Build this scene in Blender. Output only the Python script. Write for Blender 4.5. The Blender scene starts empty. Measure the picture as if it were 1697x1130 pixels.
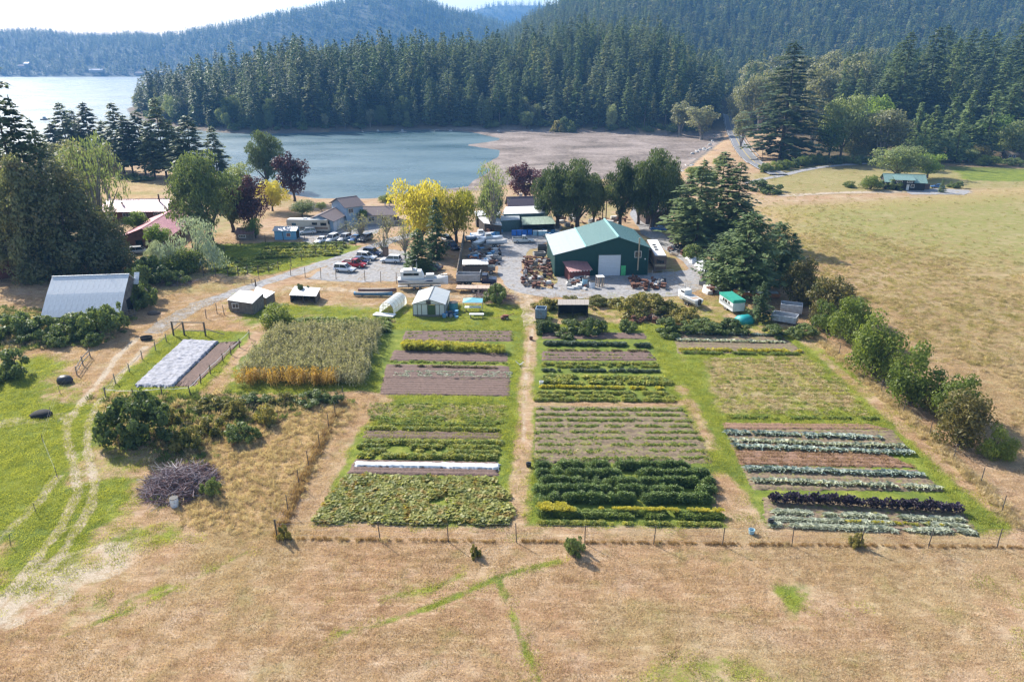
import bpy, math, random
import numpy as np
from mathutils import Vector, Matrix
R = math.radians
SC = bpy.context.scene
COL = SC.collection
# ---------------------------------------------------------------- camera
FPX, CX, CY, HOR = 1200.0, 848.5, 565.0, 100.0
TH = math.atan((CY - HOR) / FPX)
CAMZ, G = 46.0, 3.0
cam = bpy.data.objects.new('camera', bpy.data.cameras.new('camera'))
COL.objects.link(cam); SC.camera = cam
cam.location = (0, 0, CAMZ); cam.rotation_euler = (math.pi / 2 - TH, 0, 0)
cam.data.sensor_width = 36; cam.data.lens = FPX / 1697 * 36
cam.data.clip_start = 1; cam.data.clip_end = 20000
# ---------------------------------------------------------------- sky, sun, exposure
SUN_EL, SUN_AZ = R(35), R(-46)          # azimuth measured from +Y towards +X
w = bpy.data.worlds.new('World'); SC.world = w; w.use_nodes = True
nt = w.node_tree; bg = nt.nodes['Background']
sk = nt.nodes.new('ShaderNodeTexSky'); sk.sky_type = 'NISHITA'; sk.sun_disc = False
sk.sun_elevation = SUN_EL; sk.sun_rotation = SUN_AZ
sk.dust_density = 1.6; sk.air_density = 1.0; sk.ozone_density = 1.0; sk.altitude = 0
nt.links.new(sk.outputs[0], bg.inputs[0]); bg.inputs[1].default_value = 0.125
sl = bpy.data.lights.new('sun', 'SUN'); so = bpy.data.objects.new('sun', sl); COL.objects.link(so)
sl.energy = 4.9; sl.angle = R(0.53); sl.color = (1.0, .95, .87)
so.rotation_euler = Vector((-math.sin(SUN_AZ) * math.cos(SUN_EL), -math.cos(SUN_AZ) * math.cos(SUN_EL), -math.sin(SUN_EL))).to_track_quat('-Z', 'Y').to_euler()
so.location = (-100, 100, 200)
vs = SC.view_settings; vs.view_transform = 'Standard'; vs.look = 'None'; vs.gamma = 1; vs.exposure = 0.93
SC.cycles.max_bounces = 6; SC.cycles.diffuse_bounces = 2; SC.cycles.glossy_bounces = 2
SC.cycles.transmission_bounces = 4; SC.cycles.transparent_max_bounces = 8; SC.cycles.volume_bounces = 1
SC.cycles.use_denoising = True; SC.cycles.filter_width = 1.4
SC.cycles.caustics_reflective = False; SC.cycles.caustics_refractive = False
# ---------------------------------------------------------------- pixel -> place
cT, sT = math.cos(TH), math.sin(TH)
def ray(px, py):
    u, v = (px - CX) / FPX, (CY - py) / FPX
    return u, cT + v * sT, -sT + v * cT
def P(px, py, z=G):
    dx, dy, dz = ray(px, py); t = (z - CAMZ) / dz
    return Vector((dx * t, dy * t, z))
def topz(y, py):                       # height of a point at distance y seen in pixel row py
    _, dy, dz = ray(CX, py)
    return CAMZ + y * dz / dy
def scl(py, z=G):                      # pixels per metre across, at ground row py
    return (py - HOR) * cT / (CAMZ - z)
def W(lst, z=G): return np.array([P(a, b, z)[:2] for a, b in lst])
RNG = np.random.default_rng(7)
random.seed(7)
# ---------------------------------------------------------------- numeric helpers
def vnoise(x, y, seed=0):
    r = np.random.default_rng(seed); T = r.random((256, 256))
    xi = np.floor(x).astype(int); yi = np.floor(y).astype(int); fx = x - xi; fy = y - yi
    fx = fx * fx * (3 - 2 * fx); fy = fy * fy * (3 - 2 * fy)
    a = T[xi % 256, yi % 256]; b = T[(xi + 1) % 256, yi % 256]; c = T[xi % 256, (yi + 1) % 256]; d = T[(xi + 1) % 256, (yi + 1) % 256]
    return (a * (1 - fx) + b * fx) * (1 - fy) + (c * (1 - fx) + d * fx) * fy
def fbm(x, y, seed=0, o=4):
    s = 0; a = .5; t = 0
    for k in range(o):
        s = s + a * vnoise(x * 2 ** k + 31.7 * k, y * 2 ** k + 11.3 * k, seed + k); t += a; a *= .55
    return s / t
def seg_d(x, y, pts, closed=False):
    d = np.full(x.shape, 1e9); n = len(pts)
    for i in range(n if closed else n - 1):
        ax, ay = pts[i]; bx, by = pts[(i + 1) % n]; ex, ey = bx - ax, by - ay
        t = np.clip(((x - ax) * ex + (y - ay) * ey) / (ex * ex + ey * ey + 1e-9), 0, 1)
        d = np.minimum(d, np.hypot(x - ax - t * ex, y - ay - t * ey))
    return d
def inside(x, y, pts):
    r = np.zeros(x.shape, bool); n = len(pts); j = n - 1
    for i in range(n):
        xi, yi = pts[i]; xj, yj = pts[j]
        c = ((yi > y) != (yj > y)) & (x < (xj - xi) * (y - yi) / (yj - yi + 1e-12) + xi)
        r ^= c; j = i
    return r
def sdist(x, y, pts):
    d = seg_d(x, y, pts, True)
    return np.where(inside(x, y, pts), d, -d)
def sstep(a, b, v):
    t = np.clip((v - a) / (b - a), 0, 1); return t * t * (3 - 2 * t)
# ---------------------------------------------------------------- objects, meshes, names
def tag(o, label=None, cat=None, group=None, kind=None):
    if label: o['label'] = label
    if cat: o['category'] = cat
    if group: o['group'] = group
    if kind: o['kind'] = kind
    return o
def link(o, parent=None):
    COL.objects.link(o)
    if parent: o.parent = parent
    return o
def np_mesh(name, V, F, mats=None, smooth=False):
    V = np.asarray(V, float).reshape(-1, 3); F = np.asarray(F, int); k = F.shape[1]
    m = bpy.data.meshes.new(name); m.vertices.add(len(V)); m.vertices.foreach_set('co', V.ravel())
    m.loops.add(F.size); m.loops.foreach_set('vertex_index', F.ravel())
    m.polygons.add(len(F)); m.polygons.foreach_set('loop_start', np.arange(len(F)) * k)
    if smooth: m.polygons.foreach_set('use_smooth', np.ones(len(F), bool))
    for x in (mats or []): m.materials.append(x)
    m.update(calc_edges=True); return m
class MB:
    """collects simple solids, then links them as one mesh object"""
    def __init__(s): s.v = []; s.f = []; s.m = []; s.mi = 0
    def add(s, vs, fs):
        b = len(s.v); s.v += [tuple(q) for q in vs]; s.f += [tuple(i + b for i in q) for q in fs]; s.m += [s.mi] * len(fs); return s
    def box(s, c, d, rz=0, tilt=0):
        x, y, z = (q / 2 for q in d); M = Matrix.Rotation(rz, 3, 'Z') @ Matrix.Rotation(tilt, 3, 'X'); c = Vector(c)
        vs = [c + M @ Vector((a * x, b * y, e * z)) for e in (-1, 1) for b in (-1, 1) for a in (-1, 1)]
        return s.add(vs, [(0, 2, 3, 1), (4, 5, 7, 6), (0, 1, 5, 4), (2, 6, 7, 3), (0, 4, 6, 2), (1, 3, 7, 5)])
    def bar(s, a, b, r, r2=None, n=6):
        a, b = Vector(a), Vector(b); d = (b - a); q = d.to_track_quat('Z', 'Y').to_matrix(); r2 = r if r2 is None else r2
        vs = []
        for p, rr in ((a, r), (b, r2)):
            for k in range(n):
                t = 2 * math.pi * k / n + math.pi / n; vs.append(p + q @ Vector((rr * math.cos(t), rr * math.sin(t), 0)))
        fs = [(k, (k + 1) % n, n + (k + 1) % n, n + k) for k in range(n)] + [tuple(range(n))[::-1], tuple(range(n, 2 * n))]
        return s.add(vs, fs)
    def loft(s, rings, cap=True, closed=True):
        n = len(rings[0]); vs = [p for r in rings for p in r]; fs = []
        for i in range(len(rings) - 1):
            for k in range(n if closed else n - 1):
                fs.append((i * n + k, i * n + (k + 1) % n, (i + 1) * n + (k + 1) % n, (i + 1) * n + k))
        if cap: fs += [tuple(range(n))[::-1], tuple(range((len(rings) - 1) * n, len(rings) * n))]
        return s.add(vs, fs)
    def prism(s, prof, x0, x1, axis='x'):     # profile (a,b) extruded along an axis
        if axis == 'x': r = [[(x, a, b) for a, b in prof] for x in (x0, x1)]
        else: r = [[(a, x, b) for a, b in prof] for x in (x0, x1)]
        return s.loft(r)
    def quad(s, a, b, c, d): return s.add([a, b, c, d], [(0, 1, 2, 3)])
    def slab(s, a, b, c, d, t):               # thick quad
        a, b, c, d = map(Vector, (a, b, c, d)); n = (b - a).cross(d - a).normalized() * t
        return s.add([a, b, c, d, a - n, b - n, c - n, d - n], [(0, 1, 2, 3), (7, 6, 5, 4), (0, 4, 5, 1), (1, 5, 6, 2), (2, 6, 7, 3), (3, 7, 4, 0)])
    def mesh(s, name, mats, smooth=False):
        m = bpy.data.meshes.new(name); m.from_pydata(s.v, [], s.f)
        for q in (mats if isinstance(mats, (list, tuple)) else [mats]): m.materials.append(q)
        m.polygons.foreach_set('material_index', s.m)
        if smooth: m.polygons.foreach_set('use_smooth', [True] * len(s.f))
        import bmesh
        bm = bmesh.new(); bm.from_mesh(m); bmesh.ops.recalc_face_normals(bm, faces=bm.faces); bm.to_mesh(m); bm.free()
        m.update(); return m
    def build(s, name, mat, parent=None, smooth=False):
        return link(bpy.data.objects.new(name, s.mesh(name, mat, smooth)), parent)
def empty(name, loc=(0, 0, 0), rz=0, label=None, cat=None, group=None):
    o = bpy.data.objects.new(name, None); o.location = loc; o.rotation_euler = (0, 0, rz); link(o)
    return tag(o, label, cat, group)
KIDS = {}
def copy_tree(o, parent=None):
    c = o.copy(); COL.objects.link(c); c.parent = parent
    if o.name not in KIDS: KIDS[o.name] = [q for q in o.children]
    for ch in KIDS[o.name]: copy_tree(ch, c)
    return c
def unlink_tree(o):
    for c in list(o.children): unlink_tree(c)
    bpy.data.objects.remove(o)
# ---------------------------------------------------------------- materials
def newmat(name):
    m = bpy.data.materials.new(name); m.use_nodes = True; t = m.node_tree
    return m, t, t.nodes['Principled BSDF'], t.nodes['Material Output']
def nd(t, typ, **kw):
    n = t.nodes.new(typ)
    for k, v in kw.items(): setattr(n, k, v)
    return n
def noise(t, scale, detail=3, coord=None, rough=.55, dist=0, vec=None):
    n = nd(t, 'ShaderNodeTexNoise'); n.inputs['Scale'].default_value = scale; n.inputs['Detail'].default_value = detail
    n.inputs['Roughness'].default_value = rough; n.inputs['Distortion'].default_value = dist
    if vec is not None: t.links.new(vec, n.inputs['Vector'])
    else:
        c = nd(t, 'ShaderNodeTexCoord') if coord == 'Object' else nd(t, 'ShaderNodeNewGeometry')
        t.links.new(c.outputs['Object' if coord == 'Object' else 'Position'], n.inputs['Vector'])
    return n.outputs['Fac']
def ramp(t, fac, stops):
    n = nd(t, 'ShaderNodeValToRGB'); e = n.color_ramp.elements
    while len(e) < len(stops): e.new(.5)
    for q, (p, c) in zip(e, stops): q.position = p; q.color = (*c, 1) if len(c) == 3 else c
    t.links.new(fac, n.inputs[0]); return n.outputs[0]
def mix(t, fac, a, b, mode='MIX'):
    n = nd(t, 'ShaderNodeMix', data_type='RGBA', blend_type=mode)
    for s, v in ((n.inputs[0], fac), (n.inputs[6], a), (n.inputs[7], b)):
        if isinstance(v, (int, float)): s.default_value = v
        elif isinstance(v, tuple): s.default_value = (*v, 1)[:4]
        else: t.links.new(v, s)
    return n.outputs[2]
def mth(t, op, a, b=None, clamp=False):
    n = nd(t, 'ShaderNodeMath', operation=op, use_clamp=clamp)
    for s, v in ((n.inputs[0], a), (n.inputs[1], b)):
        if v is None: continue
        if isinstance(v, (int, float)): s.default_value = v
        else: t.links.new(v, s)
    return n.outputs[0]
def bump(t, bsdf, h, strength=.5, dist=.1):
    b = nd(t, 'ShaderNodeBump'); b.inputs['Strength'].default_value = strength; b.inputs['Distance'].default_value = dist
    t.links.new(h, b.inputs['Height']); t.links.new(b.outputs[0], bsdf.inputs['Normal'])
MATS = {}
def mat(name, col, rough=.7, metal=0, var=.25, scale=3., coord='Object', rust=None, spec=.4, bmp=0):
    """plain paint / wood / metal with noise wear"""
    if name in MATS: return MATS[name]
    m, t, b, o = newmat(name)
    n = noise(t, scale, 5, coord)
    lo = tuple(c * (1 - var) for c in col); hi = tuple(min(1, c * (1 + var)) for c in col)
    c = ramp(t, n, [(.25, lo), (.75, hi)])
    if rust:
        f = ramp(t, noise(t, scale * .7, 6, coord, .7), [(rust[0], (0, 0, 0)), (rust[0] + .12, (1, 1, 1))])
        c = mix(t, f, c, rust[1])
    t.links.new(c, b.inputs['Base Color']); b.inputs['Roughness'].default_value = rough; b.inputs['Metallic'].default_value = metal
    b.inputs['Specular IOR Level'].default_value = spec
    if bmp: bump(t, b, noise(t, scale * 6, 4, coord), bmp, .02)
    MATS[name] = m; return m
def leafmat(name, dark, light, trans=.35, patch=None, pscale=.15, tcol=1.6):
    if name in MATS: return MATS[name]
    m, t, b, o = newmat(name)
    oi = nd(t, 'ShaderNodeObjectInfo')
    f = mth(t, 'ADD', mth(t, 'MULTIPLY', oi.outputs['Random'], .45), mth(t, 'MULTIPLY', noise(t, 1.3, 4, None, .7), .9))
    c = ramp(t, f, [(.3, dark), (.95, light)])
    if patch: c = mix(t, ramp(t, noise(t, pscale, 3), [(.5, (0, 0, 0)), (.66, (1, 1, 1))]), c, patch)
    t.links.new(c, b.inputs['Base Color']); b.inputs['Roughness'].default_value = .55; b.inputs['Specular IOR Level'].default_value = .3
    tr = nd(t, 'ShaderNodeBsdfTranslucent'); t.links.new(mix(t, 1.0, c, (tcol, tcol, tcol * .6), 'MULTIPLY'), tr.inputs[0])
    ms = nd(t, 'ShaderNodeMixShader'); ms.inputs[0].default_value = trans
    t.links.new(b.outputs[0], ms.inputs[1]); t.links.new(tr.outputs[0], ms.inputs[2]); t.links.new(ms.outputs[0], o.inputs[0])
    MATS[name] = m; return m
# ================================================================ THE LAND
LAND = W([(-700,285),(-200,268),(0,262),(120,258),(220,255),(300,268),(360,290),(420,310),(480,325),(540,334),(610,334),(690,323),(760,315),
 (830,312),(900,306),(1000,302),(1090,297),(1120,285),(1150,262),(1178,242),(1190,226),(1175,222),(1130,226),(1060,224),(1000,221),(930,218),
 (860,216),(700,216),(560,219),(450,222),(380,221),(330,216),(290,210),(250,203),(218,190),(212,181),(235,171),(330,167),(480,160),(650,150),
 (700,135),(770,128),(800,121),(4000,121),(4000,900),(1900,1800),(-900,1800),(-2000,500)], 0)
SAND = W([(735,216),(775,219),(829,231),(800,236),(762,241),(800,246),(826,250),(819,262),(792,276),(809,282),(775,303),(745,328),(900,324),(1100,305),
 (1195,235),(1180,220),(1000,214),(860,211)], 0)
BEACH = W([(520,327),(540,322),(600,322),(690,312),(770,300),(800,330),(690,335),(610,345),(530,340)], 0)
def lines(a0, a1, step, far, grow, sign=1):
    core = list(np.arange(a0, a1 + 1e-6, step)); s = step; v = a1
    while v < far: s *= grow; v += s; core.append(v)
    return core
xr = lines(-95, 95, .5, 2600, 1.05); xl = [-v for v in lines(95, 95.4, .5, 2600, 1.05)[1:]]
XS = np.array(sorted(set(xl + xr))); YS = np.array([10, 20, 28] + lines(33, 165, .5, 5200, 1.028))
def height(x, y):
    u = x / np.maximum(y, 30)
    sd = sdist(x, y, LAND)
    z = np.where(y > 330, -2.5 + 5.0 * sstep(-14, 12, sd), -2.5 + 5.5 * sstep(-16, 14, sd))
    far = sstep(0, 140, sd) * sstep(420, 560, y)
    rid = np.interp(u, [-.6, -.46, -.37, -.3, -.2, 0, .08, .19, .24, .3, .33, .4, .6], [2, 5, 18, 22, 24, 26, 38, 36, 12, 5, 6, 10, 14])
    z = z + far * rid
    hb = np.interp(u, [-.25, -.13, -.06, 0, .07, .12, .3, .7], [6, 24, 46, 68, 108, 140, 200, 245])
    z = z + sstep(760, 1750, y) * hb * sstep(30, 260, sd)
    z = z + sstep(300, 520, y) * sstep(.30, .42, u) * 6 * (1 - sstep(700, 900, y))
    ss = sdist(x, y, SAND)
    zs = -.9 + 1.0 * sstep(-14, 5, ss) + .16 * (fbm(x / 30, y / 9, 5) - .5) + .05 * sstep(5, 60, ss)
    z = np.where(ss > -14, np.maximum(z, zs), z)
    rough = sstep(250, 420, y) * np.maximum(0, sstep(10, 60, sd))
    z = z + rough * 5 * (fbm(x / 55, y / 55, 9) - .5) * sstep(520, 620, y)
    return z
_YS = np.concatenate([np.arange(40, 700, 1.0), np.arange(700, 2400, 4.0)])
def hit(px, py):                      # where the line of sight through a pixel meets the land
    dx, dy, dz = ray(px, py); yy_ = _YS; zr_ = CAMZ + yy_ * dz / dy; gz = np.maximum(height(yy_ * dx / dy, yy_), 0.0); k = np.argmax(zr_ <= gz)
    return Vector((yy_[k] * dx / dy, yy_[k], gz[k]))
def ground_at(x, y):
    return height(np.atleast_1d(np.asarray(x, float)), np.atleast_1d(np.asarray(y, float)))
X, Y = np.meshgrid(XS, YS); x, y = X.ravel(), Y.ravel(); Z = height(x, y)
nx, ny = len(XS), len(YS); I = np.arange(nx * ny).reshape(ny, nx)
F = np.stack([I[:-1, :-1], I[:-1, 1:], I[1:, 1:], I[1:, :-1]], -1).reshape(-1, 4)
yc = y[F].mean(1); xc = x[F].mean(1); keep = (np.abs(xc) < yc * 1.0 + 90) & (Z[F].max(1) > -2.4)
F = F[keep]; used = np.zeros(nx * ny, bool); used[F.ravel()] = True
mp = np.cumsum(used) - 1; V = np.stack([x, y, Z], 1)[used]; F = mp[F]; x, y, Z = V.T
n1 = fbm(x / 9, y / 9, 21); n2 = fbm(x / 2.2, y / 2.2, 22)
wx = x + 2.2 * (fbm(x / 3, y / 3, 61) - .5) + 5 * (fbm(x / 14, y / 14, 62) - .5); wy = y + 2.2 * (fbm(x / 3, y / 3, 63) - .5) + 5 * (fbm(x / 14, y / 14, 64) - .5)
def pm(px, soft=1.5, z=G): return np.clip(sdist(wx, wy, W(px, z)) / soft + .5, 0, 1)
def lm(px, wid, soft=.6, z=G):
    v = .1
    return np.clip((wid / 2 - seg_d(x * (1 - v) + wx * v, y * (1 - v) + wy * v, W(px, z))) / soft + .5, 0, 1) * (.6 + .8 * n2)
GARDEN = [(450,540),(560,533),(860,533),(1110,538),(1340,552),(1500,690),(1690,862),(1692,888),(1270,880),(1190,880),(880,884),(840,880),(505,880),(590,700),(640,660),(600,650),(380,655),(380,620)]
green = .95 * pm(GARDEN, 2)
green = np.maximum(green, .95 * pm([(-60,655),(60,625),(120,600),(170,640),(165,720),(290,735),(250,800),(290,850),(190,880),(100,950),(0,1000),(-200,1060)], 5) * (.45 + .6 * sstep(.36, .6, n1)) * (.7 + .6 * n2))
green = np.maximum(green, .8 * pm([(-60,610),(80,590),(130,600),(60,660),(-60,680)], 5))
for l, wd, st in (([(100,1055),(190,1020),(270,985),(330,955),(410,915)], .6, .75), ([(560,1050),(640,1030),(720,1003),(800,968),(860,945),(925,930)], .7, .85), ([(825,955),(840,990),(855,1040),(875,1090),(895,1140)], .6, .95),
                   ([(640,990),(720,975),(770,950)], 1.0, .6), ([(200,1000),(280,970)], 1.2, .5)):
    green = np.maximum(green, st * lm(l, wd, 1.0))
green = np.maximum(green, .8 * pm([(1290,975),(1340,970),(1350,1010),(1310,1030)], 2.2)); green = np.maximum(green, .5 * pm([(1380,990),(1430,1000),(1440,1030),(1400,1020)], 2.5))
green = np.maximum(green, .55 * pm([(100,890),(300,860),(330,900),(150,940)], 4))
green = np.maximum(green, .42 * sstep(.5, .75, fbm(x / 14, y / 10, 3)) * (y < 60))
olive = np.zeros_like(x)
# farm rows strip behind the garden and yard weeds
green = np.maximum(green, .8 * pm([(380,470),(450,500),(640,505),(880,500),(880,540),(640,540),(440,545),(390,530)], 4) * (.45 + .8 * n2))
green = np.maximum(green, .6 * pm([(1040,480),(1250,500),(1345,560),(1100,560),(880,545),(890,500)], 4) * (.3 + .9 * n2))
green = np.maximum(green, .95 * pm([(330,405),(500,400),(600,408),(560,425),(420,462),(345,455)], 3))
green = np.maximum(green, .95 * pm([(285,548),(420,545),(330,662),(165,665),(175,640)], 2))
# right hill field and cabin field
olive = .75 * pm([(300,420),(480,465),(600,478),(870,490),(860,300),(1150,290),(1250,330),(1260,500),(900,520),(500,520),(330,520),(200,470),(180,300),(500,330)], 8) * sstep(.42, .62, fbm(x / 7, y / 7, 73))
olive = np.maximum(olive, .98 * pm([(1290,345),(1697,318),(1860,420),(1860,470),(1500,440),(1330,420)], 22) * (.85 + .4 * n1))
olive = np.maximum(olive, .85 * pm([(1240,292),(1330,272),(1480,268),(1697,285),(1860,300),(1697,312),(1300,322)], 10))
olive = np.maximum(olive, .6 * pm([(1380,420),(1860,470),(2000,800),(1700,740),(1560,600)], 16) * (.6 + .8 * n1))
olive = np.maximum(olive, .75 * pm([(1150,590),(1345,586),(1460,700),(1180,690)], 3)); olive = np.maximum(olive, .6 * pm([(605,665),(838,665),(836,700),(590,702)], 2)); olive = np.maximum(olive, .35 * sstep(.45, .7, fbm(x / 12, y / 8, 71)) * (y < 62))
green = np.maximum(green, .95 * pm([(1570,275),(1697,280),(1800,290),(1800,302),(1600,300)], 6))
green = np.where(pm([(1340,545),(1420,600),(1690,840),(1720,900),(1690,880),(1500,720)], 2) > .5, np.minimum(green, .5), green)
dirt = np.zeros_like(x)
for l, wd, st in (([(228,560),(195,590),(170,625),(125,680),(108,705),(112,735),(125,775),(130,815),(95,880),(40,950),(-60,1060)], .8, .95), ([(240,575),(200,622),(160,672),(142,705),(146,750),(158,795),(150,840),(105,910),(40,985),(-40,1060)], .8, .95),
                   ([(240,745),(200,820),(150,880),(60,990)], .7, .35), ([(95,790),(60,835),(0,890),(-60,930)], 1.1, .6), ([(-20,705),(50,695),(110,690)], 2.5, .5),
                   ([(10,1010),(60,990),(100,950),(170,930)], 5, .55)):
    dirt = np.maximum(dirt, st * lm(l, wd * 1.25, .6) * (.8 + .35 * n2))
dry_over = np.zeros_like(x)          # dry paths through the garden green
for l, wd, st in (([(882,540),(878,600),(872,650),(870,740),(862,800),(855,870)], 2.2, .85), ([(620,660),(590,680),(560,720),(525,790),(490,860)], 3.0, .95), ([(1128,640),(1150,680),(1178,740)], 2.2, .6),
                   ([(1190,800),(1225,850),(1240,880)], 4.5, .8), ([(500,885),(850,880),(1250,885),(1690,893)], 2.4, .75), ([(885,668),(1010,670),(1130,668)], 2.0, .8),
                   ([(1330,560),(1440,660),(1640,840)], 2.2, .6), ([(1090,545),(1120,555),(1135,600)], 1.8, .4)):
    dry_over = np.maximum(dry_over, st * lm(l, wd, 1.5))
dry_over = np.maximum(dry_over, .8 * pm([(1160,592),(1340,590),(1450,690),(1190,685)], 3) * (.35 + .9 * n2))
dry_over = np.maximum(dry_over, .45 * pm([(610,672),(835,672),(835,695),(600,698)], 2))
dry_over = np.maximum(dry_over, .9 * pm([(380,450),(480,465),(560,470),(870,480),(880,520),(820,500),(560,490),(420,475)], 3) * (.5 + .7 * n2))
green = green * (1 - dry_over)
dirt = np.maximum(dirt, .55 * lm([(882,545),(876,600),(870,650),(868,735)], 1.0, .8))
gold = .9 * pm([(1250,345),(1500,330),(1760,300),(1800,330),(1400,352),(1290,375)], 8)
gold = np.maximum(gold, .9 * pm([(330,700),(430,700),(560,668),(570,680),(500,800),(435,880),(330,888),(300,850),(330,760)], 3))
gold = np.maximum(gold, .75 * pm([(1255,360),(1340,440),(1500,570),(1700,740),(1900,760),(1760,470),(1300,350)], 8) * sstep(.4, .62, fbm(x / 6, y / 6, 33)))
gold = np.maximum(gold, .8 * pm([(180,290),(270,300),(270,330),(180,335),(100,320)], 5, 3))
gold = np.maximum(gold, .3 * lm([(460,893),(1000,899),(1697,907)], .6, .6))
gold = np.maximum(gold, .7 * lm([(1340,550),(1500,690),(1697,870)], 2.2, 1.5))
sd = sdist(x, y, LAND)
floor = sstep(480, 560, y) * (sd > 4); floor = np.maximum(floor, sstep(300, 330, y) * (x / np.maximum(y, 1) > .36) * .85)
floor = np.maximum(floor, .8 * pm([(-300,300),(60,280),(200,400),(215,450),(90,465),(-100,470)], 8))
sand = np.maximum((Z < 1.0) * np.clip(sdist(x, y, SAND) / 8 + 1.2, 0, 1),  np.clip(sdist(x, y, BEACH) / 4 + .5, 0, 1))
weed = .9 * pm([(150,655),(250,650),(420,655),(570,650),(560,672),(430,705),(350,720),(330,800),(260,840),(230,790),(280,740),(160,720)], 4) * (.3 + n2)
weed = np.maximum(weed, .9 * pm([(450,528),(650,528),(640,550),(440,556)], 2)); weed = np.maximum(weed, .8 * pm([(-80,500),(210,525),(195,560),(-80,600)], 5))
GX, GY, GZ = x.copy(), y.copy(), Z.copy()
gm = np_mesh('ground', V, F, None, True)
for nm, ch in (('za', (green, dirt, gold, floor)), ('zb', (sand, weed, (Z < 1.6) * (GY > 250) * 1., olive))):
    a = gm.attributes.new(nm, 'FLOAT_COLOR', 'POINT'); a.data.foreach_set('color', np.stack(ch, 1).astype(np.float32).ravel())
def zone(t, attr):
    a = nd(t, 'ShaderNodeAttribute', attribute_name=attr); s = nd(t, 'ShaderNodeSeparateColor'); t.links.new(a.outputs['Color'], s.inputs[0])
    return [s.outputs[0], s.outputs[1], s.outputs[2], a.outputs['Alpha']]
m, t, b, o = newmat('ground')
g_, d_, au, fl = zone(t, 'za'); sa, we, rk, ol = zone(t, 'zb')
geo = nd(t, 'ShaderNodeNewGeometry'); mpn = nd(t, 'ShaderNodeMapping'); mpn.inputs['Scale'].default_value = (.35, 1.6, 1); t.links.new(geo.outputs['Position'], mpn.inputs[0])
streak = noise(t, 1.2, 5, vec=mpn.outputs[0], rough=.65); fine = noise(t, 5.5, 6, rough=.75); mid = noise(t, .55, 5, rough=.6); big = noise(t, .09, 4, rough=.6)
vfine = noise(t, 16, 4, rough=.7)
def thr(a, amt=.9):
    v = mth(t, 'ADD', a, mth(t, 'MULTIPLY', mth(t, 'SUBTRACT', mth(t, 'ADD', mth(t, 'MULTIPLY', fine, .45), mth(t, 'MULTIPLY', mid, .55)), .5), amt * 2))
    return ramp(t, v, [(.36, (0, 0, 0)), (.62, (1, 1, 1))])
dry = ramp(t, mth(t, 'ADD', mth(t, 'MULTIPLY', streak, .6), mth(t, 'MULTIPLY', fine, .4)), [(.3, (.16, .09, .05)), (.5, (.37, .235, .135)), (.7, (.6, .46, .32))])
dry = mix(t, ramp(t, big, [(.4, (0, 0, 0)), (.62, (.7, .7, .7))]), dry, mix(t, .55, dry, (.5, .4, .25)))
dry = mix(t, ramp(t, mid, [(.5, (0, 0, 0)), (.72, (.55, .55, .55))]), dry, (.34, .185, .1))
dry = mix(t, ramp(t, noise(t, .17, 7, rough=.72, dist=.6), [(.5, (0, 0, 0)), (.68, (.45, .45, .45))]), dry, (.52, .42, .32))
dry = mix(t, ramp(t, noise(t, .8, 5, vec=mpn.outputs[0], rough=.7), [(.52, (0, 0, 0)), (.7, (.5, .5, .5))]), dry, (.24, .14, .08))
dry = mix(t, ramp(t, noise(t, .28, 6, rough=.7), [(.54, (0, 0, 0)), (.7, (.6, .6, .6))]), dry, (.21, .2, .055))
grn = ramp(t, mth(t, 'ADD', mth(t, 'MULTIPLY', mid, .5), mth(t, 'MULTIPLY', fine, .5)), [(.3, (.06, .095, .014)), (.5, (.17, .205, .03)), (.72, (.36, .345, .08))])
grn = mix(t, ramp(t, noise(t, .22, 6, rough=.7), [(.45, (0, 0, 0)), (.62, (.75, .75, .75))]), grn, mix(t, fine, (.05, .09, .02), (.16, .2, .05)))
gld = ramp(t, mth(t, 'ADD', mth(t, 'MULTIPLY', mid, .45), mth(t, 'MULTIPLY', fine, .55)), [(.3, (.2, .12, .055)), (.5, (.4, .275, .14)), (.7, (.58, .46, .28))])
drt = ramp(t, fine, [(.3, (.3, .23, .15)), (.7, (.58, .49, .38))])
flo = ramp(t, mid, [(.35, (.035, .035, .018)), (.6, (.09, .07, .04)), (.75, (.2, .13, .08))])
snd = ramp(t, mth(t, 'ADD', mth(t, 'MULTIPLY', noise(t, .035, 7, rough=.6, dist=1.2), .6), mth(t, 'MULTIPLY', mid, .4)), [(.36, (.09, .075, .06)), (.47, (.21, .17, .145)), (.64, (.36, .3, .265))])
wee = ramp(t, fine, [(.3, (.04, .055, .012)), (.7, (.17, .17, .05))])
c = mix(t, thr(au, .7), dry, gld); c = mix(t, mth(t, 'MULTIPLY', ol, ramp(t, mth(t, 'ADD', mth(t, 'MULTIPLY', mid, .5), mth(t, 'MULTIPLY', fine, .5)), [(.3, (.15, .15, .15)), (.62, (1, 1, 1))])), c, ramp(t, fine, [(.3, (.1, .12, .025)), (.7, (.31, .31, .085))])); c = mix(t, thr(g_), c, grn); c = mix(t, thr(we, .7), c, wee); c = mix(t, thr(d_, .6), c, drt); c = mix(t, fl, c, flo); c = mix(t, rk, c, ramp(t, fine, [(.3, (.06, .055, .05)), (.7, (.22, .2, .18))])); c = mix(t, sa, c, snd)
c = mix(t, .7, c, mix(t, 1.0, c, ramp(t, vfine, [(.3, (.4, .4, .4)), (.7, (1.6, 1.6, 1.6))]), 'MULTIPLY'))
t.links.new(c, b.inputs['Base Color']); b.inputs['Roughness'].default_value = .95; b.inputs['Specular IOR Level'].default_value = .1
bump(t, b, mth(t, 'ADD', mth(t, 'MULTIPLY', fine, .6), mth(t, 'MULTIPLY', streak, .4)), .55, .22)
gm.materials.append(m)
ground = link(bpy.data.objects.new('ground', gm)); tag(ground, kind='structure')
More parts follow.
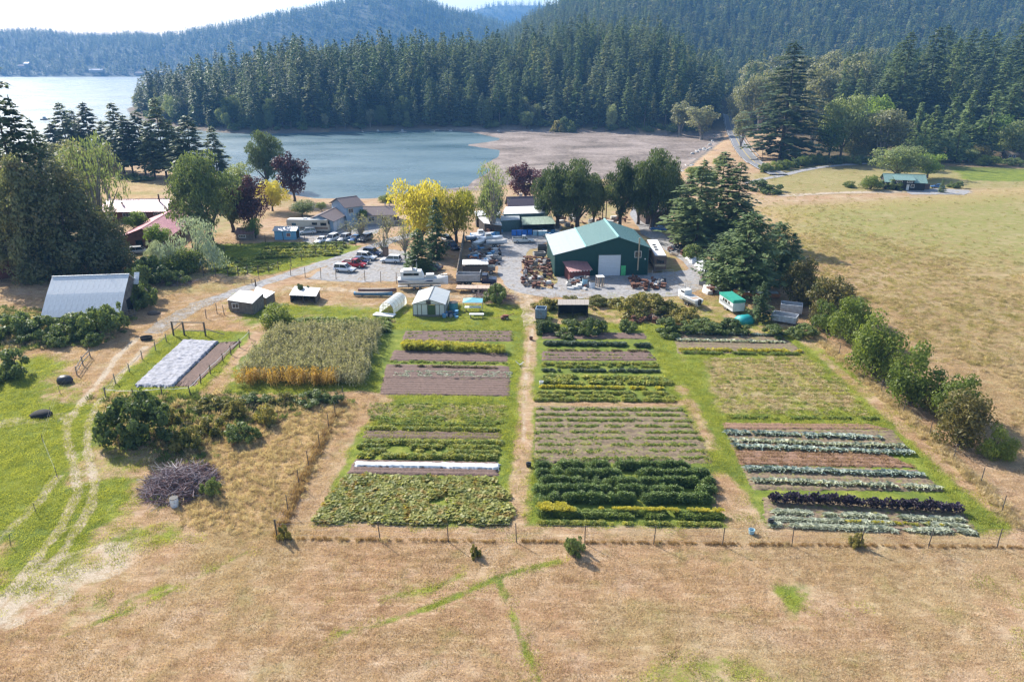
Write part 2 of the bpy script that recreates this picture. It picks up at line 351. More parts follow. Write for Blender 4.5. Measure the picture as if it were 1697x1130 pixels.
# ---------------------------------------------------------------- water
m, t, b, o = newmat('water')
gy = nd(t, 'ShaderNodeNewGeometry'); mw = nd(t, 'ShaderNodeMapping'); mw.inputs['Scale'].default_value = (.45, 1, 1); mw.inputs['Rotation'].default_value = (0, 0, .25)
t.links.new(gy.outputs['Position'], mw.inputs[0])
wv = mth(t, 'ADD', mth(t, 'MULTIPLY', noise(t, .35, 4, vec=mw.outputs[0]), .7), mth(t, 'MULTIPLY', noise(t, 1.5, 3, vec=mw.outputs[0]), .3))
bump(t, b, wv, .5, 1.2)
patch_ = noise(t, .02, 4, vec=mw.outputs[0])
t.links.new(ramp(t, patch_, [(.35, (.05, .105, .125)), (.65, (.12, .185, .205))]), b.inputs['Base Color'])
t.links.new(ramp(t, noise(t, .03, 5, vec=mw.outputs[0]), [(.4, (.24, .24, .24)), (.6, (.46, .46, .46))]), b.inputs['Roughness']); b.inputs['IOR'].default_value = 1.33
wq = MB(); wq.quad((-3500, 60, 0), (3500, 60, 0), (3500, 6000, 0), (-3500, 6000, 0)); wo = wq.build('water', m); tag(wo, kind='structure')
# ---------------------------------------------------------------- far hills
def hillmesh(name, d0, d1, sky, z0=-1, depth=900, base_u=None, seed=3):
    us = np.linspace(-1.0, .35, 150); k = np.linspace(0, 1, 34)
    su = [(a - CX) / FPX / ray(a, b)[1] for a, b in sky]; sz = [ray(a, b)[2] / ray(a, b)[1] for a, b in sky]
    zr = CAMZ + d1 * np.interp(us, su, sz) - 14
    U, K = np.meshgrid(us, k); dd = np.where(K <= .7, d0 + (d1 - d0) * K / .7, d1 + (K - .7) / .3 * depth); xx = U * dd
    prof = np.where(K <= .7, np.sin(np.clip(K / .7, 0, 1) * math.pi / 2) ** 1.25, 1 - ((K - .7) / .3) ** 2 * .9)
    zz = z0 + (zr[None, :] - z0) * prof + 24 * (fbm(xx / 260, dd / 260, seed) - .5) * np.sin(np.clip(K / .7, 0, 1) * math.pi)
    J = np.arange(U.size).reshape(U.shape); Fq = np.stack([J[:-1, :-1], J[:-1, 1:], J[1:, 1:], J[1:, :-1]], -1).reshape(-1, 4)
    mm = np_mesh(name, np.stack([xx, dd, zz], -1).reshape(-1, 3), Fq, [hill_mat], True)
    ob = link(bpy.data.objects.new(name, mm)); tag(ob, kind='structure')
    return xx, dd, zz, K
hill_mat = mat('hill_floor', (.045, .055, .028), .95, 0, .6, .004, None)
HA = hillmesh('hills', 2260, 3050, [(-400,70),(0,53),(60,52),(120,58),(180,59),(230,56),(258,60),(300,55),(330,50),(370,42),(420,32),(470,22),(520,13),(560,4),(600,-8),(650,-14),(690,-6),(715,3),(735,13),(765,20),(800,30),(840,40),(1200,60)])
HB = hillmesh('hills', 4300, 5100, [(-400,60),(600,60),(700,40),(765,20),(800,10),(830,6),(900,6),(960,2),(1100,-5),(1300,0)], seed=8)
# ================================================================ FOLIAGE MESHES
def rhomb(c, u, v):
    n = len(c); V = np.stack([c - u, c + v, c + u, c - v], 1).reshape(-1, 3)
    return V, np.arange(4 * n).reshape(n, 4)
def unit(a): return a / (np.linalg.norm(a, axis=-1, keepdims=True) + 1e-9)
def tube_arr(pts, rad, n=6):
    pts = np.asarray(pts, float); V = []; F = []
    for i, (p, r) in enumerate(zip(pts, rad)):
        d = unit(pts[min(i + 1, len(pts) - 1)] - pts[max(i - 1, 0)]); a = unit(np.cross(d, [.3, .9, .1])); b = np.cross(d, a)
        for k in range(n): V.append(p + r * (a * math.cos(2 * math.pi * k / n) + b * math.sin(2 * math.pi * k / n)))
    for i in range(len(pts) - 1):
        for k in range(n): F.append((i * n + k, i * n + (k + 1) % n, (i + 1) * n + (k + 1) % n, (i + 1) * n + k))
    return np.array(V), np.array(F)
def join(parts):
    V = []; F = []; b = 0
    for v, f in parts: V.append(v); F.append(f + b); b += len(v)
    return np.concatenate(V), np.concatenate(F)
def conifer(seed, h=30., r=5., base=.1, levels=30, per=6, seg=4, spray=1.5, droop=.3, shape=.8, gap=.1, wid=.3):
    g = np.random.default_rng(seed); C = []; U = []; Vv = []; lop = g.uniform(0, .3); laz = g.random() * 6.28
    for i in range(levels):
        t = base + (1 - base) * (i + g.random() * .8) / levels; z0 = h * min(t, .985); k = (t - base) / (1 - base)
        prof = max(.06, (1 - k) ** shape) * min(1, .55 + k * 4) * r
        for j in range(max(3, int(per * (1 - .4 * k)))):
            if g.random() < gap: continue
            az = g.random() * 2 * math.pi; L = prof * g.uniform(.5, 1.25) * (1 + lop * math.cos(az - laz)); d = np.array([math.cos(az), math.sin(az), 0])
            ns = max(2, int(seg * (L / r) ** .5 + 1)); s = (np.arange(ns) + g.random(ns)) / ns * .8 + .22
            c = d * (L * s)[:, None]; c[:, 2] = z0 + L * (.18 * s - droop * s * s) + g.normal(0, .12, ns)
            for sg in (-1, 1, 0):
                a = az + sg * g.uniform(.5, 1.0, ns); sz = spray * g.uniform(.55, 1.15, ns) * (.55 + .45 * L / r)
                u = np.stack([np.cos(a), np.sin(a), g.uniform(-.55, .15, ns)], 1) * sz[:, None] * .5
                pv = np.stack([-np.sin(a), np.cos(a), g.uniform(-.5, .5, ns)], 1) * (sz * wid)[:, None]
                C.append(c + u * .6 + g.normal(0, .1, (ns, 3))); U.append(u); Vv.append(pv)
    n = 7; C.append(np.stack([np.zeros(n), np.zeros(n), np.linspace(.93, 1.0, n) * h], 1)); U.append(np.tile([0, 0, h * .02], (n, 1))); Vv.append(g.normal(0, .12, (n, 3)))
    cr = rhomb(np.concatenate(C), np.concatenate(U), np.concatenate(Vv))
    k = np.linspace(0, 1, 6); tr = tube_arr(np.stack([g.normal(0, .06, 6), g.normal(0, .06, 6), k * h * .97], 1), (1 - k) * h * .011 + .04, 6)
    return cr, tr, h, r
def broad(seed, h=12., r=5., base=.2, nb=22, nl=3200, leaf=.38, br=.34, hang=0., flat=1., limbs=9, multi=False, top=1.):
    g = np.random.default_rng(seed); cz = h * (base + 1) / 2; hz = h * (1 - base) / 2
    d = unit(g.normal(size=(nb, 3))); rad = g.random(nb) ** .45 * .74
    if base <= .05:                      # a bush: dome that sits on the ground
        d[:, 2] = np.abs(d[:, 2]); B = d * rad[:, None] * np.array([r, r, h * 1.02]); B[:, 2] += h * .08
    else:
        B = d * rad[:, None] * np.array([r, r, hz]); B[:, 2] += cz
        lowf = np.clip((B[:, 2] - h * base) / (h * (1 - base)), 0, 1); B[:, :2] *= (np.minimum(1, .7 + 1.3 * np.minimum(lowf, 1.05 - lowf * .75)))[:, None]
    R_ = g.uniform(.65, 1.25, nb) * br * min(r, hz * 1.15)
    idx = g.choice(nb, nl, p=R_ ** 2 / (R_ ** 2).sum()); nn = unit(g.normal(size=(nl, 3)) + np.array([0, 0, .25]))
    c = B[idx] + nn * (R_[idx] * g.uniform(.55, 1.1, nl))[:, None] * np.array([1, 1, flat])
    if hang: c[:, 2] -= hang * g.random(nl) * (1 - np.abs(nn[:, 2]))
    c[:, 2] = np.maximum(c[:, 2], .15)
    a = unit(np.cross(nn + g.normal(0, .45, (nl, 3)), g.normal(size=(nl, 3)))); b2 = unit(np.cross(a, nn + g.normal(0, .5, (nl, 3))))
    s = leaf * g.uniform(.6, 1.3, nl)
    if hang: a = unit(g.normal(0, .35, (nl, 3)) + np.array([0, 0, -1])); b2 = unit(np.cross(a, g.normal(size=(nl, 3)))); s = s * 1.2; b2 = b2 * .4
    cr = rhomb(c, a * (s * .6)[:, None], b2 * (s * .36)[:, None])
    zt = np.percentile(c[:, 2], 99.7); rt = np.percentile(np.hypot(c[:, 0], c[:, 1]), 97)
    tp = []
    if limbs:
        w0 = h * .02 + .05
        fork = np.array([0, 0, h * max(base, .12)]); tp.append(tube_arr([(0, 0, 0), fork * .5 + g.normal(0, .08, 3), fork], [w0 * 1.2, w0, w0 * .85], 7))
        for q in np.argsort(-R_)[:limbs]:
            e = B[q]; m1 = fork * .55 + e * .45 + np.array([0, 0, h * .03]); st = fork if not multi else fork * .15
            tp.append(tube_arr([st, m1 + g.normal(0, .1, 3), e], [w0 * .6, w0 * .34, .02], 5))
        tr = join(tp)
    else: tr = None
    return cr, tr, zt, rt
def lightmesh(name, arr, m): return np_mesh(name, arr[0], arr[1], [m])
BARK = mat('bark', (.11, .085, .07), .95, 0, .4, 2.5, 'Object'); BARK_L = mat('bark_pale', (.25, .22, .19), .95, 0, .3, 2.5)
L_FIR = leafmat('fir_needles', (.042, .072, .038), (.21, .265, .11), .3)
L_FIR2 = leafmat('fir_needles_grey', (.052, .082, .055), (.24, .28, .15), .3)
L_FIR3 = leafmat('pale_needles', (.075, .105, .05), (.28, .29, .13), .3)
L_CEDAR = leafmat('cedar_spray', (0.037, 0.076, 0.027), (0.132, 0.194, 0.062), .3)
L_PINE = leafmat('pine_needles', (.06, .1, .042), (.22, .28, .11), .3)
L_ALDER = leafmat('alder_leaf', (0.145, 0.153, 0.085), (0.310, 0.302, 0.171), .35)
L_GREEN = leafmat('maple_leaf', (0.068, 0.128, 0.025), (0.232, 0.310, 0.062), .4)
L_OLIVE = leafmat('olive_leaf', (0.119, 0.162, 0.060), (0.326, 0.357, 0.155), .35)
L_SILVER = leafmat('silver_leaf', (0.255, 0.306, 0.221), (0.527, 0.589, 0.465), .3)
L_YELLOW = leafmat('willow_leaf', (.14, .17, .025), (.5, .42, .07), .45)
L_PURPLE = leafmat('plum_leaf', (0.034, 0.015, 0.024), (0.132, 0.050, 0.062), .3)
L_HEDGE = leafmat('hedge_leaf', (0.060, 0.102, 0.020), (0.248, 0.287, 0.054), .4)
L_RUST = leafmat('hawthorn_leaf', (.075, .08, .025), (.25, .2, .07), .35, (.07, .085, .02), .5)
L_BRAMBLE = leafmat('bramble_leaf', (0.051, 0.085, 0.027), (0.202, 0.248, 0.078), .3)
L_GORSE = leafmat('broom_leaf', (.09, .1, .025), (.38, .32, .1), .35, (.1, .12, .03), .4)
L_CEDAR2 = leafmat('dense_cedar', (.038, .062, .025), (.165, .205, .075), .3)
L_FIR3 = leafmat('pale_needles', (.075, .105, .05), (.28, .29, .13), .3)
L_DARK = leafmat('dark_leaf', (.065, .08, .038), (.26, .27, .125), .34, (.19, .165, .09), .35)
KIT = {}
def kit(key, name, arr, leaf, bark=None):
    cr, tr, h, r = arr
    KIT.setdefault(key, []).append((name, lightmesh('crown', cr, leaf), lightmesh('trunk', tr, bark or BARK) if tr is not None else None, h, r))
for s in range(6): kit('fir', 'fir_tree', conifer(s, 32, 5.2, .06 + .04 * s, 34, 7, 4, 1.9, .3, (.8, .5, .62, .45, .7, .55)[s], .08 + .04 * (s % 3), .34), (L_FIR, L_FIR2, L_FIR3, L_FIR2, L_CEDAR, L_FIR)[s])
for s in range(3): kit('thinfir', 'fir_tree', conifer(20 + s, 24, 5.0, .12 + .05 * s, 32, 9, 5, 1.9, .24, .6, .12), L_FIR2)
for s in range(2): kit('bigfir', 'fir_tree', conifer(30 + s, 40, 9, .04, 46, 10, 7, 1.9, .25, .62, .06), L_FIR)
for s in range(2): kit('spruce', 'spruce_tree', conifer(40 + s, 9, 2.7, .03, 26, 9, 5, .75, .12, .9, .05), L_PINE)
for s in range(2): kit('cedar', 'cedar_tree', conifer(50 + s, 16, 3.6, .02, 40, 10, 5, .95, .35, .5, .05, .34), L_CEDAR)
for s in range(2): kit('pine', 'pine_tree', conifer(60 + s, 16, 7.5, .0, 44, 13, 8, 1.25, -.05, .5, .05, .26), L_PINE)
for s in range(2): kit('bushcedar', 'cedar_tree', broad(65 + s, 20, 5.2, .07, 60, 11000, .5, .26, .8, 1.3, 10), L_CEDAR2)
for s in range(3): kit('alder', 'alder_tree', broad(70 + s, 18, 5.5, .14, 30, 3600, .55, .3, 0, 1, 10, True), L_ALDER, BARK_L)
for s in range(2): kit('leafy', 'maple_tree', broad(80 + s, 12, 5, .15, 26, 4200, .42, .33), L_GREEN)
for s in range(2): kit('olive', 'shade_tree', broad(84 + s, 12, 5.4, .1, 30, 5200, .42, .3), L_OLIVE)
for s in range(2): kit('willow', 'willow_tree', broad(88 + s, 14, 6, .12, 26, 6500, .5, .32, 2.6), L_YELLOW)
for s in range(2): kit('plum', 'plum_tree', broad(92 + s, 11, 4.2, .1, 28, 5200, .36, .32), L_PURPLE)
for s in range(3): kit('hedge', 'hedge_bush', broad(96 + s, 5, 2.6, .0, 30, 5200, .2, .3, 0, 1, 8, True), L_HEDGE)
for s in range(2): kit('rust', 'hawthorn_bush', broad(104 + s, 5, 2.6, .0, 30, 5200, .2, .3, 0, 1, 8, True), L_RUST)
for s in range(3): kit('bramble', 'bramble_bush', broad(110 + s, 2.4, 2.6, .0, 30, 3800, .2, .3, 0, .9, 6, True), L_BRAMBLE)
for s in range(2): kit('broom', 'broom_bush', broad(116 + s, 2.2, 2.6, .0, 30, 3600, .2, .3, 0, .9, 6, True), L_GORSE)
for s in range(2): kit('silver', 'olive_bush', broad(120 + s, 6, 4, .02, 34, 5600, .26, .27, .3, 1, 9, True), L_SILVER)
for s in range(2): kit('darkbig', 'evergreen_oak_tree', broad(126 + s, 20, 9, .02, 60, 15000, .5, .24, 0, 1, 12), L_DARK)
for s in range(2): kit('sparse', 'birch_tree', broad(130 + s, 14, 4, .12, 26, 1500, .36, .3, .4, 1, 16, True), L_OLIVE, BARK_L)
for s in range(2): kit('bare', 'bare_tree', broad(134 + s, 7, 3, .15, 30, 420, .25, .3, 0, 1, 26), L_ALDER, BARK_L)
TREE_N = [0]
def tree_at(key, x, y, z, h, rad, label, cat, group=None, var=None, rz=None):
    v = KIT[key][TREE_N[0] % len(KIT[key]) if var is None else var]; TREE_N[0] += 1
    name, cm, tm, h0, r0 = v
    o = bpy.data.objects.new(name, None); o.location = (x, y, z - .05); o.rotation_euler = (0, 0, random.random() * 6.28 if rz is None else rz)
    o.scale = (rad / r0, rad / r0, h / h0); link(o); tag(o, label, cat, group)
    link(bpy.data.objects.new('crown' if cat == 'tree' else 'foliage', cm), o)
    if tm: link(bpy.data.objects.new('trunk' if cat == 'tree' else 'stem', tm), o)
    return o
def tree(key, px, py, top, wpx, label, cat='tree', group=None, z=None, var=None, rz=None):
    """base pixel, top row, crown width in pixels -> a tree that stands there"""
    p = (P(px, py) if py > 330 and px > 0 else hit(px, py)) if z is None else P(px, py, z); zz = float(p.z)
    h = topz(p.y, top) - zz; s = FPX / (p.y * cT + (CAMZ - zz - h / 2) * sT); p.x = (px - CX) / s
    return tree_at(key, p.x, p.y, zz, max(h, .4), wpx / 2 / s, label, cat, group, var, rz)
# ================================================================ SCATTER (stuff)
PROTO_N = [0]
def proto_coll(meshes):
    c = bpy.data.collections.new('kinds%d' % PROTO_N[0]); PROTO_N[0] += 1
    for i, mm in enumerate(meshes): c.objects.link(bpy.data.objects.new('k%02d_%02d' % (PROTO_N[0], i), mm))
    return c
def scatter(name, pts, coll, nk, smin, smax, label, cat, seed=1, sz=None, tilt=.08, kind='stuff', rotz=None, parent=None, keep_rot=False):
    g = np.random.default_rng(seed); n = len(pts)
    m = bpy.data.meshes.new(name); m.vertices.add(n); m.vertices.foreach_set('co', np.asarray(pts, float).ravel())
    rot = np.stack([g.normal(0, tilt, n), g.normal(0, tilt, n), g.random(n) * 6.283 if rotz is None else rotz + g.normal(0, .1, n)], 1)
    s = g.uniform(smin, smax, n); sc = np.stack([s, s, s * (g.uniform(.85, 1.15, n) if sz is None else sz)], 1)
    for nm, ty, dat in (('rot', 'FLOAT_VECTOR', rot), ('scl', 'FLOAT_VECTOR', sc)):
        m.attributes.new(nm, ty, 'POINT').data.foreach_set('vector', dat.astype(np.float32).ravel())
    m.attributes.new('kdx', 'INT', 'POINT').data.foreach_set('value', g.integers(0, nk, n).astype(np.int32))
    ob = link(bpy.data.objects.new(name, m), parent); md = ob.modifiers.new('scatter', 'NODES')
    ng = bpy.data.node_groups.new('scatter', 'GeometryNodeTree'); md.node_group = ng
    ng.interface.new_socket('Geometry', in_out='INPUT', socket_type='NodeSocketGeometry'); ng.interface.new_socket('Geometry', in_out='OUTPUT', socket_type='NodeSocketGeometry')
    N = ng.nodes; gi = N.new('NodeGroupInput'); go = N.new('NodeGroupOutput'); ip = N.new('GeometryNodeInstanceOnPoints'); ci = N.new('GeometryNodeCollectionInfo')
    ci.inputs['Collection'].default_value = coll; ci.inputs['Separate Children'].default_value = True; ci.inputs['Reset Children'].default_value = True
    ip.inputs['Pick Instance'].default_value = True
    def na(nm, ty):
        q = N.new('GeometryNodeInputNamedAttribute'); q.data_type = ty; q.inputs[0].default_value = nm; return q.outputs[0]
    L = ng.links; L.new(gi.outputs[0], ip.inputs['Points']); L.new(ci.outputs[0], ip.inputs['Instance']); L.new(na('kdx', 'INT'), ip.inputs['Instance Index'])
    L.new(na('rot', 'FLOAT_VECTOR'), ip.inputs['Rotation']); L.new(na('scl', 'FLOAT_VECTOR'), ip.inputs['Scale']); L.new(ip.outputs[0], go.inputs[0])
    tag(ob, label, cat, None, kind); return ob
# ================================================================ THE WOODS
# far hillsides: dense woods of small conifers
far_fir = [lightmesh('far', join([conifer(200 + s, 24, 4.6, .05, 13, 5, 2, 3.0, .3, .8, .05, .36)[0]]), (L_FIR, L_FIR2, L_FIR3)[s]) for s in range(3)]
CF = proto_coll(far_fir)
def on_hill(H, n, seed):
    xx, dd, zz, K = H; g = np.random.default_rng(seed); a, b_ = xx.shape
    i = g.random(n) ** .85 * (a - 1) * .80; j = g.random(n) * (b_ - 1); i0 = i.astype(int); j0 = j.astype(int); fi = i - i0; fj = j - j0
    def bl(A): return (A[i0, j0] * (1 - fj) + A[i0, j0 + 1] * fj) * (1 - fi) + (A[i0 + 1, j0] * (1 - fj) + A[i0 + 1, j0 + 1] * fj) * fi
    p = np.stack([bl(xx), bl(dd), bl(zz)], 1); u = p[:, 0] / p[:, 1]
    return p[(u < .14) & (u > -.8) & (p[:, 2] > 3)]
scatter('woodland', on_hill(HA, 15000, 1), CF, 3, .7, 1.25, 'dense blue wooded slopes across the wide water', 'woodland', 2)
scatter('woodland', on_hill(HB, 5000, 3), CF, 3, .9, 1.5, 'palest wooded ridge showing in the notch behind the taller hill', 'woodland', 4)
# hillside behind the bay
g = np.random.default_rng(11); n = 26000
yy = 700 + (2250 - 700) * g.random(n) ** .8; uu = g.uniform(-.3, .78, n); xx = uu * yy
zz = height(xx, yy); sdw = sdist(xx, yy, LAND); ok = (sdw > 8) & (zz > 3) & ~((uu > .33) & (yy < 640))
mid_fir = [lightmesh('mid', conifer(220 + s, 27, 4.6, .06, 20, 6, 3, 2.2, .3, .8, .08, .34)[0], (L_FIR, L_FIR2, L_FIR3)[s]) for s in range(3)]
CM = proto_coll(mid_fir * 2 + [lightmesh('mid', broad(241, 15, 5, .1, 18, 900, 1.3, .34, 0, 1, 0)[0], L_OLIVE), lightmesh('mid', broad(240, 17, 5, .1, 18, 900, 1.3, .34, 0, 1, 0)[0], L_ALDER)])
scatter('woodland', np.stack([xx, yy, zz], 1)[ok], CM, 8, .6, 1.3, 'dense conifer forest climbing the hillside behind the bay woods', 'woodland', 5, tilt=.03)
# woods across the bay: single firs along the shore, the mass behind them
g = np.random.default_rng(12); sel = []; cand = []
for k in range(9000):
    u = g.uniform(-.56, .325); y0 = g.uniform(505, 740); cand.append((u * y0, y0))
cand = np.array(cand); sdc = sdist(cand[:, 0], cand[:, 1], LAND); zc = height(cand[:, 0], cand[:, 1])
cand = np.column_stack([cand, zc, sdc])[sdc > 5]; kept = []
cell = {}
for q in cand:
    kx, ky = int(q[0] // 7), int(q[1] // 7)
    if all((q[0] - o[0]) ** 2 + (q[1] - o[1]) ** 2 > 40 for a in (-1, 0, 1) for b_ in (-1, 0, 1) for o in cell.get((kx + a, ky + b_), ())):
        cell.setdefault((kx, ky), []).append(q); kept.append(q)
kept = np.array(kept); order = np.argsort(kept[:, 3]); kept = kept[order]
road_w = W([(1262,272),(1240,255),(1222,232),(1210,205),(1206,188),(1204,176)], 3.0)
kept = kept[seg_d(kept[:, 0], kept[:, 1], road_w) > 11]
front = kept[:210]; rest = kept[210:]
for q in front:
    lowl = q[3] < 9
    hh = g.uniform(10, 24) if lowl else g.uniform(20, 38)
    k_ = g.choice(['fir', 'fir', 'fir', 'fir', 'fir', 'bigfir', 'thinfir', 'alder', 'bushcedar', 'olive'])
    if k_ in ('alder', 'bushcedar', 'olive'): hh = min(hh, g.uniform(9, 20))
    tree_at(k_, q[0], q[1], q[2], hh, max(2.6, hh * g.uniform(.14, .24) * (1.6 if k_ in ('alder', 'bushcedar', 'olive') else 1)), {'fir': 'tall dark fir rising from the wooded shore across the bay', 'thinfir': 'open crowned fir with layered branches in the woods across the bay', 'bigfir': 'broad skirted fir in the woods across the bay', 'olive': 'yellow olive tree low in the woods across the bay', 'alder': 'pale rounded alder among the firs across the bay', 'bushcedar': 'rounded mid green cedar among the firs across the bay'}[k_], 'tree', k_ + ' trees of the woods across the bay')
CK = proto_coll([join_m for join_m in [v[1] for v in KIT['fir']]])
scatter('woodland', rest[:, :3], CK, len(KIT['fir']), .6, 1.3, 'fir forest massed on the slope behind the bay shore', 'woodland', 6, tilt=.02)
# shrubby bank along the far shore
ps = []; t_ = W([(1175,222),(1130,226),(1060,224),(1000,221),(930,218),(860,216),(700,216),(560,219),(450,222),(380,221),(330,216),(290,210),(250,203),(218,190)], 0)
for a, b_ in zip(t_[:-1], t_[1:]):
    L_ = np.hypot(*(b_ - a)); k = int(L_ / 1.6); f = g.random(k); nrm = np.array([-(b_ - a)[1], (b_ - a)[0]]) / L_
    if nrm[1] < 0: nrm = -nrm
    ps.append(a + (b_ - a) * f[:, None] + nrm * g.uniform(4, 26, k)[:, None])
ps = np.concatenate(ps); ps = np.column_stack([ps, height(ps[:, 0], ps[:, 1])])
CB = proto_coll([KIT['bramble'][0][1], KIT['alder'][0][1], KIT['bramble'][1][1], KIT['bramble'][2][1]])
scatter('shore_thicket', ps[g.random(len(ps)) < .7], proto_coll([KIT['bramble'][0][1], KIT['bramble'][1][1]]), 2, 1.0, 2.2, 'tangled thicket on the bank at the foot of the bay woods', 'thicket', 8)
# ================================================================ SINGLE TREES AND BUSHES
T = tree
# west side, round the red roofed houses
T('bigfir', 16, 430, 92, 140, 'tall fir with a ragged top at the edge of the big evergreens')
T('bigfir', -4, 405, 150, 130, 'second ragged fir beside the tallest one')
T('bigfir', 46, 428, 160, 110, 'pointed fir third of the group over the barn')
T('bigfir', 78, 440, 196, 86, 'shorter pointed fir poking out of the big evergreens')
T('darkbig', 95, 455, 272, 150, 'huge dark evergreen spreading over the grey barn')
T('darkbig', 26, 462, 262, 110, 'dark evergreen standing over the dark red shed')
T('darkbig', 172, 450, 340, 84, 'lower dark evergreen between the grey barn and the red roofed house')
T('sparse', 155, 425, 224, 100, 'thin pale tree with see-through crown in front of the red roofed house')
T('alder', 125, 380, 234, 84, 'yellow green alder beside the thin pale tree')
T('alder', 75, 330, 238, 80, 'grey green alder between the tall ragged fir and the water')
T('alder', 172, 330, 240, 60, 'reddish grey alder next to the shore firs')
T('olive', 110, 300, 245, 60, 'olive green tree below the shore firs')
for k, (a, b_, c_, d_) in enumerate([(108,278,170,62),(124,272,182,56),(148,280,170,60),(195,288,170,64),(212,292,190,52),(232,290,184,58),(266,296,162,62),(285,298,198,50),(316,304,192,72),(356,300,210,50),(175,285,200,54),(90,280,205,50),(250,296,200,50),(300,300,210,50)]):
    T('thinfir', a, b_, c_, d_, 'open crowned shore fir with layered branches on the grassy point', 'tree', 'firs along the grassy point')
T('bushcedar', 338, 402, 254, 116, 'broad dark cedar between the red roofed house and the plum trees')
T('bushcedar', 380, 385, 292, 60, 'smaller cedar tucked beside the broad dark cedar')
T('plum', 413, 388, 291, 64, 'dark purple plum tree beside the broad cedar')
T('plum', 484, 334, 254, 58, 'purple plum tree at the water edge with reddish top')
T('willow', 449, 350, 299, 52, 'small yellow willow between the two purple plum trees')
T('bushcedar', 438, 312, 218, 62, 'rounded evergreen at the water edge behind the small yellow willow')
T('olive', 395, 330, 270, 45, 'grey green tree behind the broad dark cedar')
T('silver', 318, 446, 362, 108, 'silvery olive bush, wide and feathery, beside the cottage garden fence', 'bush')
T('hedge', 303, 452, 408, 66, 'yellow green bush below the silvery olive bush', 'bush')
T('leafy', 263, 420, 372, 42, 'small green maple against the red roofed house')
T('silver', 254, 428, 398, 32, 'whitish shrub beside the small green maple', 'bush')
T('leafy', 226, 392, 350, 40, 'green shrubby tree under the eave of the red roofed house')
for a, b_, c_, d_ in [(245,470,428,70),(225,490,440,60),(262,450,425,60),(235,510,470,50),(285,470,445,50)]:
    T('bramble', a, b_, c_, d_, 'bramble bush heaped between the grey barn and the dirt lane', 'bush', 'brambles east of the grey barn')
for a, b_, c_, d_ in [(20,556,520,80),(70,560,528,80),(118,562,524,84),(165,555,508,70),(190,545,503,40)]:
    T('bramble', a, b_, c_, d_, 'bramble bush growing along the low roof edge of the grey barn', 'bush', 'brambles along the barn eave')
T('bramble', 10, 625, 585, 80, 'low bramble bush by the lane across from the barn', 'bush')
T('bramble', 155, 572, 552, 36, 'small bramble bush beside the broken wooden hurdle', 'bush')
T('hedge', 457, 538, 503, 58, 'dark rounded bush at the corner of the corn field', 'bush')
T('bramble', 502, 492, 470, 26, 'leafy vine bush climbing the slatted coop', 'bush')
# shrubs of the rough grass by the brush pile
for k, (kd, a, b_, c_, d_) in enumerate([('bramble',222,732,660,120),('broom',312,742,706,60),('broom',350,718,692,60),('bramble',400,728,702,60),('broom',350,676,656,60),('bramble',420,668,653,56),('broom',468,668,652,50),('bramble',515,668,651,60),('bramble',556,668,653,40),('broom',392,690,662,50),('broom',290,700,675,44),('bramble',350,820,792,40),('broom',440,700,670,46)]):
    T(kd, a, b_, c_, d_, 'bramble bush in the rough grass near the brush pile' if kd == 'bramble' else 'yellowing broom bush in the rough grass near the brush pile', 'bush', 'brambles in the rough grass' if kd == 'bramble' else 'broom in the rough grass')
# cottage yard
T('willow', 697, 405, 298, 116, 'large golden willow beside the boat yard')
T('willow', 755, 402, 314, 84, 'smaller golden willow close to the dark cedar')
T('cedar', 723, 430, 326, 40, 'tall dark cedar in front of the golden willows', var=0)
T('cedar', 692, 450, 379, 52, 'short bright cone-shaped cedar by the big motorboat', var=1)
T('sparse', 817, 388, 268, 62, 'thin leaning pine over the low white roofs')
T('bushcedar', 812, 378, 300, 44, 'ragged evergreen beside the low white roofs')
T('plum', 871, 335, 272, 62, 'round dark red plum tree behind the low white roofs')
T('bushcedar', 925, 378, 272, 66, 'full cedar beside the white roofs of the boat yard')
T('bushcedar', 958, 380, 266, 74, 'full cedar twin trunked behind the green workshop')
T('bushcedar', 1030, 378, 264, 54, 'upright cedar between the bare poles and the wide cedar')
T('bushcedar', 1085, 380, 250, 82, 'wide cedar over the plank walled shed')
T('bushcedar', 1110, 372, 262, 50, 'cedar leaning on the wide cedar over the plank walled shed')
T('bigfir', 1160, 412, 264, 110, 'dense fir beside the gravel lane behind the workshop')
T('bigfir', 1195, 398, 250, 116, 'tallest fir of the clump beside the gravel lane')
T('bushcedar', 1140, 392, 330, 50, 'low evergreen at the foot of the firs by the gravel lane')
T('pine', 1238, 486, 352, 140, 'huge rounded pine spreading over the stored trailers')
T('pine', 1288, 470, 368, 86, 'second rounded pine on the meadow side of the huge one')
T('spruce', 1312, 470, 386, 62, 'yellowish green young fir beside the rounded pines')
T('spruce', 1263, 533, 467, 46, 'small bluish spruce between the camper trailer and the grey dump bodies')
for k, (kd, a, b_, c_, d_, lb) in enumerate([('rust',1330,508,430,66,'brown tinged hawthorn beside the rounded pines'),('rust',1376,528,458,80,'rust tinged hawthorn next up the line from the grey dump bodies'),('hedge',1370,548,500,50,'green hedge bush behind the grey dump bodies'),
    ('hedge',1412,568,493,74,'rounded green hedge bush in the field line beyond the hawthorns'),('hedge',1456,622,523,84,'largest bright green bush of the field line'),('hedge',1518,672,573,84,'dark green bush standing alone in the field line'),
    ('hedge',1588,700,625,84,'green half of the paired bushes near the end of the field line'),('rust',1602,740,650,90,'reddish half of the paired bushes near the end of the field line'),('hedge',1436,590,545,46,'small bush wedged between the two bright green ones'),('hedge',1488,640,588,50,'small bush between the largest bright bush and the dark one'),('rust',1556,690,640,52,'small rusty bush beside the paired bushes'),('hedge',1655,760,708,56,'smallest yellow green bush ending the field line')]):
    T(kd, a, b_, c_, d_, lb, 'bush')
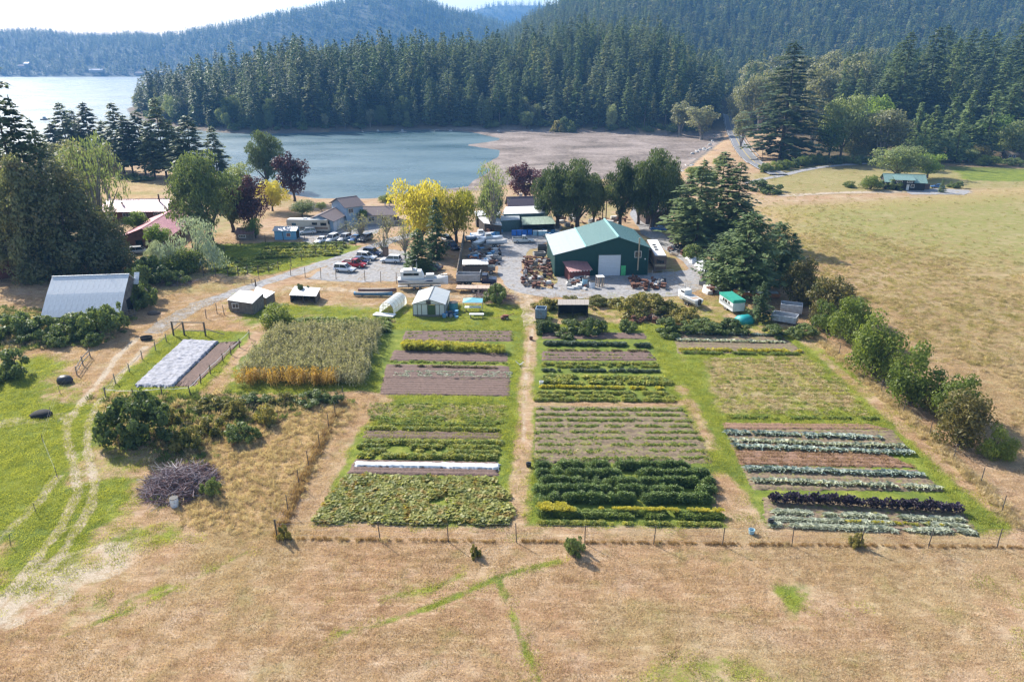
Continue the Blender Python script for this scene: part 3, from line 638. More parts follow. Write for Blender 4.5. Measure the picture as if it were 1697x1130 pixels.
for a, b_, c_, d_ in [(1110,552,522,60),(1160,548,520,70),(1215,550,522,60),(1290,556,530,60),(1330,556,528,50)]:
    T('bramble', a, b_, c_ + 9, d_, 'dark bramble clump along the top edge of the vegetable garden', 'bush', 'brambles along the garden edge')
for a, b_, c_, d_ in [(905,548,518,46),(945,552,524,60),(985,552,520,50),(1040,548,520,34)]:
    T('bramble', a, b_, c_ + 10, d_, 'bramble bush in front of the black shelter', 'bush', 'brambles by the black shelter')
for a, b_, c_, d_ in [(905,512,484,50),(940,506,482,60),(990,505,482,60),(1060,520,478,84),(1100,520,484,70),(1075,505,476,60),(1140,535,500,60),(1030,508,484,50)]:
    T('broom', a, b_, c_ + 9, d_, 'yellow broom bush on the bank below the green workshop', 'bush', 'broom on the workshop bank')
T('bramble', 822, 502, 472, 44, 'bush growing over the heap of cut branches', 'bush')
T('bramble', 952, 918, 888, 40, 'lone bramble bush on the lower garden fence', 'bush')
T('broom', 1422, 905, 882, 26, 'thin weedy bush on the lower garden fence', 'bush'); T('broom', 470, 893, 868, 24, 'weedy bush at the corner post of the garden fence', 'bush')
T('broom', 787, 922, 902, 22, 'dry weed clump just outside the garden fence', 'bush')
for a, b_, c_, lb in [(597,398,350,'bare branched fruit tree beside the beach house drive'),(640,396,346,'bare branched tree before the long low house'),(577,392,365,'smallest bare tree on the beach house verge'),(670,430,352,'thin yellowing tree between the car park and the willow'),(634,424,372,'spindly tree over the parked cars')]:
    T('bare', a, b_, c_, 42, lb)
T('leafy', 601, 372, 347, 22, 'green bush between the garage and the long low house', 'bush'); T('olive', 500, 358, 332, 44, 'olive shrub behind the motorhome', 'bush'); T('olive', 532, 350, 335, 18, 'small shrub against the blue beach house', 'bush')
T('leafy', 420, 395, 362, 30, 'green shrub behind the rusty shed', 'bush')
T('bushcedar', 905, 372, 282, 46, 'narrow cedar against the flank of the full cedar')
T('bushcedar', 985, 374, 290, 44, 'narrow cedar beside the bare utility poles')
T('bushcedar', 1060, 372, 275, 50, 'dark cedar squeezed between the upright and the wide cedar')
T('bigfir', 1222, 405, 268, 100, 'broad fir on the meadow side of the fir clump')
T('bigfir', 1140, 388, 290, 66, 'shorter fir at the lane end of the clump')
T('pine', 1205, 470, 385, 90, 'low rounded pine beside the white plastic sheets')
T('bramble', 1150, 430, 405, 40, 'leafy bush at the foot of the firs by the gravel lane', 'bush')
for a, b_, c_, d_ in [(690,340,322,34),(770,338,316,34),(640,335,322,26),(1010,330,305,36),(1040,322,300,40),(960,330,306,30),(905,330,308,26),(1120,318,296,40),(1170,300,276,40),(1195,275,258,26),(1150,292,276,30)]:
    T('hedge', a, b_, c_, d_, 'leafy beach shrub between the yards and the tide flat', 'bush', 'shrubs along the near beach')
# road side and the east woods
T('alder', 1165, 232, 176, 62, 'rounded grey alder at the head of the bay by the road'); T('alder', 1128, 226, 168, 40, 'mauve grey alder at the edge of the bay woods')
T('bramble', 940, 219, 195, 30, 'yellowish bush on the sand spit', 'bush'); T('broom', 925, 219, 200, 26, 'pale bush on the sand spit below the firs', 'bush'); T('olive', 873, 215, 185, 28, 'grey green willow at the foot of the bay woods', 'bush')
T('bigfir', 1306, 262, 70, 150, 'giant dense fir standing beside the road')
for a, b_, c_, d_ in [(1240,225,112,54),(1262,220,104,60),(1225,215,130,46),(1282,210,98,66),(1360,215,92,80),(1335,190,80,70),(1395,205,86,76),(1420,175,74,70),(1250,180,88,60),(1300,165,76,60),(1380,165,70,70),(1350,245,150,60),(1440,150,66,60),(1230,245,170,40)]:
    T('alder', a, b_, c_ + 14, d_ * .85, 'grey green alder in the pale grove behind the giant fir', 'tree', 'alders of the pale grove')
T('olive', 1400, 262, 158, 74, 'yellow green maple at the edge of the east woods'); T('leafy', 1378, 264, 200, 46, 'bright yellow green maple low at the wood edge'); T('leafy', 1450, 250, 160, 60, 'green maple with yellow leaves beside the bare fir trunks')
T('alder', 1465, 268, 182, 80, 'rounded brownish tree behind the cabin'); T('darkbig', 1430, 262, 200, 60, 'dark evergreen beside the rounded brownish tree')
for a, b_, c_, d_, l_ in [(1478,190,70,60,0),(1496,200,52,86,0),(1540,195,44,92,0),(1575,190,62,66,0),(1600,170,46,70,0),(1640,175,52,80,0),(1680,170,38,84,0),(1560,150,40,70,0),(1620,150,48,66,0),(1660,205,90,70,0),(1697,215,60,90,0)]:
    T('bigfir', a, b_ + 30, c_, d_, 'tall dark fir in the woods east of the cabin', 'tree', 'firs east of the cabin')
for a, b_, c_, d_ in [(1520,262,170,50),(1545,268,175,60),(1578,262,160,60),(1605,258,150,60),(1640,262,150,70),(1530,275,190,44),(1670,250,140,80),(1590,270,185,44)]:
    T('spruce', a, b_, c_, d_, 'mid green spruce at the clearing edge behind the cabin', 'tree', 'spruces at the clearing edge')
T('olive', 1490, 297, 243, 86, 'big rounded shade tree directly behind the cabin'); T('leafy', 1540, 296, 254, 52, 'darker rounded tree at the gable of the cabin')
for kd, a, b_, c_, d_, lb in [('hedge',1408,311,300,22,'small clipped bush in the lawn beside the cabin'),('hedge',1444,315,292,40,'green shrub in front of the cabin porch'),('bramble',1478,314,296,40,'grey green shrub under the cabin eave'),('spruce',1561,320,297,14,'small young spruce by the cabin car'),('bramble',1585,312,300,26,'shrub on the gravel beside the cabin car'),
    ('olive',1688,262,200,70,'yellow green tree shading the garden hut'),('leafy',1650,255,190,60,'green rounded tree at the garden clearing'),('rust',1625,268,240,36,'reddish shrub at the garden clearing'),('olive',1605,268,246,40,'yellow shrub at the garden clearing'),('broom',1585,262,250,22,'small yellow shrub at the garden clearing'),('hedge',1640,275,258,40,'low green shrub by the garden path'),('bramble',1680,275,262,34,'low rounded shrub in front of the garden hut'),('leafy',1546,258,232,36,'dark green shrub below the east firs'),
    ('bramble',1268,318,300,64,'wide dark bramble patch at the corner of the meadow')]:
    T(kd, a, b_, c_, d_, lb, 'bush')
for k in range(9):
    T('hedge' if k % 2 else 'bramble', 1268 + k * 11 + (k % 3) * 3, 286 - k * 2, 270 - k * 2, 26, 'low roadside hedge bush along the cabin lane', 'bush', 'hedge along the cabin lane')
for k in range(8): T('bramble', 1360 + k * 14, 272 - (k % 2) * 3, 258, 24, 'low bush along the foot of the east woods', 'bush', 'low bushes at the foot of the east woods')
for a, b_, c_, d_ in [(215,296,288,40),(235,300,292,40)]: T('bramble', a, b_, c_, d_, 'clipped low hedge on the grassy point', 'bush', 'hedges on the grassy point')
# wood behind the single east trees
g = np.random.default_rng(31); n = 1500; y0 = g.uniform(400, 900, n); u0 = g.uniform(.43, .85, n); x0 = u0 * y0; z0 = height(x0, y0)
scatter('woodland', np.stack([x0, y0, z0], 1), CK, len(KIT['fir']), .6, 1.15, 'conifer wood filling the valley side east of the cabin', 'woodland', 32, tilt=.02)
n = 300; y0 = g.uniform(470, 760, n); u0 = g.uniform(.33, .5, n); x0 = u0 * y0; z0 = height(x0, y0); q = seg_d(x0, y0, road_w) > 16
scatter('woodland', np.stack([x0, y0, z0], 1)[q], proto_coll([v[1] for v in KIT['alder']]), 3, .8, 1.2, 'pale alder wood in the valley behind the giant fir', 'woodland', 33, tilt=.03)
# ================================================================ THE VEGETABLE GARDEN
def lerp2(q, a, b):                    # bilinear point of a pixel quad: far-left, far-right, near-right, near-left
    w = [P(*c) for c in q]; return (w[0] * (1 - a) + w[1] * a) * (1 - b) + (w[3] * (1 - a) + w[2] * a) * b
SOIL = mat('garden_soil', (.15, .098, .078), .95, 0, .5, 5.0, None, bmp=.6); SOIL_R = mat('reddish_soil', (.23, .135, .085), .95, 0, .55, 5.0, None, bmp=.6); MULCH = mat('weedy_soil', (.18, .13, .085), .95, 0, .6, 3.0, None, rust=(.52, (.2, .21, .05)), bmp=.6)
def bed(q, ridges, m=SOIL, nu=70, amp=.09, seed=0):
    nv = max(6, ridges * 6); A, B = np.meshgrid(np.linspace(0, 1, nu), np.linspace(0, 1, nv)); w = [np.array(P(*c)) for c in q]
    V = ((w[0] * (1 - A[..., None]) + w[1] * A[..., None]) * (1 - B[..., None]) + (w[3] * (1 - A[..., None]) + w[2] * A[..., None]) * B[..., None])
    e = np.minimum(np.minimum(A, 1 - A) * nu, np.minimum(B, 1 - B) * nv); V[..., 2] += .03 + amp * np.clip(e / 3, 0, 1) * (np.abs(np.sin(B * math.pi * ridges)) * .8 + .5 * fbm(V[..., 0] * 2, V[..., 1] * 2, 77)) - .05 * (e < .5)
    edge = (e < 1.2); V[..., 0] += edge * RNG.normal(0, .12, A.shape); V[..., 1] += edge * RNG.normal(0, .1, A.shape)
    J = np.arange(A.size).reshape(A.shape); Fq = np.stack([J[:-1, :-1], J[:-1, 1:], J[1:, 1:], J[1:, :-1]], -1).reshape(-1, 4)
    o = link(bpy.data.objects.new('soil_bed', np_mesh('soil_bed', V.reshape(-1, 3), Fq, [m], True))); tag(o, kind='structure'); return o
bed([(672,548),(850,548),(850,566),(664,566)], 4); bed([(652,580),(843,585),(841,600),(645,598)], 4); bed([(640,603),(845,606),(846,629),(634,628)], 4); bed([(634,627),(846,629),(845,657),(628,654)], 7)
bed([(606,711),(832,716),(832,728),(600,726)], 2); bed([(588,761),(828,765),(827,790),(575,785)], 4)
bed([(899,549),(1068,552),(1074,562),(898,562)], 3); bed([(898,582),(1076,582),(1092,598),(897,598)], 4)
bed([(888,672),(1130,674),(1185,768),(884,768)], 10, MULCH, 90, .12)
bed([(1196,700),(1440,702),(1480,712),(1200,712)], 2, SOIL_R); bed([(1203,712),(1480,712),(1515,752),(1212,745)], 6, MULCH); bed([(1214,745),(1470,752),(1520,776),(1226,770)], 4, SOIL_R); bed([(1226,770),(1520,778),(1570,815),(1246,812)], 5, MULCH)
bed([(1262,822),(1590,838),(1625,884),(1268,876)], 6, MULCH); bed([(1114,547),(1290,553),(1338,586),(1122,586)], 6, MULCH); bed([(366,566),(402,564),(322,641),(286,643)], 3)
# ---------------------------------------------------------------- crop plants
def leaves(seed, n, r, h, L, Wd, up=.4, dome=.6, curl=0.):
    g = np.random.default_rng(seed); a = g.random(n) * 6.283; q = g.random(n) ** .6
    c = np.stack([np.cos(a) * r * q, np.sin(a) * r * q, h * (.25 + .75 * g.random(n)) * (1 - dome * q * q)], 1)
    d = np.stack([np.cos(a + g.normal(0, .6, n)), np.sin(a + g.normal(0, .6, n)), up + g.normal(0, .4, n)], 1); d = unit(d)
    v = unit(np.cross(d, g.normal(0, .4, (n, 3)) + np.array([0, 0, 1]))); s = g.uniform(.6, 1.25, n)[:, None]
    return rhomb(c, d * L * .5 * s, v * Wd * .5 * s)
def rosette(seed, n, r, h, Wd):
    g = np.random.default_rng(seed); a = np.arange(n) * 2.4 + g.normal(0, .2, n); q = (np.arange(n) + 1) / n; e = (1.25 - 1.05 * q)[:, None]
    d = np.stack([np.cos(a), np.sin(a), np.zeros(n)], 1); dirr = unit(d + np.array([0, 0, 1.]) * e * 1.2); L = r * (.45 + .6 * q)[:, None]
    b0 = d * .04 + np.array([0, 0, h * .25]); m1 = b0 + dirr * L * .55; tip = b0 + dirr * L + d * L * .1 - np.array([0, 0, 1]) * L * .15
    sv = np.cross(d, [0, 0, 1]) * Wd * (.5 + .5 * q)[:, None] * .5
    V = np.stack([b0, m1 + sv + np.array([0, 0, .05]), tip, m1 - sv + np.array([0, 0, .05])], 1).reshape(-1, 3); return V, np.arange(4 * n).reshape(n, 4)
def corn(seed, h=2.2):
    g = np.random.default_rng(seed); C = []; U = []; Vv = []
    for i in range(11):
        z = h * (.15 + .7 * i / 10); a = (i % 2) * math.pi + g.normal(0, .5); L = g.uniform(.55, .9) * (1.1 - .4 * i / 10)
        for s_, dz, ll in ((.3, .15, .5), (.75, .1, .5)):
            d = np.array([math.cos(a), math.sin(a), .5 if s_ < .5 else -.7]); C.append(np.array([math.cos(a) * L * s_, math.sin(a) * L * s_, z + dz]))
            U.append(unit(d) * L * .32); Vv.append(np.array([-math.sin(a), math.cos(a), g.normal(0, .3)]) * .055)
    for i in range(6):
        a = g.random() * 6.28; C.append(np.array([math.cos(a) * .08, math.sin(a) * .08, h + .05])); U.append(np.array([math.cos(a) * .12, math.sin(a) * .12, .2])); Vv.append(np.array([-math.sin(a), math.cos(a), 0]) * .035)
    return join([rhomb(np.array(C), np.array(U), np.array(Vv)), tube_arr([(0, 0, 0), (0, 0, h)], [.02, .012], 3) if False else rhomb(np.array([[0, 0, h / 2]]), np.array([[0, 0, h / 2]]), np.array([[.03, .02, 0]]))])
C_CORN = leafmat('corn_leaf', (.1, .11, .04), (.52, .47, .28), .35); C_CORNG = leafmat('ripe_corn_leaf', (.3, .17, .03), (.62, .42, .1), .4)
C_LIME = leafmat('lime_crop', (.13, .16, .025), (.48, .46, .1), .4); C_GRN = leafmat('green_crop', (.085, .13, .028), (.28, .34, .08), .4); C_DK = leafmat('tomato_leaf', (.045, .085, .02), (.21, .28, .08), .35)
C_SQ = leafmat('squash_leaf', (.085, .12, .03), (.45, .44, .14), .4, (.34, .24, .06), .9); C_YEL = leafmat('yellow_leaf', (.3, .29, .03), (.62, .53, .07), .4); C_BLUE = leafmat('cabbage_leaf', (.13, .18, .15), (.42, .48, .42), .2)
C_PALE = leafmat('pale_cabbage_leaf', (.17, .2, .13), (.52, .54, .42), .25); C_PUR = leafmat('purple_kale_leaf', (.016, .012, .024), (.07, .05, .085), .2); C_BRN = leafmat('brown_crop', (.06, .055, .02), (.2, .14, .06), .3)
C_KALE = leafmat('kale_leaf', (.035, .065, .035), (.15, .2, .12), .25); C_STRAW = leafmat('straw', (.26, .19, .1), (.66, .53, .34), .3); C_GRASS = leafmat('grass_blade', (.12, .16, .022), (.45, .44, .09), .4)
C_DRY = leafmat('dry_blade', (.23, .14, .08), (.68, .51, .36), .3); C_RED = leafmat('reddish_stubble', (.2, .11, .05), (.42, .27, .14), .3)
lm_ = lambda arr, m_: lightmesh('plant', arr, m_)
PK = {k: proto_coll(v) for k, v in {
 'corn': [lm_(corn(i, 2.2), C_CORN) for i in range(4)], 'ripe': [lm_(corn(10 + i, 2.1), C_CORNG) for i in range(3)],
 'bean': [lm_(leaves(i, 60, .42, .5, .2, .15), C_LIME) for i in range(3)] + [lm_(leaves(i + 5, 60, .42, .5, .2, .15), C_GRN) for i in range(2)],
 'lush': [lm_(leaves(20 + i, 80, .5, .8, .26, .13), C_GRN) for i in range(3)], 'squash': [lm_(leaves(30 + i, 34, .6, .5, .34, .3, .2, .5), C_SQ) for i in range(4)],
 'limesq': [lm_(leaves(36 + i, 40, .6, .55, .34, .28, .3, .5), C_LIME) for i in range(2)] + [lm_(leaves(38, 40, .6, .55, .34, .28, .3, .5), C_GRN)],
 'tomato': [lm_(leaves(40 + i, 190, .62, 1.1, .2, .12, .3, .6), C_DK) for i in range(3)], 'flower': [lm_(join([leaves(50 + i, 70, .3, 1.0, .28, .08, 1.2, .1)]), C_LIME) for i in range(2)] ,
 'bloom': [lm_(leaves(55 + i, 60, .42, .35, .16, .13, .6, .4), C_YEL) for i in range(2)], 'yelrow': [lm_(leaves(57 + i, 60, .36, .55, .18, .13, .5, .5), C_YEL) for i in range(2)] + [lm_(leaves(59, 60, .36, .5, .18, .13, .5, .5), C_LIME)],
 'small': [lm_(leaves(60 + i, 22, .22, .22, .14, .1), C_GRN) for i in range(2)] + [lm_(leaves(62, 22, .22, .2, .14, .1), C_LIME)], 'pale': [lm_(leaves(64 + i, 22, .2, .18, .14, .1), C_PALE) for i in range(2)],
 'brown': [lm_(leaves(66 + i, 40, .35, .5, .18, .1), C_BRN) for i in range(2)], 'kale': [lm_(leaves(70 + i, 90, .42, .75, .26, .16, .7, .4), C_KALE) for i in range(3)],
 'cab': [lm_(rosette(74 + i, 16, .5, .3, .3), C_BLUE) for i in range(3)], 'pcab': [lm_(rosette(78 + i, 15, .45, .3, .26), C_PALE) for i in range(3)],
 'straw': [lm_(leaves(82 + i, 60, .6, .04, .3, .05, .05, .2), C_STRAW) for i in range(2)],
 'stub': [lm_(leaves(87 + i, 46, .45, .14, .16, .06, .5, .3), C_STRAW) for i in range(2)] + [lm_(leaves(89, 40, .4, .16, .14, .07, .5, .3), C_LIME)],
 'red': [lm_(leaves(85 + i, 40, .4, .15, .14, .06, .5, .3), C_RED) for i in range(2)],
}.items()}
NK = {k: len(c.objects) for k, c in PK.items()}
def qpts(q, n, seed, z=.03, jit=0, rows=0):
    g = np.random.default_rng(seed); w = [np.array(P(*c)) for c in q]; A = g.random((n, 1)); B = g.random((n, 1))
    if rows: rid = np.floor(B * rows); A = A * (1 - .05 * np.random.default_rng(seed + 1).random(rows + 1)[rid.astype(int)]) + .025 * np.random.default_rng(seed + 2).random(rows + 1)[rid.astype(int)]; B = (np.floor(B * rows) + .5) / rows + g.normal(0, .10 / rows, B.shape)
    p = (w[0] * (1 - A) + w[1] * A) * (1 - B) + (w[3] * (1 - A) + w[2] * A) * B; p[:, 2] = G + z; p[:, :2] += g.normal(0, jit, (n, 2)); return p
SEED = [100]
def crop(kind, q, n, s0, s1, label, cat='crop', rows=0, name='crop_row', jit=.08, z=.03):
    SEED[0] += 1; pts = qpts(q, int(n * 1.35), SEED[0], z, jit, rows); nz = fbm(pts[:, 0] / 1.6, pts[:, 1] / 1.1, SEED[0] % 50); pts = pts[nz > np.quantile(nz, .26)]
    return scatter(name, pts, PK[kind], NK[kind], s0, s1, label, cat, SEED[0], tilt=.12, sz=1.0 if kind in ('corn', 'ripe', 'flower', 'tomato') else .74)
def rowq(x0, y0, x1, y1, w=7, x2=None, x3=None): return [(x0, y0 - w / 2), (x1, y1 - w / 2), (x3 or x1, y1 + w / 2), (x2 or x0, y0 + w / 2)]
# corn block
crop('corn', [(455,553),(638,549),(608,632),(392,630)], 2400, .85, 1.12, 'block of tall green corn with pale tassels', 'corn', 26, 'corn_field')
crop('ripe', [(394,630),(560,632),(556,642),(390,641)], 190, .85, 1.08, 'golden ripe corn along the low end of the corn block', 'corn', 4, 'corn_field')
crop('corn', [(560,630),(608,630),(602,643),(556,642)], 60, .85, 1.08, 'green corn at the low corner of the corn block beside the ripe corn', 'corn', 4, 'corn_field')
crop('lush', [(455,532),(650,530),(644,552),(450,552)], 900, .9, 1.5, 'band of bright green leafy crop behind the corn', 'crop', 5)
# second column, upper plot
crop('small', [(676,546),(850,546),(850,566),(668,566)], 330, .8, 1.4, 'thin green seedling rows on the top bed beyond the goldenrod', 'crop', 4)
crop('flower', [(668,574),(745,576),(744,584),(667,582)], 150, 1.0, 1.35, 'tall yellow flowering row, the fuller half', 'flower row'); crop('flower', [(752,576),(838,580),(836,588),(750,584)], 120, .8, 1.25, 'tall yellow flowering row, the half that tapers lower', 'flower row')
crop('bloom', [(668,574),(745,576),(744,582),(667,580)], 130, .8, 1.1, 'yellow blossom over the fuller flowering row', 'flower row', z=1.0); crop('bloom', [(754,576),(810,579),(808,585),(752,582)], 70, .6, .9, 'yellow blossom over the tapering flowering row', 'flower row', z=.9)
crop('small', [(648,596),(843,599),(843,606),(645,602)], 160, .8, 1.3, 'weedy green strip between two bare soil beds', 'crop', 1); crop('brown', [(655,605),(845,609),(845,614),(650,609)], 90, .7, 1.1, 'dark brownish crop row above the pale seedlings', 'crop', 1)
crop('pale', [(655,614),(846,617),(846,627),(650,625)], 330, .9, 1.5, 'three rows of pale green seedlings beside the ploughed bed', 'crop', 3)
# second column, lower plot
crop('small', [(615,690),(835,692),(834,707),(608,705)], 520, .9, 1.6, 'low green rows above the dark bushy row', 'crop', 4); crop('bean', [(606,708),(832,711),(832,717),(604,713)], 150, .8, 1.2, 'bushy dark green row edging a soil strip', 'crop', 1)
crop('bean', [(600,730),(832,732),(830,764),(588,760)], 760, .85, 1.25, 'thick bed of lime green beans above the white row cover', 'bean bed', 4, 'bean_bed')
crop('squash', [(575,792),(832,796),(846,868),(522,866)], 1250, .85, 1.3, 'sprawling squash bed with orange tinged leaves', 'squash bed', 0, 'squash_bed')
# third column
crop('kale', [(898,566),(1078,570),(1082,578),(898,575)], 190, .85, 1.1, 'dark green kale hedge row below the bare purple soil', 'kale row', 1, 'kale_row'); crop('brown', [(898,579),(1078,581),(1078,585),(898,584)], 110, .7, 1, 'thin dark crop row under the kale hedge', 'crop', 1)
crop('small', [(898,586),(1080,586),(1088,596),(898,596)], 120, .8, 1.3, 'scattered weeds on the soil bed under the kale hedge', 'weeds', 2)
crop('bean', [(896,602),(1090,602),(1095,610),(896,610)], 220, .7, 1.1, 'green leafy rows over the grey green row', 'crop', 2); crop('kale', [(896,612),(1096,614),(1098,619),(896,618)], 130, .55, .8, 'grey green crop row above the lime squash', 'crop', 1)
crop('limesq', [(898,622),(1104,626),(1110,640),(894,636)], 300, .8, 1.2, 'lime green squash rows in the third garden column', 'squash row', 2, 'squash_row'); crop('yelrow', [(894,640),(1105,643),(1106,647),(892,644)], 140, .8, 1.05, 'narrow bright yellow row beneath the lime squash', 'crop', 1)
crop('bean', [(892,649),(1110,650),(1122,668),(888,666)], 640, .75, 1.1, 'pale lime bed above the dry grass strip', 'bean bed', 3, 'bean_bed')
crop('small', [(888,674),(1130,676),(1185,766),(884,768)], 2700, .8, 1.6, 'weedy low rows streaked with straw mulch', 'crop', 9); crop('straw', [(895,690),(1150,692),(1175,750),(890,750)], 240, .7, 1.2, 'straw mulch between the weedy low rows', 'mulch', 7, 'straw_mulch')
for k in range(5):
    ty = 776 + k * 13.5; crop('tomato', rowq(890 - k * .5, ty, 1165 + k * 8, ty + 2, 6), 170 + 6 * k, .75, 1.12, ['dark tomato row edging the weedy rows', 'second dark tomato row below the weedy rows', 'middle dark tomato row of five', 'fourth dark tomato row below the weedy rows', 'dark tomato row just above the yellow hedge row'][k], 'tomato row', 1, 'tomato_row')
crop('lush', [(890,846),(958,848),(958,858),(890,856)], 90, .8, 1.1, 'green stems of the yellow flower clump at the row end', 'flower row', 2); crop('bloom', [(890,844),(956,846),(956,856),(890,854)], 70, .7, 1.0, 'bright yellow flower clump at the end of the hedge row', 'flower row', z=.75)
crop('lush', [(960,850),(1196,853),(1199,861),(960,858)], 330, .75, 1.0, 'clipped green hedge row with yellow top', 'crop', 2); crop('bloom', [(990,848),(1194,852),(1196,856),(990,852)], 190, .45, .65, 'yellow tips along the clipped hedge row', 'crop', 1, z=.62)
crop('bean', [(892,865),(1200,868),(1202,872),(892,869)], 190, .6, .9, 'lowest row of small green plants in the third column', 'crop', 1)
# fourth column
crop('yelrow', [(1124,577),(1325,580),(1335,587),(1126,585)], 190, .8, 1.2, 'yellow green row below the top cabbages', 'crop', 1); crop('lush', [(1126,583),(1320,586),(1328,590),(1128,588)], 120, .5, .8, 'green crop edging the yellow row', 'crop', 1)
crop('red', [(1210,745),(1470,752),(1520,776),(1226,770)], 420, .8, 1.4, 'reddish stubble between two cabbage beds', 'stubble', 4, 'stubble')
crop('small', [(1190,686),(1460,690),(1465,698),(1195,697)], 260, .9, 1.8, 'rough green weeds above the cabbage bed', 'weeds', 1)
crop('small', [(1170,596),(1345,592),(1450,690),(1195,684)], 420, .6, 1.3, 'weed streaks on the resting plot above the cabbages', 'weeds', 14, 'weeds'); crop('stub', [(1165,594),(1345,590),(1455,692),(1190,686)], 700, .8, 1.5, 'dry stubble rows of the resting plot', 'stubble', 16, 'stubble')
crop('small', [(612,668),(838,668),(836,692),(604,692)], 420, .6, 1.3, 'weed rows below the ploughed bed', 'weeds', 6, 'weeds'); crop('stub', [(612,672),(838,672),(836,692),(604,692)], 200, .8, 1.4, 'dry stubble below the ploughed bed', 'stubble', 5, 'stubble')
def plants(keyname, name, meshes, x0, y0, x1, y1, n, s0, s1, label, cat, group):
    g = np.random.default_rng(n + int(x0)); a = P(x0, y0); b_ = P(x1, y1); mm = [o.data for o in meshes.objects]
    for i in range(n):
        if g.random() < .02: continue
        p = a.lerp(b_, (i + .5 + g.normal(0, .12)) / n); o = bpy.data.objects.new(name, mm[i % len(mm)]); s = g.uniform(s0, s1)
        o.location = (p.x, p.y + g.normal(0, .08), G + .05); o.rotation_euler = (g.normal(0, .1), g.normal(0, .1), g.random() * 6.28); o.scale = (s, s, s * g.uniform(.9, 1.2)); link(o); tag(o, label, cat, group)
KP = [lm_(leaves(300 + i, 150, .45, 1.0, .24, .18, .7, .35), C_PUR) for i in range(3)]
class _C: pass
kp = _C(); kp.objects = [type('o', (), {'data': q})() for q in KP]
plants('kp', 'purple_kale_plant', kp, 1272, 832, 1592, 849, 30, 1.05, 1.3, 'dark purple kale plant in the purple row', 'kale plant', 'purple kale row')
for i, (x0, y0, x1, y1, n, kd, nm, lb, gp) in enumerate([
 (1118,553,1292,558,34,'cab','cabbage_plant','blue green cabbage in the topmost cabbage row','topmost cabbage row'), (1122,565,1300,569,34,'pcab','cabbage_plant','pale cabbage in the row above the yellow row','pale top cabbages'),
 (1202,718,1460,727,34,'cab','cabbage_plant','blue green cabbage under the rough weeds, topmost row of its bed','cabbage bed below the weeds'), (1208,731,1495,742,44,'pcab','cabbage_plant','whitish cabbage in the middle row below the rough weeds','whitish cabbage row'), (1214,741,1512,753,34,'cab','cabbage_plant','loose blue cabbage in the row above the reddish stubble','cabbages above the stubble'),
 (1234,778,1530,789,44,'cab','cabbage_plant','blue cabbage in the row just below the reddish stubble','cabbages below the stubble'), (1246,797,1562,811,38,'pcab','cabbage_plant','grey green cabbage above the grass strip over the purple kale','cabbages above the purple kale')]):
    plants(kd, nm, PK[kd], x0, y0, x1, y1, n, 1.05, 1.5, lb, 'cabbage', gp)
crop('pcab', rowq(1276, 849, 1600, 864, 6), 260, .9, 1.25, 'pale cabbage row right below the purple kale', 'cabbage row', 1, 'cabbage_row'); crop('pcab', rowq(1276, 861, 1612, 873, 6), 200, .75, 1.15, 'gappy yellowing cabbage row second below the purple kale', 'cabbage row', 1, 'cabbage_row'); crop('pcab', rowq(1276, 871, 1620, 883, 6), 250, .85, 1.2, 'lowest pale cabbage row near the garden fence', 'cabbage row', 1, 'cabbage_row')
crop('yelrow', rowq(1400, 866, 1560, 871, 5), 60, .5, .8, 'yellowed leaves among the gappy cabbage row', 'crop', 1)
# cottage vegetable garden
crop('bean', [(440,410),(575,408),(560,425),(420,432)], 700, 1.0, 2.0, 'leafy lime green vegetables of the fenced cottage garden', 'vegetables', 4, 'vegetable_bed'); crop('lush', [(440,405),(590,402),(585,410),(440,412)], 160, .8, 1.2, 'green plants along the upper fence of the cottage garden', 'vegetables', 2, 'vegetable_bed'); crop('limesq', [(370,425),(480,440),(400,458),(350,450)], 130, .7, 1.4, 'straggling lime plants in the low corner of the cottage garden', 'vegetables', 0, 'vegetable_bed')
# ---------------------------------------------------------------- grass and rough growth
def tuft(seed, n, r, h, wdt):
    g = np.random.default_rng(seed); a = g.random(n) * 6.283; q = np.sqrt(g.random(n)) * r; c = np.stack([np.cos(a) * q, np.sin(a) * q, np.zeros(n)], 1); L = h * g.uniform(.5, 1.2, n)[:, None]
    d = unit(g.normal(0, .5, (n, 3)) * [1, 1, 0] + [0, 0, 1]); v = unit(np.cross(d, g.normal(size=(n, 3)))); return rhomb(c + d * L * .5, d * L * .5, v * wdt)
TG = proto_coll([lm_(tuft(i, 70, .7, .16, .022), C_GRASS) for i in range(3)]); TD = proto_coll([lm_(tuft(5 + i, 110, .8, .1, .019), C_DRY) for i in range(3)])
TT = proto_coll([lm_(tuft(9 + i, 70, .6, .7, .025), C_STRAW) for i in range(3)]); TW = proto_coll([lm_(tuft(13 + i, 60, .5, .5, .04), L_BRAMBLE) for i in range(2)] + [lm_(tuft(16, 60, .5, .6, .04), C_STRAW)])
g = np.random.default_rng(50); vi = np.where((GY < 190) & (np.abs(GX) < GY * .82 + 8) & (GY > 30))[0]
blocked = np.zeros(len(GX), bool)
def pick(prob, n, seed):
    gg = np.random.default_rng(seed); pr = prob[vi]; c = gg.random(len(vi)) < pr; k = vi[c]; k = gg.permutation(k)[:n]
    p = np.stack([GX[k] + gg.uniform(-.3, .3, len(k)), GY[k] + gg.uniform(-.3, .3, len(k)), GZ[k]], 1); return p
bedq = [[(388,553),(640,548),(612,643),(388,643)], [(628,547),(850,547),(846,657),(628,655)], [(588,725),(832,728),(846,870),(522,866)], [(888,548),(1070,548),(1115,668),(886,668)], [(884,672),(1130,674),(1200,868),(888,868)], [(1196,700),(1480,712),(1620,884),(1268,876)], [(305,563),(400,564),(320,643),(222,641)], [(1114,547),(1290,553),(1336,586),(1122,586)]]
gardn = np.ones(len(GX))
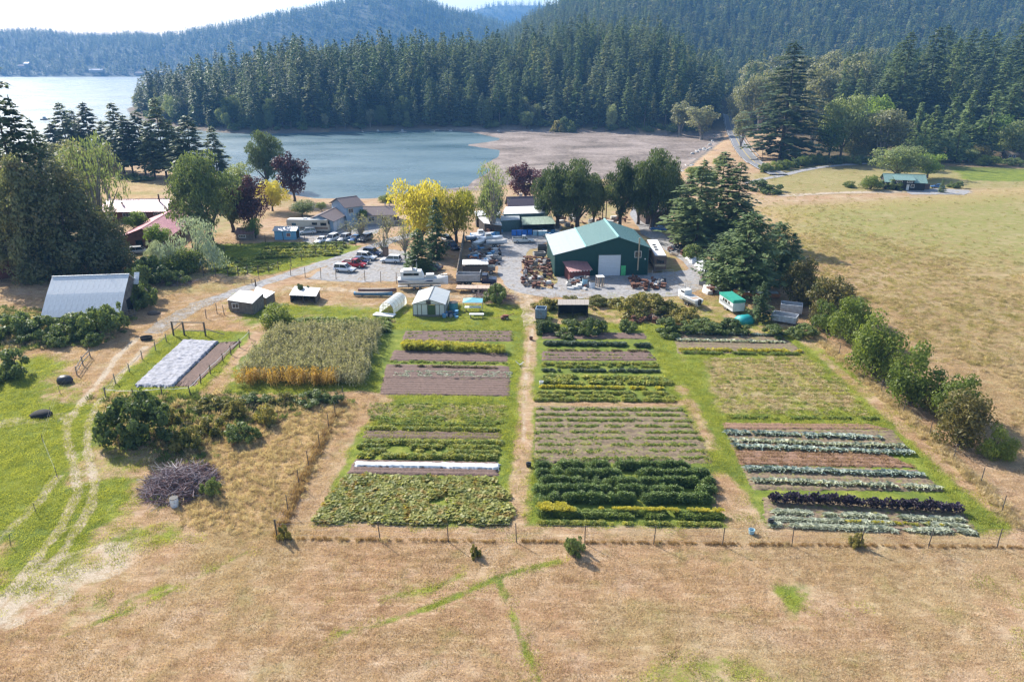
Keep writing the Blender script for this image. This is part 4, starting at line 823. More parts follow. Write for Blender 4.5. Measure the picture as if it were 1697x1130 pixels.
for q in bedq: gardn[inside(GX, GY, W(q))] = 0
YARD = W([(330,500),(500,440),(640,380),(760,360),(930,360),(1090,370),(1180,460),(1130,490),(880,490),(760,470),(520,468)])
gardn[inside(GX, GY, YARD)] *= .15
fade = np.clip(1.5 - GY / 160, .15, 1)
scatter('green_grass', pick(np.clip(green * 1.2 - .2, 0, 1) * gardn * fade * .85, 30000, 1), TG, 3, .7, 1.3, 'short green grass of the garden alleys and verges', 'grass', 51)
scatter('dry_grass', pick(np.clip(1 - green * 1.6, 0, 1) * gardn * fade * (dirt < .3) * .8, 42000, 2), TD, 3, .7, 1.3, 'mown dry tan grass of the field', 'grass', 52)
C_MEAD = leafmat('meadow_blade', (.16, .14, .045), (.44, .38, .15), .35); TM = proto_coll([lm_(tuft(40 + i, 80, .8, .45, .022), C_MEAD) for i in range(3)] + [lm_(tuft(44, 80, .8, .5, .022), C_STRAW)])
vi2 = vi; vi = np.where((GY < 330) & (GX > 30) & (GX < GY * .8) & (GY > 100))[0]
scatter('meadow_grass', pick(np.clip(.35 * (1 - green), 0, 1) * (GX > np.interp(GY, [70, 118, 155, 280], [62, 54, 58, 88])) * (.4 + .6 * np.clip(gold, 0, 1)), 12000, 6), TM, 4, .4, 1.1, 'rough standing grass of the meadow slope', 'grass', 58, tilt=.3)
vi = vi2
scatter('tall_grass', pick(np.clip(gold * 1.3 - .25, 0, 1) * gardn * .8 * (GX < 200), 14000, 3), TT, 3, .3, .75, 'tall straw coloured grass standing uncut', 'grass', 53, tilt=.25)
def along(px, wid, per, seed):
    gg = np.random.default_rng(seed); w = W(px); out = []
    for a, b_ in zip(w[:-1], w[1:]):
        L_ = np.hypot(*(b_ - a)); k = int(L_ * per); f = gg.random((k, 1)); nr = np.array([-(b_ - a)[1], (b_ - a)[0]]) / L_; out.append(a + (b_ - a) * f + nr * gg.normal(0, wid / 2, (k, 1)))
    out = np.concatenate(out); nz = fbm(out[:, 0] / 3, out[:, 1] / 3, 5); out = out[nz > .25]; return np.column_stack([out, np.full(len(out), G)])
C_BROWN = leafmat('brown_blade', (.15, .085, .04), (.5, .34, .18), .3); TB = proto_coll([lm_(tuft(30 + i, 60, .3, .55, .02), C_BROWN) for i in range(3)])
scatter('uncut_grass', along([(460,893),(1000,899),(1697,907)], .18, 5, 1), TB, 3, .35, .65, 'uncut brown grass along the low garden fence', 'grass', 55, tilt=.2)
scatter('uncut_grass', along([(460,893),(512,773),(570,665)], .5, 7, 2), TB, 3, .6, 1.2, 'uncut grass along the fence of the rough patch', 'grass', 56, tilt=.2)
scatter('uncut_grass', along([(1345,552),(1497,684),(1697,880)], .8, 6, 3), TT, 3, .5, 1.0, 'pale uncut grass along the bush line fence', 'grass', 57, tilt=.25)
for k, l_ in enumerate(([(470,918),(600,922),(760,932),(835,938)], [(900,936),(1100,937),(1300,939),(1560,941)], [(880,958),(1200,962),(1690,968)], [(60,1040),(300,1060),(700,1072)])):
    scatter('hay_windrow', along(l_, .3, 3.5, 10 + k), TD, 3, .5, .9, ['thin line of cut hay nearest the rough patch', 'thin line of cut hay nearest the garden fence', 'second thin line of cut hay below the garden fence', 'faint line of cut hay low in the field'][k], 'hay', 60 + k, tilt=.2)
scatter('weeds', pick(np.clip(weed * 1.2 - .2, 0, 1) * gardn * .6, 8000, 4), TW, 3, .6, 1.3, 'rank weeds and brambly growth in the rough ground', 'weeds', 54)
# ================================================================ YARD SURFACES
from mathutils.geometry import tessellate_polygon
GRAVEL = mat('gravel', (.29, .28, .275), .95, 0, .4, 1.6, None, rust=(.6, (.3, .25, .18)), bmp=.5); LANE = mat('lane_dirt', (.4, .32, .23), .95, 0, .4, 1.2, None, bmp=.5)
def sheet(name, px, m, dz, jit=.35, z=G):
    w = W(px, z); out = []
    for a, b_ in zip(w, np.roll(w, -1, 0)):
        k = max(1, int(np.hypot(*(b_ - a)) / 1.2))
        for i in range(k): out.append(Vector((*(a + (b_ - a) * i / k + RNG.normal(0, jit, 2)), z + dz)))
    tri = tessellate_polygon([out]); o = link(bpy.data.objects.new(name, bpy.data.meshes.new(name))); o.data.from_pydata(out, [], tri); o.data.materials.append(m); o.data.update()
    if o.data.polygons[0].normal.z < 0: o.data.flip_normals()
    return tag(o, kind='structure')
def smooth_path(w, k=5):
    w = np.array(w); out = []
    for i in range(len(w) - 1):
        p0, p1, p2, p3 = w[max(i - 1, 0)], w[i], w[i + 1], w[min(i + 2, len(w) - 1)]
        for t in np.linspace(0, 1, k, endpoint=False): out.append(.5 * (2 * p1 + (p2 - p0) * t + (2 * p0 - 5 * p1 + 4 * p2 - p3) * t * t + (3 * p1 - p0 - 3 * p2 + p3) * t ** 3))
    return np.array(out + [w[-1]])
def ribbon(name, px, wid, m, dz, jit=.25, z=G, follow=False, world=None):
    w = smooth_path(W(px, z) if world is None else world, 6); d = np.gradient(w, axis=0); nrm = np.stack([-d[:, 1], d[:, 0]], 1) / np.linalg.norm(d, axis=1)[:, None]
    V = []
    for p, n_ in zip(w, nrm):
        for s in (-.5, -.17, .17, .5): q = p + n_ * wid * s + RNG.normal(0, jit if abs(s) == .5 else 0, 2); V.append((q[0], q[1], (float(ground_at(q[0], q[1])[0]) if follow else z) + dz))
    J = np.arange(len(V)).reshape(-1, 4); Fq = np.stack([J[:-1, :-1], J[:-1, 1:], J[1:, 1:], J[1:, :-1]], -1).reshape(-1, 4)
    o = link(bpy.data.objects.new(name, np_mesh(name, V, Fq, [m]))); return tag(o, kind='structure')
ribbon('gravel_drive', [(250,552),(300,522),(345,500),(420,474),(500,449),(580,423),(640,401),(690,387),(740,378)], 3.7, GRAVEL, .02)
sheet('gravel_yard', [(505,463),(560,432),(632,410),(690,420),(708,448),(692,464),(600,468)], GRAVEL, .026)
ribbon('gravel_drive', [(912,384),(866,408),(846,436),(851,464),(890,483),(980,488),(1080,487),(1148,474),(1166,452),(1122,414),(1082,387),(1060,355),(1068,325)], 5.4, GRAVEL, .032)
sheet('gravel_yard', [(778,392),(800,378),(930,376),(925,392),(858,425),(838,440),(800,440),(785,415)], GRAVEL, .038); sheet('gravel_yard', [(915,480),(925,458),(1075,454),(1150,446),(1148,470),(1090,484),(1000,484)], GRAVEL, .044)
sheet('gravel_yard', [(490,392),(520,380),(600,355),(640,372),(600,402),(520,408)], GRAVEL, .014)
ribbon('dirt_path', [(862,482),(874,505),(880,540)], 2.6, LANE, .014); ribbon('dirt_path', [(470,478),(560,480),(640,488),(760,492),(860,490)], 2.2, LANE, .010, .4)
# road at the head of the bay
ASPH = mat('asphalt', (.19, .19, .2), .9, 0, .2, .8, None); YLINE = mat('yellow_paint', (.55, .4, .08), .8, 0, .15, 2, None); WLINE = mat('white_paint', (.7, .7, .68), .8, 0, .1, 2, None)
RDW = W([(1290,290),(1262,276),(1243,262),(1228,243),(1217,222),(1210,207),(1207,199)], 3.2)
road = ribbon('road', None, 7.4, ASPH, .5, 0, 3.2, True, RDW)
def offset(w, o_): w = np.array(w); d = np.gradient(w, axis=0); return w + np.stack([-d[:, 1], d[:, 0]], 1) / np.linalg.norm(d, axis=1)[:, None] * o_
for o_, m_ in ((-.12, YLINE), (.12, YLINE), (-3.3, WLINE), (3.3, WLINE)):
    r_ = ribbon('road_marking', None, .14, m_, .51, 0, 3.2, True, offset(RDW, o_))
STEEL = mat('galvanised_steel', (.5, .51, .52), .45, .6, .15, 2); 
for sgn, lb in ((4.3, 'steel guard rail on the bay side of the road'), (-4.3, 'steel guard rail on the giant fir side of the road')):
    gw = smooth_path(offset(RDW, sgn)[2:7], 4); r0 = empty('guard_rail', (0, 0, 0), 0, lb, 'guard rail'); mb = MB()
    for a, b_ in zip(gw[:-1], gw[1:]):
        za, zb = float(ground_at(*a)[0]) + .5, float(ground_at(*b_)[0]) + .5; mb.slab((*a, za + .75), (*b_, zb + .75), (*b_, zb + .45), (*a, za + .45), .05)
        MB().box((a[0], a[1], za + .1), (.15, .15, 1.3)).build('post', STEEL, r0)
    mb.build('rail', STEEL, r0)
ribbon('gravel_lane', [(1238,304),(1290,292),(1360,278),(1440,272),(1520,270)], 3.2, GRAVEL, .06, .3, 3.0, True); ribbon('gravel_lane', [(1290,325),(1390,320),(1480,318),(1560,319),(1610,320)], 4.0, LANE, .05, .5)
sheet('gravel_yard', [(1500,316),(1560,313),(1610,316),(1600,323),(1510,323)], GRAVEL, .07, .5)
# ================================================================ FENCES
WOOD = mat('weathered_wood', (.27, .225, .18), .9, 0, .35, 4); WOOD_D = mat('dark_wood', (.12, .095, .075), .9, 0, .35, 4); WIRE = mat('fence_wire', (.3, .3, .3), .6, .5, .1, 4); TPOST = mat('metal_post', (.12, .11, .1), .7, .3, .3, 4); ROPE = mat('white_rope', (.7, .68, .62), .8, 0, .1, 4)
def fence(name, px, h, label, spacing=None, pr=.05, pm_=TPOST, wires=(.35, .9, 1.5), wr=.008, wm=WIRE, sag=0, z=G, rail=False):
    w = [P(a, b_, z) for a, b_ in px]; r0 = empty(name, w[0], 0, label, 'fence'); o0 = w[0]; pts = []
    for a, b_ in zip(w[:-1], w[1:]):
        k = max(1, round((b_ - a).length / spacing)) if spacing else 1
        pts += [a.lerp(b_, i / k) for i in range(k)]
    pts.append(w[-1]); pts = [p - o0 for p in pts]; tops = []
    for p in pts:
        q = p + Vector((random.gauss(0, .06), random.gauss(0, .06), h * random.uniform(.95, 1.05))); tops.append(q)
        MB().bar(p - Vector((0, 0, .1)), q, pr, pr * .9, 6).build('post', pm_, r0)
    for hw in wires:
        mb = MB()
        for (a, ta), (b_, tb) in zip(zip(pts[:-1], tops[:-1]), zip(pts[1:], tops[1:])):
            A, B = a.lerp(ta, min(hw / h, 1)), b_.lerp(tb, min(hw / h, 1))
            if rail: mb.bar(A, B, wr, wr, 5)
            else: M = A.lerp(B, .5) - Vector((0, 0, sag)); mb.bar(A, M, wr, wr, 3); mb.bar(M, B, wr, wr, 3)
        mb.build('rail' if rail else 'wire', wm, r0)
    return r0
fence('deer_fence', [(460,893),(630,896),(743,898),(856,899),(969,900),(1083,902),(1197,904),(1312,905),(1425,906),(1538,907),(1652,907),(1760,910)], 2.2, 'tall thin wire fence along the low edge of the garden', wires=(.5, 1.1, 1.7, 2.1), wr=.006)
fence('deer_fence', [(460,893),(478,848),(496,806),(512,773),(530,742),(545,712),(556,690),(570,665)], 2.2, 'tall wire fence between the garden and the rough grass', wires=(.5, 1.1, 1.7), wr=.006)
fence('deer_fence', [(1697,880),(1660,848),(1625,800),(1580,760),(1540,722),(1497,684),(1460,650),(1425,617),(1390,588),(1345,552)], 2.0, 'wire fence between the garden and the bush line', wires=(.5, 1.1, 1.7), wr=.006)
fence('rope_fence', [(175,658),(222,660),(269,657),(316,655),(333,636),(349,620),(370,600),(383,588),(397,576),(413,561)], 1.5, 'post fence with white rope round two sides of the covered bed', pr=.08, pm_=WOOD_D, wires=(1.15,), wr=.035, wm=ROPE, sag=.12)
fence('rope_fence', [(175,658),(192,636),(215,617),(236,596),(258,581),(276,567)], 1.5, 'post fence with drooping rope beside the lane', pr=.08, pm_=WOOD, wires=(1.05,), wr=.04, wm=WOOD, sag=.2)
fence('garden_fence', [(338,458),(358,460),(378,457),(395,457),(411,456),(428,455),(446,453),(462,448),(483,442),(500,432),(523,424),(540,418),(558,414),(570,412),(590,408),(605,402)], 2.1, 'tall post fence of the cottage garden along the drive', pr=.09, pm_=WOOD_D, wires=(.6, 1.2, 1.9), wr=.015, wm=WOOD_D)
fence('garden_fence', [(338,458),(350,432),(372,420),(400,412),(440,402),(470,398),(505,398),(540,400),(570,402)], 1.9, 'back post fence of the cottage garden below the rusty shed', pr=.08, pm_=WOOD_D, wires=(.6, 1.2), wr=.012, wm=WOOD_D)
for px_, lb in (([(482,457),(506,460),(532,462),(557,463)], 'driveway end'), ([(605,466),(631,468),(657,470)], 'motorboat end')):
    fence('wire_fence', px_, 2.4, 'post and wire fence along the car park, ' + lb, pr=.08, pm_=WOOD, wires=(.5, 1.0), wr=.015)
fence('rail_fence', [(405,470),(418,472),(430,465)], 1.3, 'low leaning rails beside the drive', pr=.06, pm_=WOOD, wires=(.5, 1.0), wr=.05, wm=WOOD, rail=True)
fence('wire_fence', [(342,528),(360,520),(372,522),(380,512)], 1.9, 'leaning posts beside the small hen house', pr=.08, pm_=WOOD, wires=(.6, 1.2), wr=.015)
fence('wire_fence', [(132,612),(100,652),(85,690),(72,735),(95,790),(60,850),(18,905)], 1.3, 'thin leaning electric fence on the green pasture', pr=.035, wires=(.5, 1.0), wr=.006)
fence('rail_fence', [(128,622),(138,606),(150,592)], 1.5, 'short broken rail fence beside the lane', pr=.1, pm_=WOOD, wires=(.6, 1.2), wr=.08, wm=WOOD, rail=True)
# timber gate of the covered bed
gt = empty('timber_gate', P(288, 556), 0, 'wide timber frame gate at the head of the covered bed', 'gate'); a = P(288, 556); b_ = P(306, 556) - a; c_ = P(341, 557) - a; d_ = P(372, 557) - a
for p_ in (Vector(), b_, c_): MB().box((p_.x, p_.y, 1.25), (.22, .22, 2.5)).build('post', WOOD_D, gt)
MB().bar((0, 0, 2.4), (c_.x, c_.y, 2.4), .09).build('top_rail', WOOD, gt); MB().bar((0, 0, .9), (b_.x, b_.y, 2.3), .08).build('brace', WOOD, gt); MB().bar((c_.x, c_.y, 1.3), (d_.x, d_.y, .3), .08).build('brace', WOOD, gt); MB().bar((b_.x, b_.y, .9), (c_.x, c_.y, .9), .07).build('lower_rail', WOOD, gt)
# covers on the beds
FLEECE = mat('row_cover', (.3, .3, .33), .85, 0, .45, 2.2, None, bmp=.5); WHITE_F = mat('white_fleece', (.68, .68, .67), .7, 0, .12, 1.5, None, bmp=.4)
def cloth(name, q, nu, nv, m, label, cat, h=.1, seed=0):
    A, B = np.meshgrid(np.linspace(0, 1, nu), np.linspace(0, 1, nv)); w = [np.array(P(*c)) for c in q]; V = ((w[0] * (1 - A[..., None]) + w[1] * A[..., None]) * (1 - B[..., None]) + (w[3] * (1 - A[..., None]) + w[2] * A[..., None]) * B[..., None])
    e = np.minimum(np.minimum(A, 1 - A) * nu, np.minimum(B, 1 - B) * nv); rx, ry = V[..., 0], V[..., 1]
    V[..., 2] += .06 + np.clip(e / 1.5, 0, 1) * (h * .4 + h * fbm(rx * 1.1 + ry * .8, ry * 2.6, 88 + seed, 3) + h * .8 * np.abs(fbm(rx * .8, ry * 1.5, 90 + seed) - .5)); ed = e < .6; V[..., 0] += ed * RNG.normal(0, .12, A.shape); V[..., 1] += ed * RNG.normal(0, .12, A.shape)
    J = np.arange(A.size).reshape(A.shape); Fq = np.stack([J[:-1, :-1], J[:-1, 1:], J[1:, 1:], J[1:, :-1]], -1).reshape(-1, 4); o = link(bpy.data.objects.new(name, np_mesh(name, V.reshape(-1, 3), Fq, [m], True))); return tag(o, label, cat)
cloth('ground_cover', [(305,564),(363,567),(286,643),(222,641)], 60, 90, FLEECE, 'wrinkled grey white sheet covering the fenced bed', 'bed cover', .34)
cloth('row_cover', [(588,767),(828,770),(828,779),(588,774)], 120, 14, WHITE_F, 'long white fleece strip over one soil row', 'row cover', .25, 3)
# ================================================================ BUILDINGS
def ribbed(name, col, axis='X', scale=6., rough=.5, metal=.3, var=.2, rust=None, dark=.6):
    if name in MATS: return MATS[name]
    m, t, b, o = newmat(name); tc = nd(t, 'ShaderNodeTexCoord'); wv_ = nd(t, 'ShaderNodeTexWave', bands_direction=axis, wave_profile='SIN'); wv_.inputs['Scale'].default_value = scale; wv_.inputs['Distortion'].default_value = .15
    t.links.new(tc.outputs['Object'], wv_.inputs['Vector']); c = ramp(t, noise(t, 1.4, 5, 'Object'), [(.3, tuple(v * (1 - var) for v in col)), (.7, tuple(min(1, v * (1 + var)) for v in col))])
    if rust: c = mix(t, ramp(t, noise(t, .8, 6, 'Object', .7), [(rust[0], (0, 0, 0)), (rust[0] + .15, (1, 1, 1))]), c, rust[1])
    c = mix(t, ramp(t, wv_.outputs['Fac'], [(.02, (1, 1, 1)), (.22, (0, 0, 0))]), c, mix(t, 1., c, (dark, dark, dark), 'MULTIPLY'))
    t.links.new(c, b.inputs['Base Color']); b.inputs['Roughness'].default_value = rough; b.inputs['Metallic'].default_value = metal; bump(t, b, wv_.outputs['Fac'], .6, .05); MATS[name] = m; return m
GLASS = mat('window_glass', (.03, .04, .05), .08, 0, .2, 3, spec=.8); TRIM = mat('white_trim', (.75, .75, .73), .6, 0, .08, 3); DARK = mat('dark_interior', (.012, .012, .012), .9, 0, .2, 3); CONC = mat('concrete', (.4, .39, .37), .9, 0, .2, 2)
def frame(A, B):                        # building frame: x runs from A to B
    d = B - A; return (A + B) / 2, math.atan2(d.y, d.x), math.hypot(d.x, d.y)
def sheets(parent, name, a, b_, c_, d_, n, m, t=.05, gap=.015, lift=.0):
    """roof or wall surface of n sheets between edge a-b (top) and d-c (bottom); each sheet its own part"""
    a, b_, c_, d_ = map(Vector, (a, b_, c_, d_)); ref = None
    for i in range(n):
        f0, f1 = i / n, (i + 1) / n - gap / max((b_ - a).length, .1); p = [a.lerp(b_, f0), a.lerp(b_, f1), d_.lerp(c_, f1), d_.lerp(c_, f0)]
        if ref is None or (b_ - a - (c_ - d_)).length > .01:
            o_ = p[0].copy(); mb = MB().slab(*[q - o_ for q in p], t); ob = mb.build(name, m, parent); ob.location = o_; ref = ob
        else:
            ob = bpy.data.objects.new(name, ref.data); ob.location = p[0]; link(ob, parent)
        if n > 1 and lift: ob.location.z += random.uniform(0, lift)
def gable_house(name, A, B, wid, ze, zr, label, wall, roof, n=8, over=.35, floor=G, gam=None, cat='building', t=.06, nm='roof_sheet', sides=(-1, 1), shift=0):
    """ridge from A to B (their z ignored); wid across; eave and ridge heights above floor"""
    c_, rz, L = frame(A, B); r0 = empty(name, (c_.x, c_.y, floor), rz, label, cat); h, w2 = L / 2, wid / 2
    pr = [(-w2, 0), (w2, 0), (w2, ze)] + ([(gam[0], gam[1])] if gam else []) + [(shift, zr)] + ([(-gam[0], gam[1])] if gam else []) + [(-w2, ze)]
    MB().prism(pr, -h, h).build('wall', wall, r0)
    for s in sides:
        sl = (zr - ze) / w2; e = (s * (w2 + over), ze - over * (sl if not gam else (gam[1] - ze) / (w2 - gam[0]))); k = .05
        if gam:
            g_ = (s * gam[0], gam[1]); segs = [((0, zr), g_), (g_, e)]
        else: segs = [((shift, zr), e)]
        for (y0, z0), (y1, z1) in segs:
            q = [(-h - over, y0, z0 + k), (h + over, y0, z0 + k), (h + over, y1, z1 + k), (-h - over, y1, z1 + k)]
            if s < 0: q = [q[0], q[3], q[2], q[1]]; q = [q[3], q[0], q[1], q[2]]; q = [(h + over, y0, z0 + k), (-h - over, y0, z0 + k), (-h - over, y1, z1 + k), (h + over, y1, z1 + k)]
            q = [(x_, y_, z_ + t) for x_, y_, z_ in q]; sheets(r0, nm, *q, n, roof, t)
    MB().box((0, shift, zr + k + t), (L + 2 * over + .05, .3, .08)).build('ridge_cap', roof, r0)
    return r0, L
def opening(parent, name, c_, d_, m, rz=0, sub=None, frame_m=None, bars=0):
    ob = MB().box((0, 0, 0), d_).build(name, m, parent); ob.location = c_; ob.rotation_euler = (0, 0, rz)
    if frame_m:
        w_, t_, h_ = d_; mb = MB()
        for s in (-1, 1): mb.box((s * (w_ / 2 + .04), 0, 0), (.09, t_ + .05, h_ + .18)); mb.box((0, 0, s * (h_ / 2 + .05)), (w_ - .01, t_ + .05, .09))
        for i in range(bars): mb.box((-w_ / 2 + w_ * (i + 1) / (bars + 1), 0, 0), (.05, t_ + .03, h_))
        mb.build('frame', frame_m, ob)
    return ob
# --- grey barn
BARNW = ribbed('grey_boards', (.2, .175, .155), 'Y', 3.2, .9, 0, .35); TIN = ribbed('barn_tin', (.78, .79, .8), 'X', 4.2, .5, .0, .1, (.68, (.35, .28, .22)), .75)
zr = 6.8; A, B = P(90, 459, G + zr), P(211, 455, G + zr)
barn, L = gable_house('barn', A, B, 13.6, 1.7, zr, 'old grey barn with corrugated tin gambrel roof and open board gable', BARNW, TIN, 14, .35, gam=(3.4, 4.45), cat='barn')
opening(barn, 'doorway', (L / 2 + .01, -1.6, 1.4), (.06, 2.4, 2.8), DARK); opening(barn, 'hay_door', (L / 2 + .02, -.1, 4.7), (.06, 1.1, 1.3), BARNW); MB().box((L / 2 + .5, 2.4, 5.4), (.9, 2.4, .08), 0, .9).build('hay_hood', TIN, barn)
# --- dark red shed at the edge
REDB = ribbed('dark_red_boards', (.13, .045, .035), 'X', 3., .9, 0, .3); BLUEM = ribbed('blue_tin', (.22, .3, .4), 'X', 4, .5, .3, .2)
gable_house('red_shed', P(-2, 432, G + 4), P(-8, 415, G + 4), 9, 3.4, 5.2, 'dark red board shed with blue tin roof under the firs', REDB, BLUEM, 5, cat='shed')
# --- red roofed houses
BRICK = mat('red_brown_wall', (.17, .07, .05), .9, 0, .25, 6); PINKM = ribbed('pink_metal_roof', (.52, .36, .38), 'X', 3.2, .4, .3, .08); MAROON = ribbed('maroon_metal_roof', (.34, .085, .105), 'Y', 3.2, .42, .3, .1); LOGW = ribbed('log_wall', (.24, .11, .06), 'Z', 5, .8, 0, .25)
zr = 5.6; hA, L = gable_house('ranch_house', P(180, 331, G + zr), P(282, 330, G + zr), 10, 3.3, zr, 'long ranch house with pale pink metal roof and chimney pipe', BRICK, PINKM, 12, .7, cat='house')
for i, (x_, w_) in enumerate(((-1.5, 3.2), (2.2, 2.0), (-7, 2.4), (6.5, 2.0))): opening(hA, 'window', (x_, -5.03, 1.9), (w_, .08, 1.2), GLASS, 0, None, TRIM, 3)
MB().bar((6.0, -1.2, 4.5), (6.0, -1.2, 7.2), .22).build('chimney', mat('rust_pipe', (.16, .09, .07), .7, .3, .2, 4), hA); MB().box((-4, -2.4, 5.0), (.4, .4, .5)).build('roof_vent', WOOD_D, hA)
zr = 5.0; A, B = P(235, 379, G + zr), P(284, 349, G + zr)
hB, L = gable_house('log_house', A, B, 11, 3.0, zr, 'log walled house with dark red metal roof beside the ranch house', LOGW, MAROON, 8, .7, cat='house')
opening(hB, 'doorway', (-L / 2 - .02, 1.2, 1.1), (.06, 1.6, 2.1), DARK); opening(hB, 'window', (-L / 2 - .02, -2.4, 1.6), (.06, 1.2, 1.0), GLASS, 0, None, TRIM, 1)
# --- small sheds of the cottage garden
RUSTR = ribbed('rusty_tin', (.3, .17, .16), 'X', 5, .8, .2, .3, (.5, (.2, .09, .06))); BLUEW = mat('light_blue_board', (.2, .42, .62), .8, 0, .15, 4); WTIN = ribbed('white_tin', (.62, .63, .64), 'X', 5, .45, .3, .1, None, .8); GREYB = ribbed('weathered_boards', (.2, .17, .14), 'X', 4, .9, 0, .35)
sh, L = gable_house('rusty_shed', P(394, 379, G + 2.6), P(422, 379, G + 2.6), 3.6, 1.7, 2.7, 'rusty roofed little shed in the shade of the plum tree', GREYB, RUSTR, 6, .25, cat='shed'); opening(sh, 'doorway', (L / 2 + .02, 0, .95), (.06, .9, 1.8), DARK); opening(sh, 'window', (-.6, -1.83, 1.0), (1.6, .06, .6), GLASS, 0, None, TRIM, 3)
sh, L = gable_house('blue_shed', P(457, 376, G + 3.0), P(492, 376, G + 3.0), 3.6, 2.4, 3.0, 'light blue garden shed with white tin roof', BLUEW, WTIN, 6, .35, cat='shed'); opening(sh, 'doorway', (L / 2 + .02, 0, 1.1), (.06, 2.6, 2.0), DARK); opening(sh, 'window', (.9, -1.83, 1.3), (1.0, .06, .8), mat('faded_red', (.3, .12, .1), .8), 0, None, TRIM)
# --- beach house, garage, long low house
SHING = mat('brown_shingle', (.17, .135, .135), .9, 0, .25, 5, bmp=.5); PBLUE = ribbed('pale_blue_siding', (.36, .5, .66), 'Z', 6, .7, 0, .06, None, .85); GDOOR = mat('garage_door', (.68, .7, .74), .5, 0, .06, 3)
zr = 7.2; bh, L = gable_house('beach_house', P(560, 329, G + zr), P(588, 325.5, G + zr), 8.5, 5.4, zr, 'two storey pale blue house at the beach', PBLUE, SHING, 1, .6, cat='house', nm='roof_slope'); opening(bh, 'window', (L / 2 + .03, 0, 4), (.06, 1.4, 1.2), GLASS, 0, None, TRIM, 1); opening(bh, 'window', (-1.2, -4.28, 4.2), (1.4, .06, 1.1), GLASS, 0, None, TRIM, 1)
zr = 4.4; A, B = P(529, 357, G + zr), P(554, 345, G + zr); gr, L = gable_house('garage', A, B, 7.4, 3.0, zr, 'shingled garage with a row of white doors beside the motorhome', PBLUE, SHING, 1, .5, cat='garage', nm='roof_slope')
for i in range(4): opening(gr, 'garage_door', (-L / 2 + L * (i + .5) / 4, -3.73, 1.3), (L / 4 - .5, .08, 2.3), GDOOR, 0, None, TRIM)
zr = 4.2; lh, L = gable_house('low_house', P(598, 343, G + zr), P(655, 342, G + zr), 9, 2.8, zr, 'long low house with brown shingle roof by the beach', mat('beige_wall', (.5, .45, .4), .8), SHING, 1, .6, cat='house', nm='roof_slope')
for i in range(4): opening(lh, 'window', (-5 + i * 3.4, -4.53, 1.6), (1.5, .08, 1.1), GLASS, 0, None, TRIM, 1)
for dx in (2.0, 3.2): MB().bar((dx, 0, 3.6), (dx, 0, 5.4), .14).build('chimney', CONC, lh)
# --- green workshop
GWALL = ribbed('green_siding', (.018, .085, .075), 'X', 5.5, .55, .2, .1, None, .7); GROOF = ribbed('green_metal_roof', (.1, .205, .195), 'Y', 3.0, .5, .1, .06, None, .85); PROOF = ribbed('pale_green_roof', (.4, .44, .45), 'Y', 3.0, .5, .1, .08, None, .9)
FL, FR = P(919, 458), P(1072, 456); c_ = FL; rz = math.atan2(FR.y - FL.y, FR.x - FL.x) ; LW = (FR - FL).length; ws = empty('workshop', FL, rz, 'big dark green metal workshop with teal roof and white roll-up door', 'workshop')
def zt_(px, top, f): p = FL.lerp(FR, f); return topz(p.y, top) - G
f1, f2 = .325, .667; e0, e1, e2, e3 = zt_(0, 422, 0), zt_(0, 409, f1), zt_(0, 393, f2), zt_(0, 410, 1); RL = P(914.5, 391, G + e0); D = max(14, (RL - FL).length * .97)
xs = [0, LW * f1, LW * f2, LW]; zs = [e0, e1, e2, e3]
MB().prism([(xs[0], 0), (xs[3], 0), (xs[3], e3), (xs[2], e2), (xs[1], e1), (xs[0], e0)], 0, D, 'y').build('wall', GWALL, ws)
for i, (m_, k) in enumerate(((PROOF, 7), (GROOF, 7), (GROOF, 7))):
    x0, x1 = xs[i] - (.4 if i == 0 else 0), xs[i + 1] + (.4 if i == 2 else 0); za, zb = zs[i] + .08, zs[i + 1] + .08
    if i == 0: za -= .4 * (e1 - e0) / (xs[1])
    if i == 2: zb -= .4 * (e2 - e3) / (xs[3] - xs[2])
    sheets(ws, 'roof_sheet', (x0, -.4, za), (x0, D + .4, za), (x1, D + .4, zb), (x1, -.4, zb), k, m_, -.07)
MB().bar((xs[2], -.45, e2 + .16), (xs[2], D + .45, e2 + .16), .22, .22, 4).build('ridge_cap', mat('teal_trim', (.3, .55, .52), .5), ws); MB().bar((xs[1], -.45, e1 + .15), (xs[1], D + .45, e1 + .15), .14, .14, 4).build('roof_flashing', mat('teal_trim', (.3, .55, .52), .5), ws)
ux = lambda px: (px - 919) / 153 * LW
rd = MB()
for i in range(8): rd.box((0, 0, i * .56 + .28), (4.7, .1, .54))
o_ = rd.build('roll_up_door', GDOOR, ws); o_.location = ((ux(991) + ux(1026.5)) / 2, -.06, .05)
opening(ws, 'door', (ux(1032), -.06, 1.1), (1.05, .1, 2.15), mat('bright_green_door', (.1, .55, .2), .5)); opening(ws, 'window', (ux(1055), -.05, 4.6), (1.3, .08, 1.2), GLASS, 0, None, TRIM, 1)
MB().bar((ux(1055.5), -.35, 1.2), (ux(1055.5), -.35, 8.2), .16, .16, 8).build('stove_pipe', mat('pipe_buff', (.5, .4, .28), .5, .3), ws); MB().bar((ux(1067), -.2, 3.6), (ux(1067), -.1, 3.6), .16, .16, 8).build('wall_lamp', TRIM, ws)
GUT = mat('dark_gutter', (.03, .09, .08), .5)
MB().box((xs[0] - .42, D / 2, e0 - .15), (.16, D + .8, .16)).build('gutter', GUT, ws); MB().box((xs[3] + .42, D / 2, e3 - .15), (.16, D + .8, .16)).build('gutter', GUT, ws)
for x_, h_ in ((xs[0] + .02, e0), (xs[3] - .02, e3)): MB().box((x_, -.04, h_ / 2), (.2, .12, h_ - .1)).build('corner_trim', GUT, ws)
dx_ = (ux(991) + ux(1026.5)) / 2
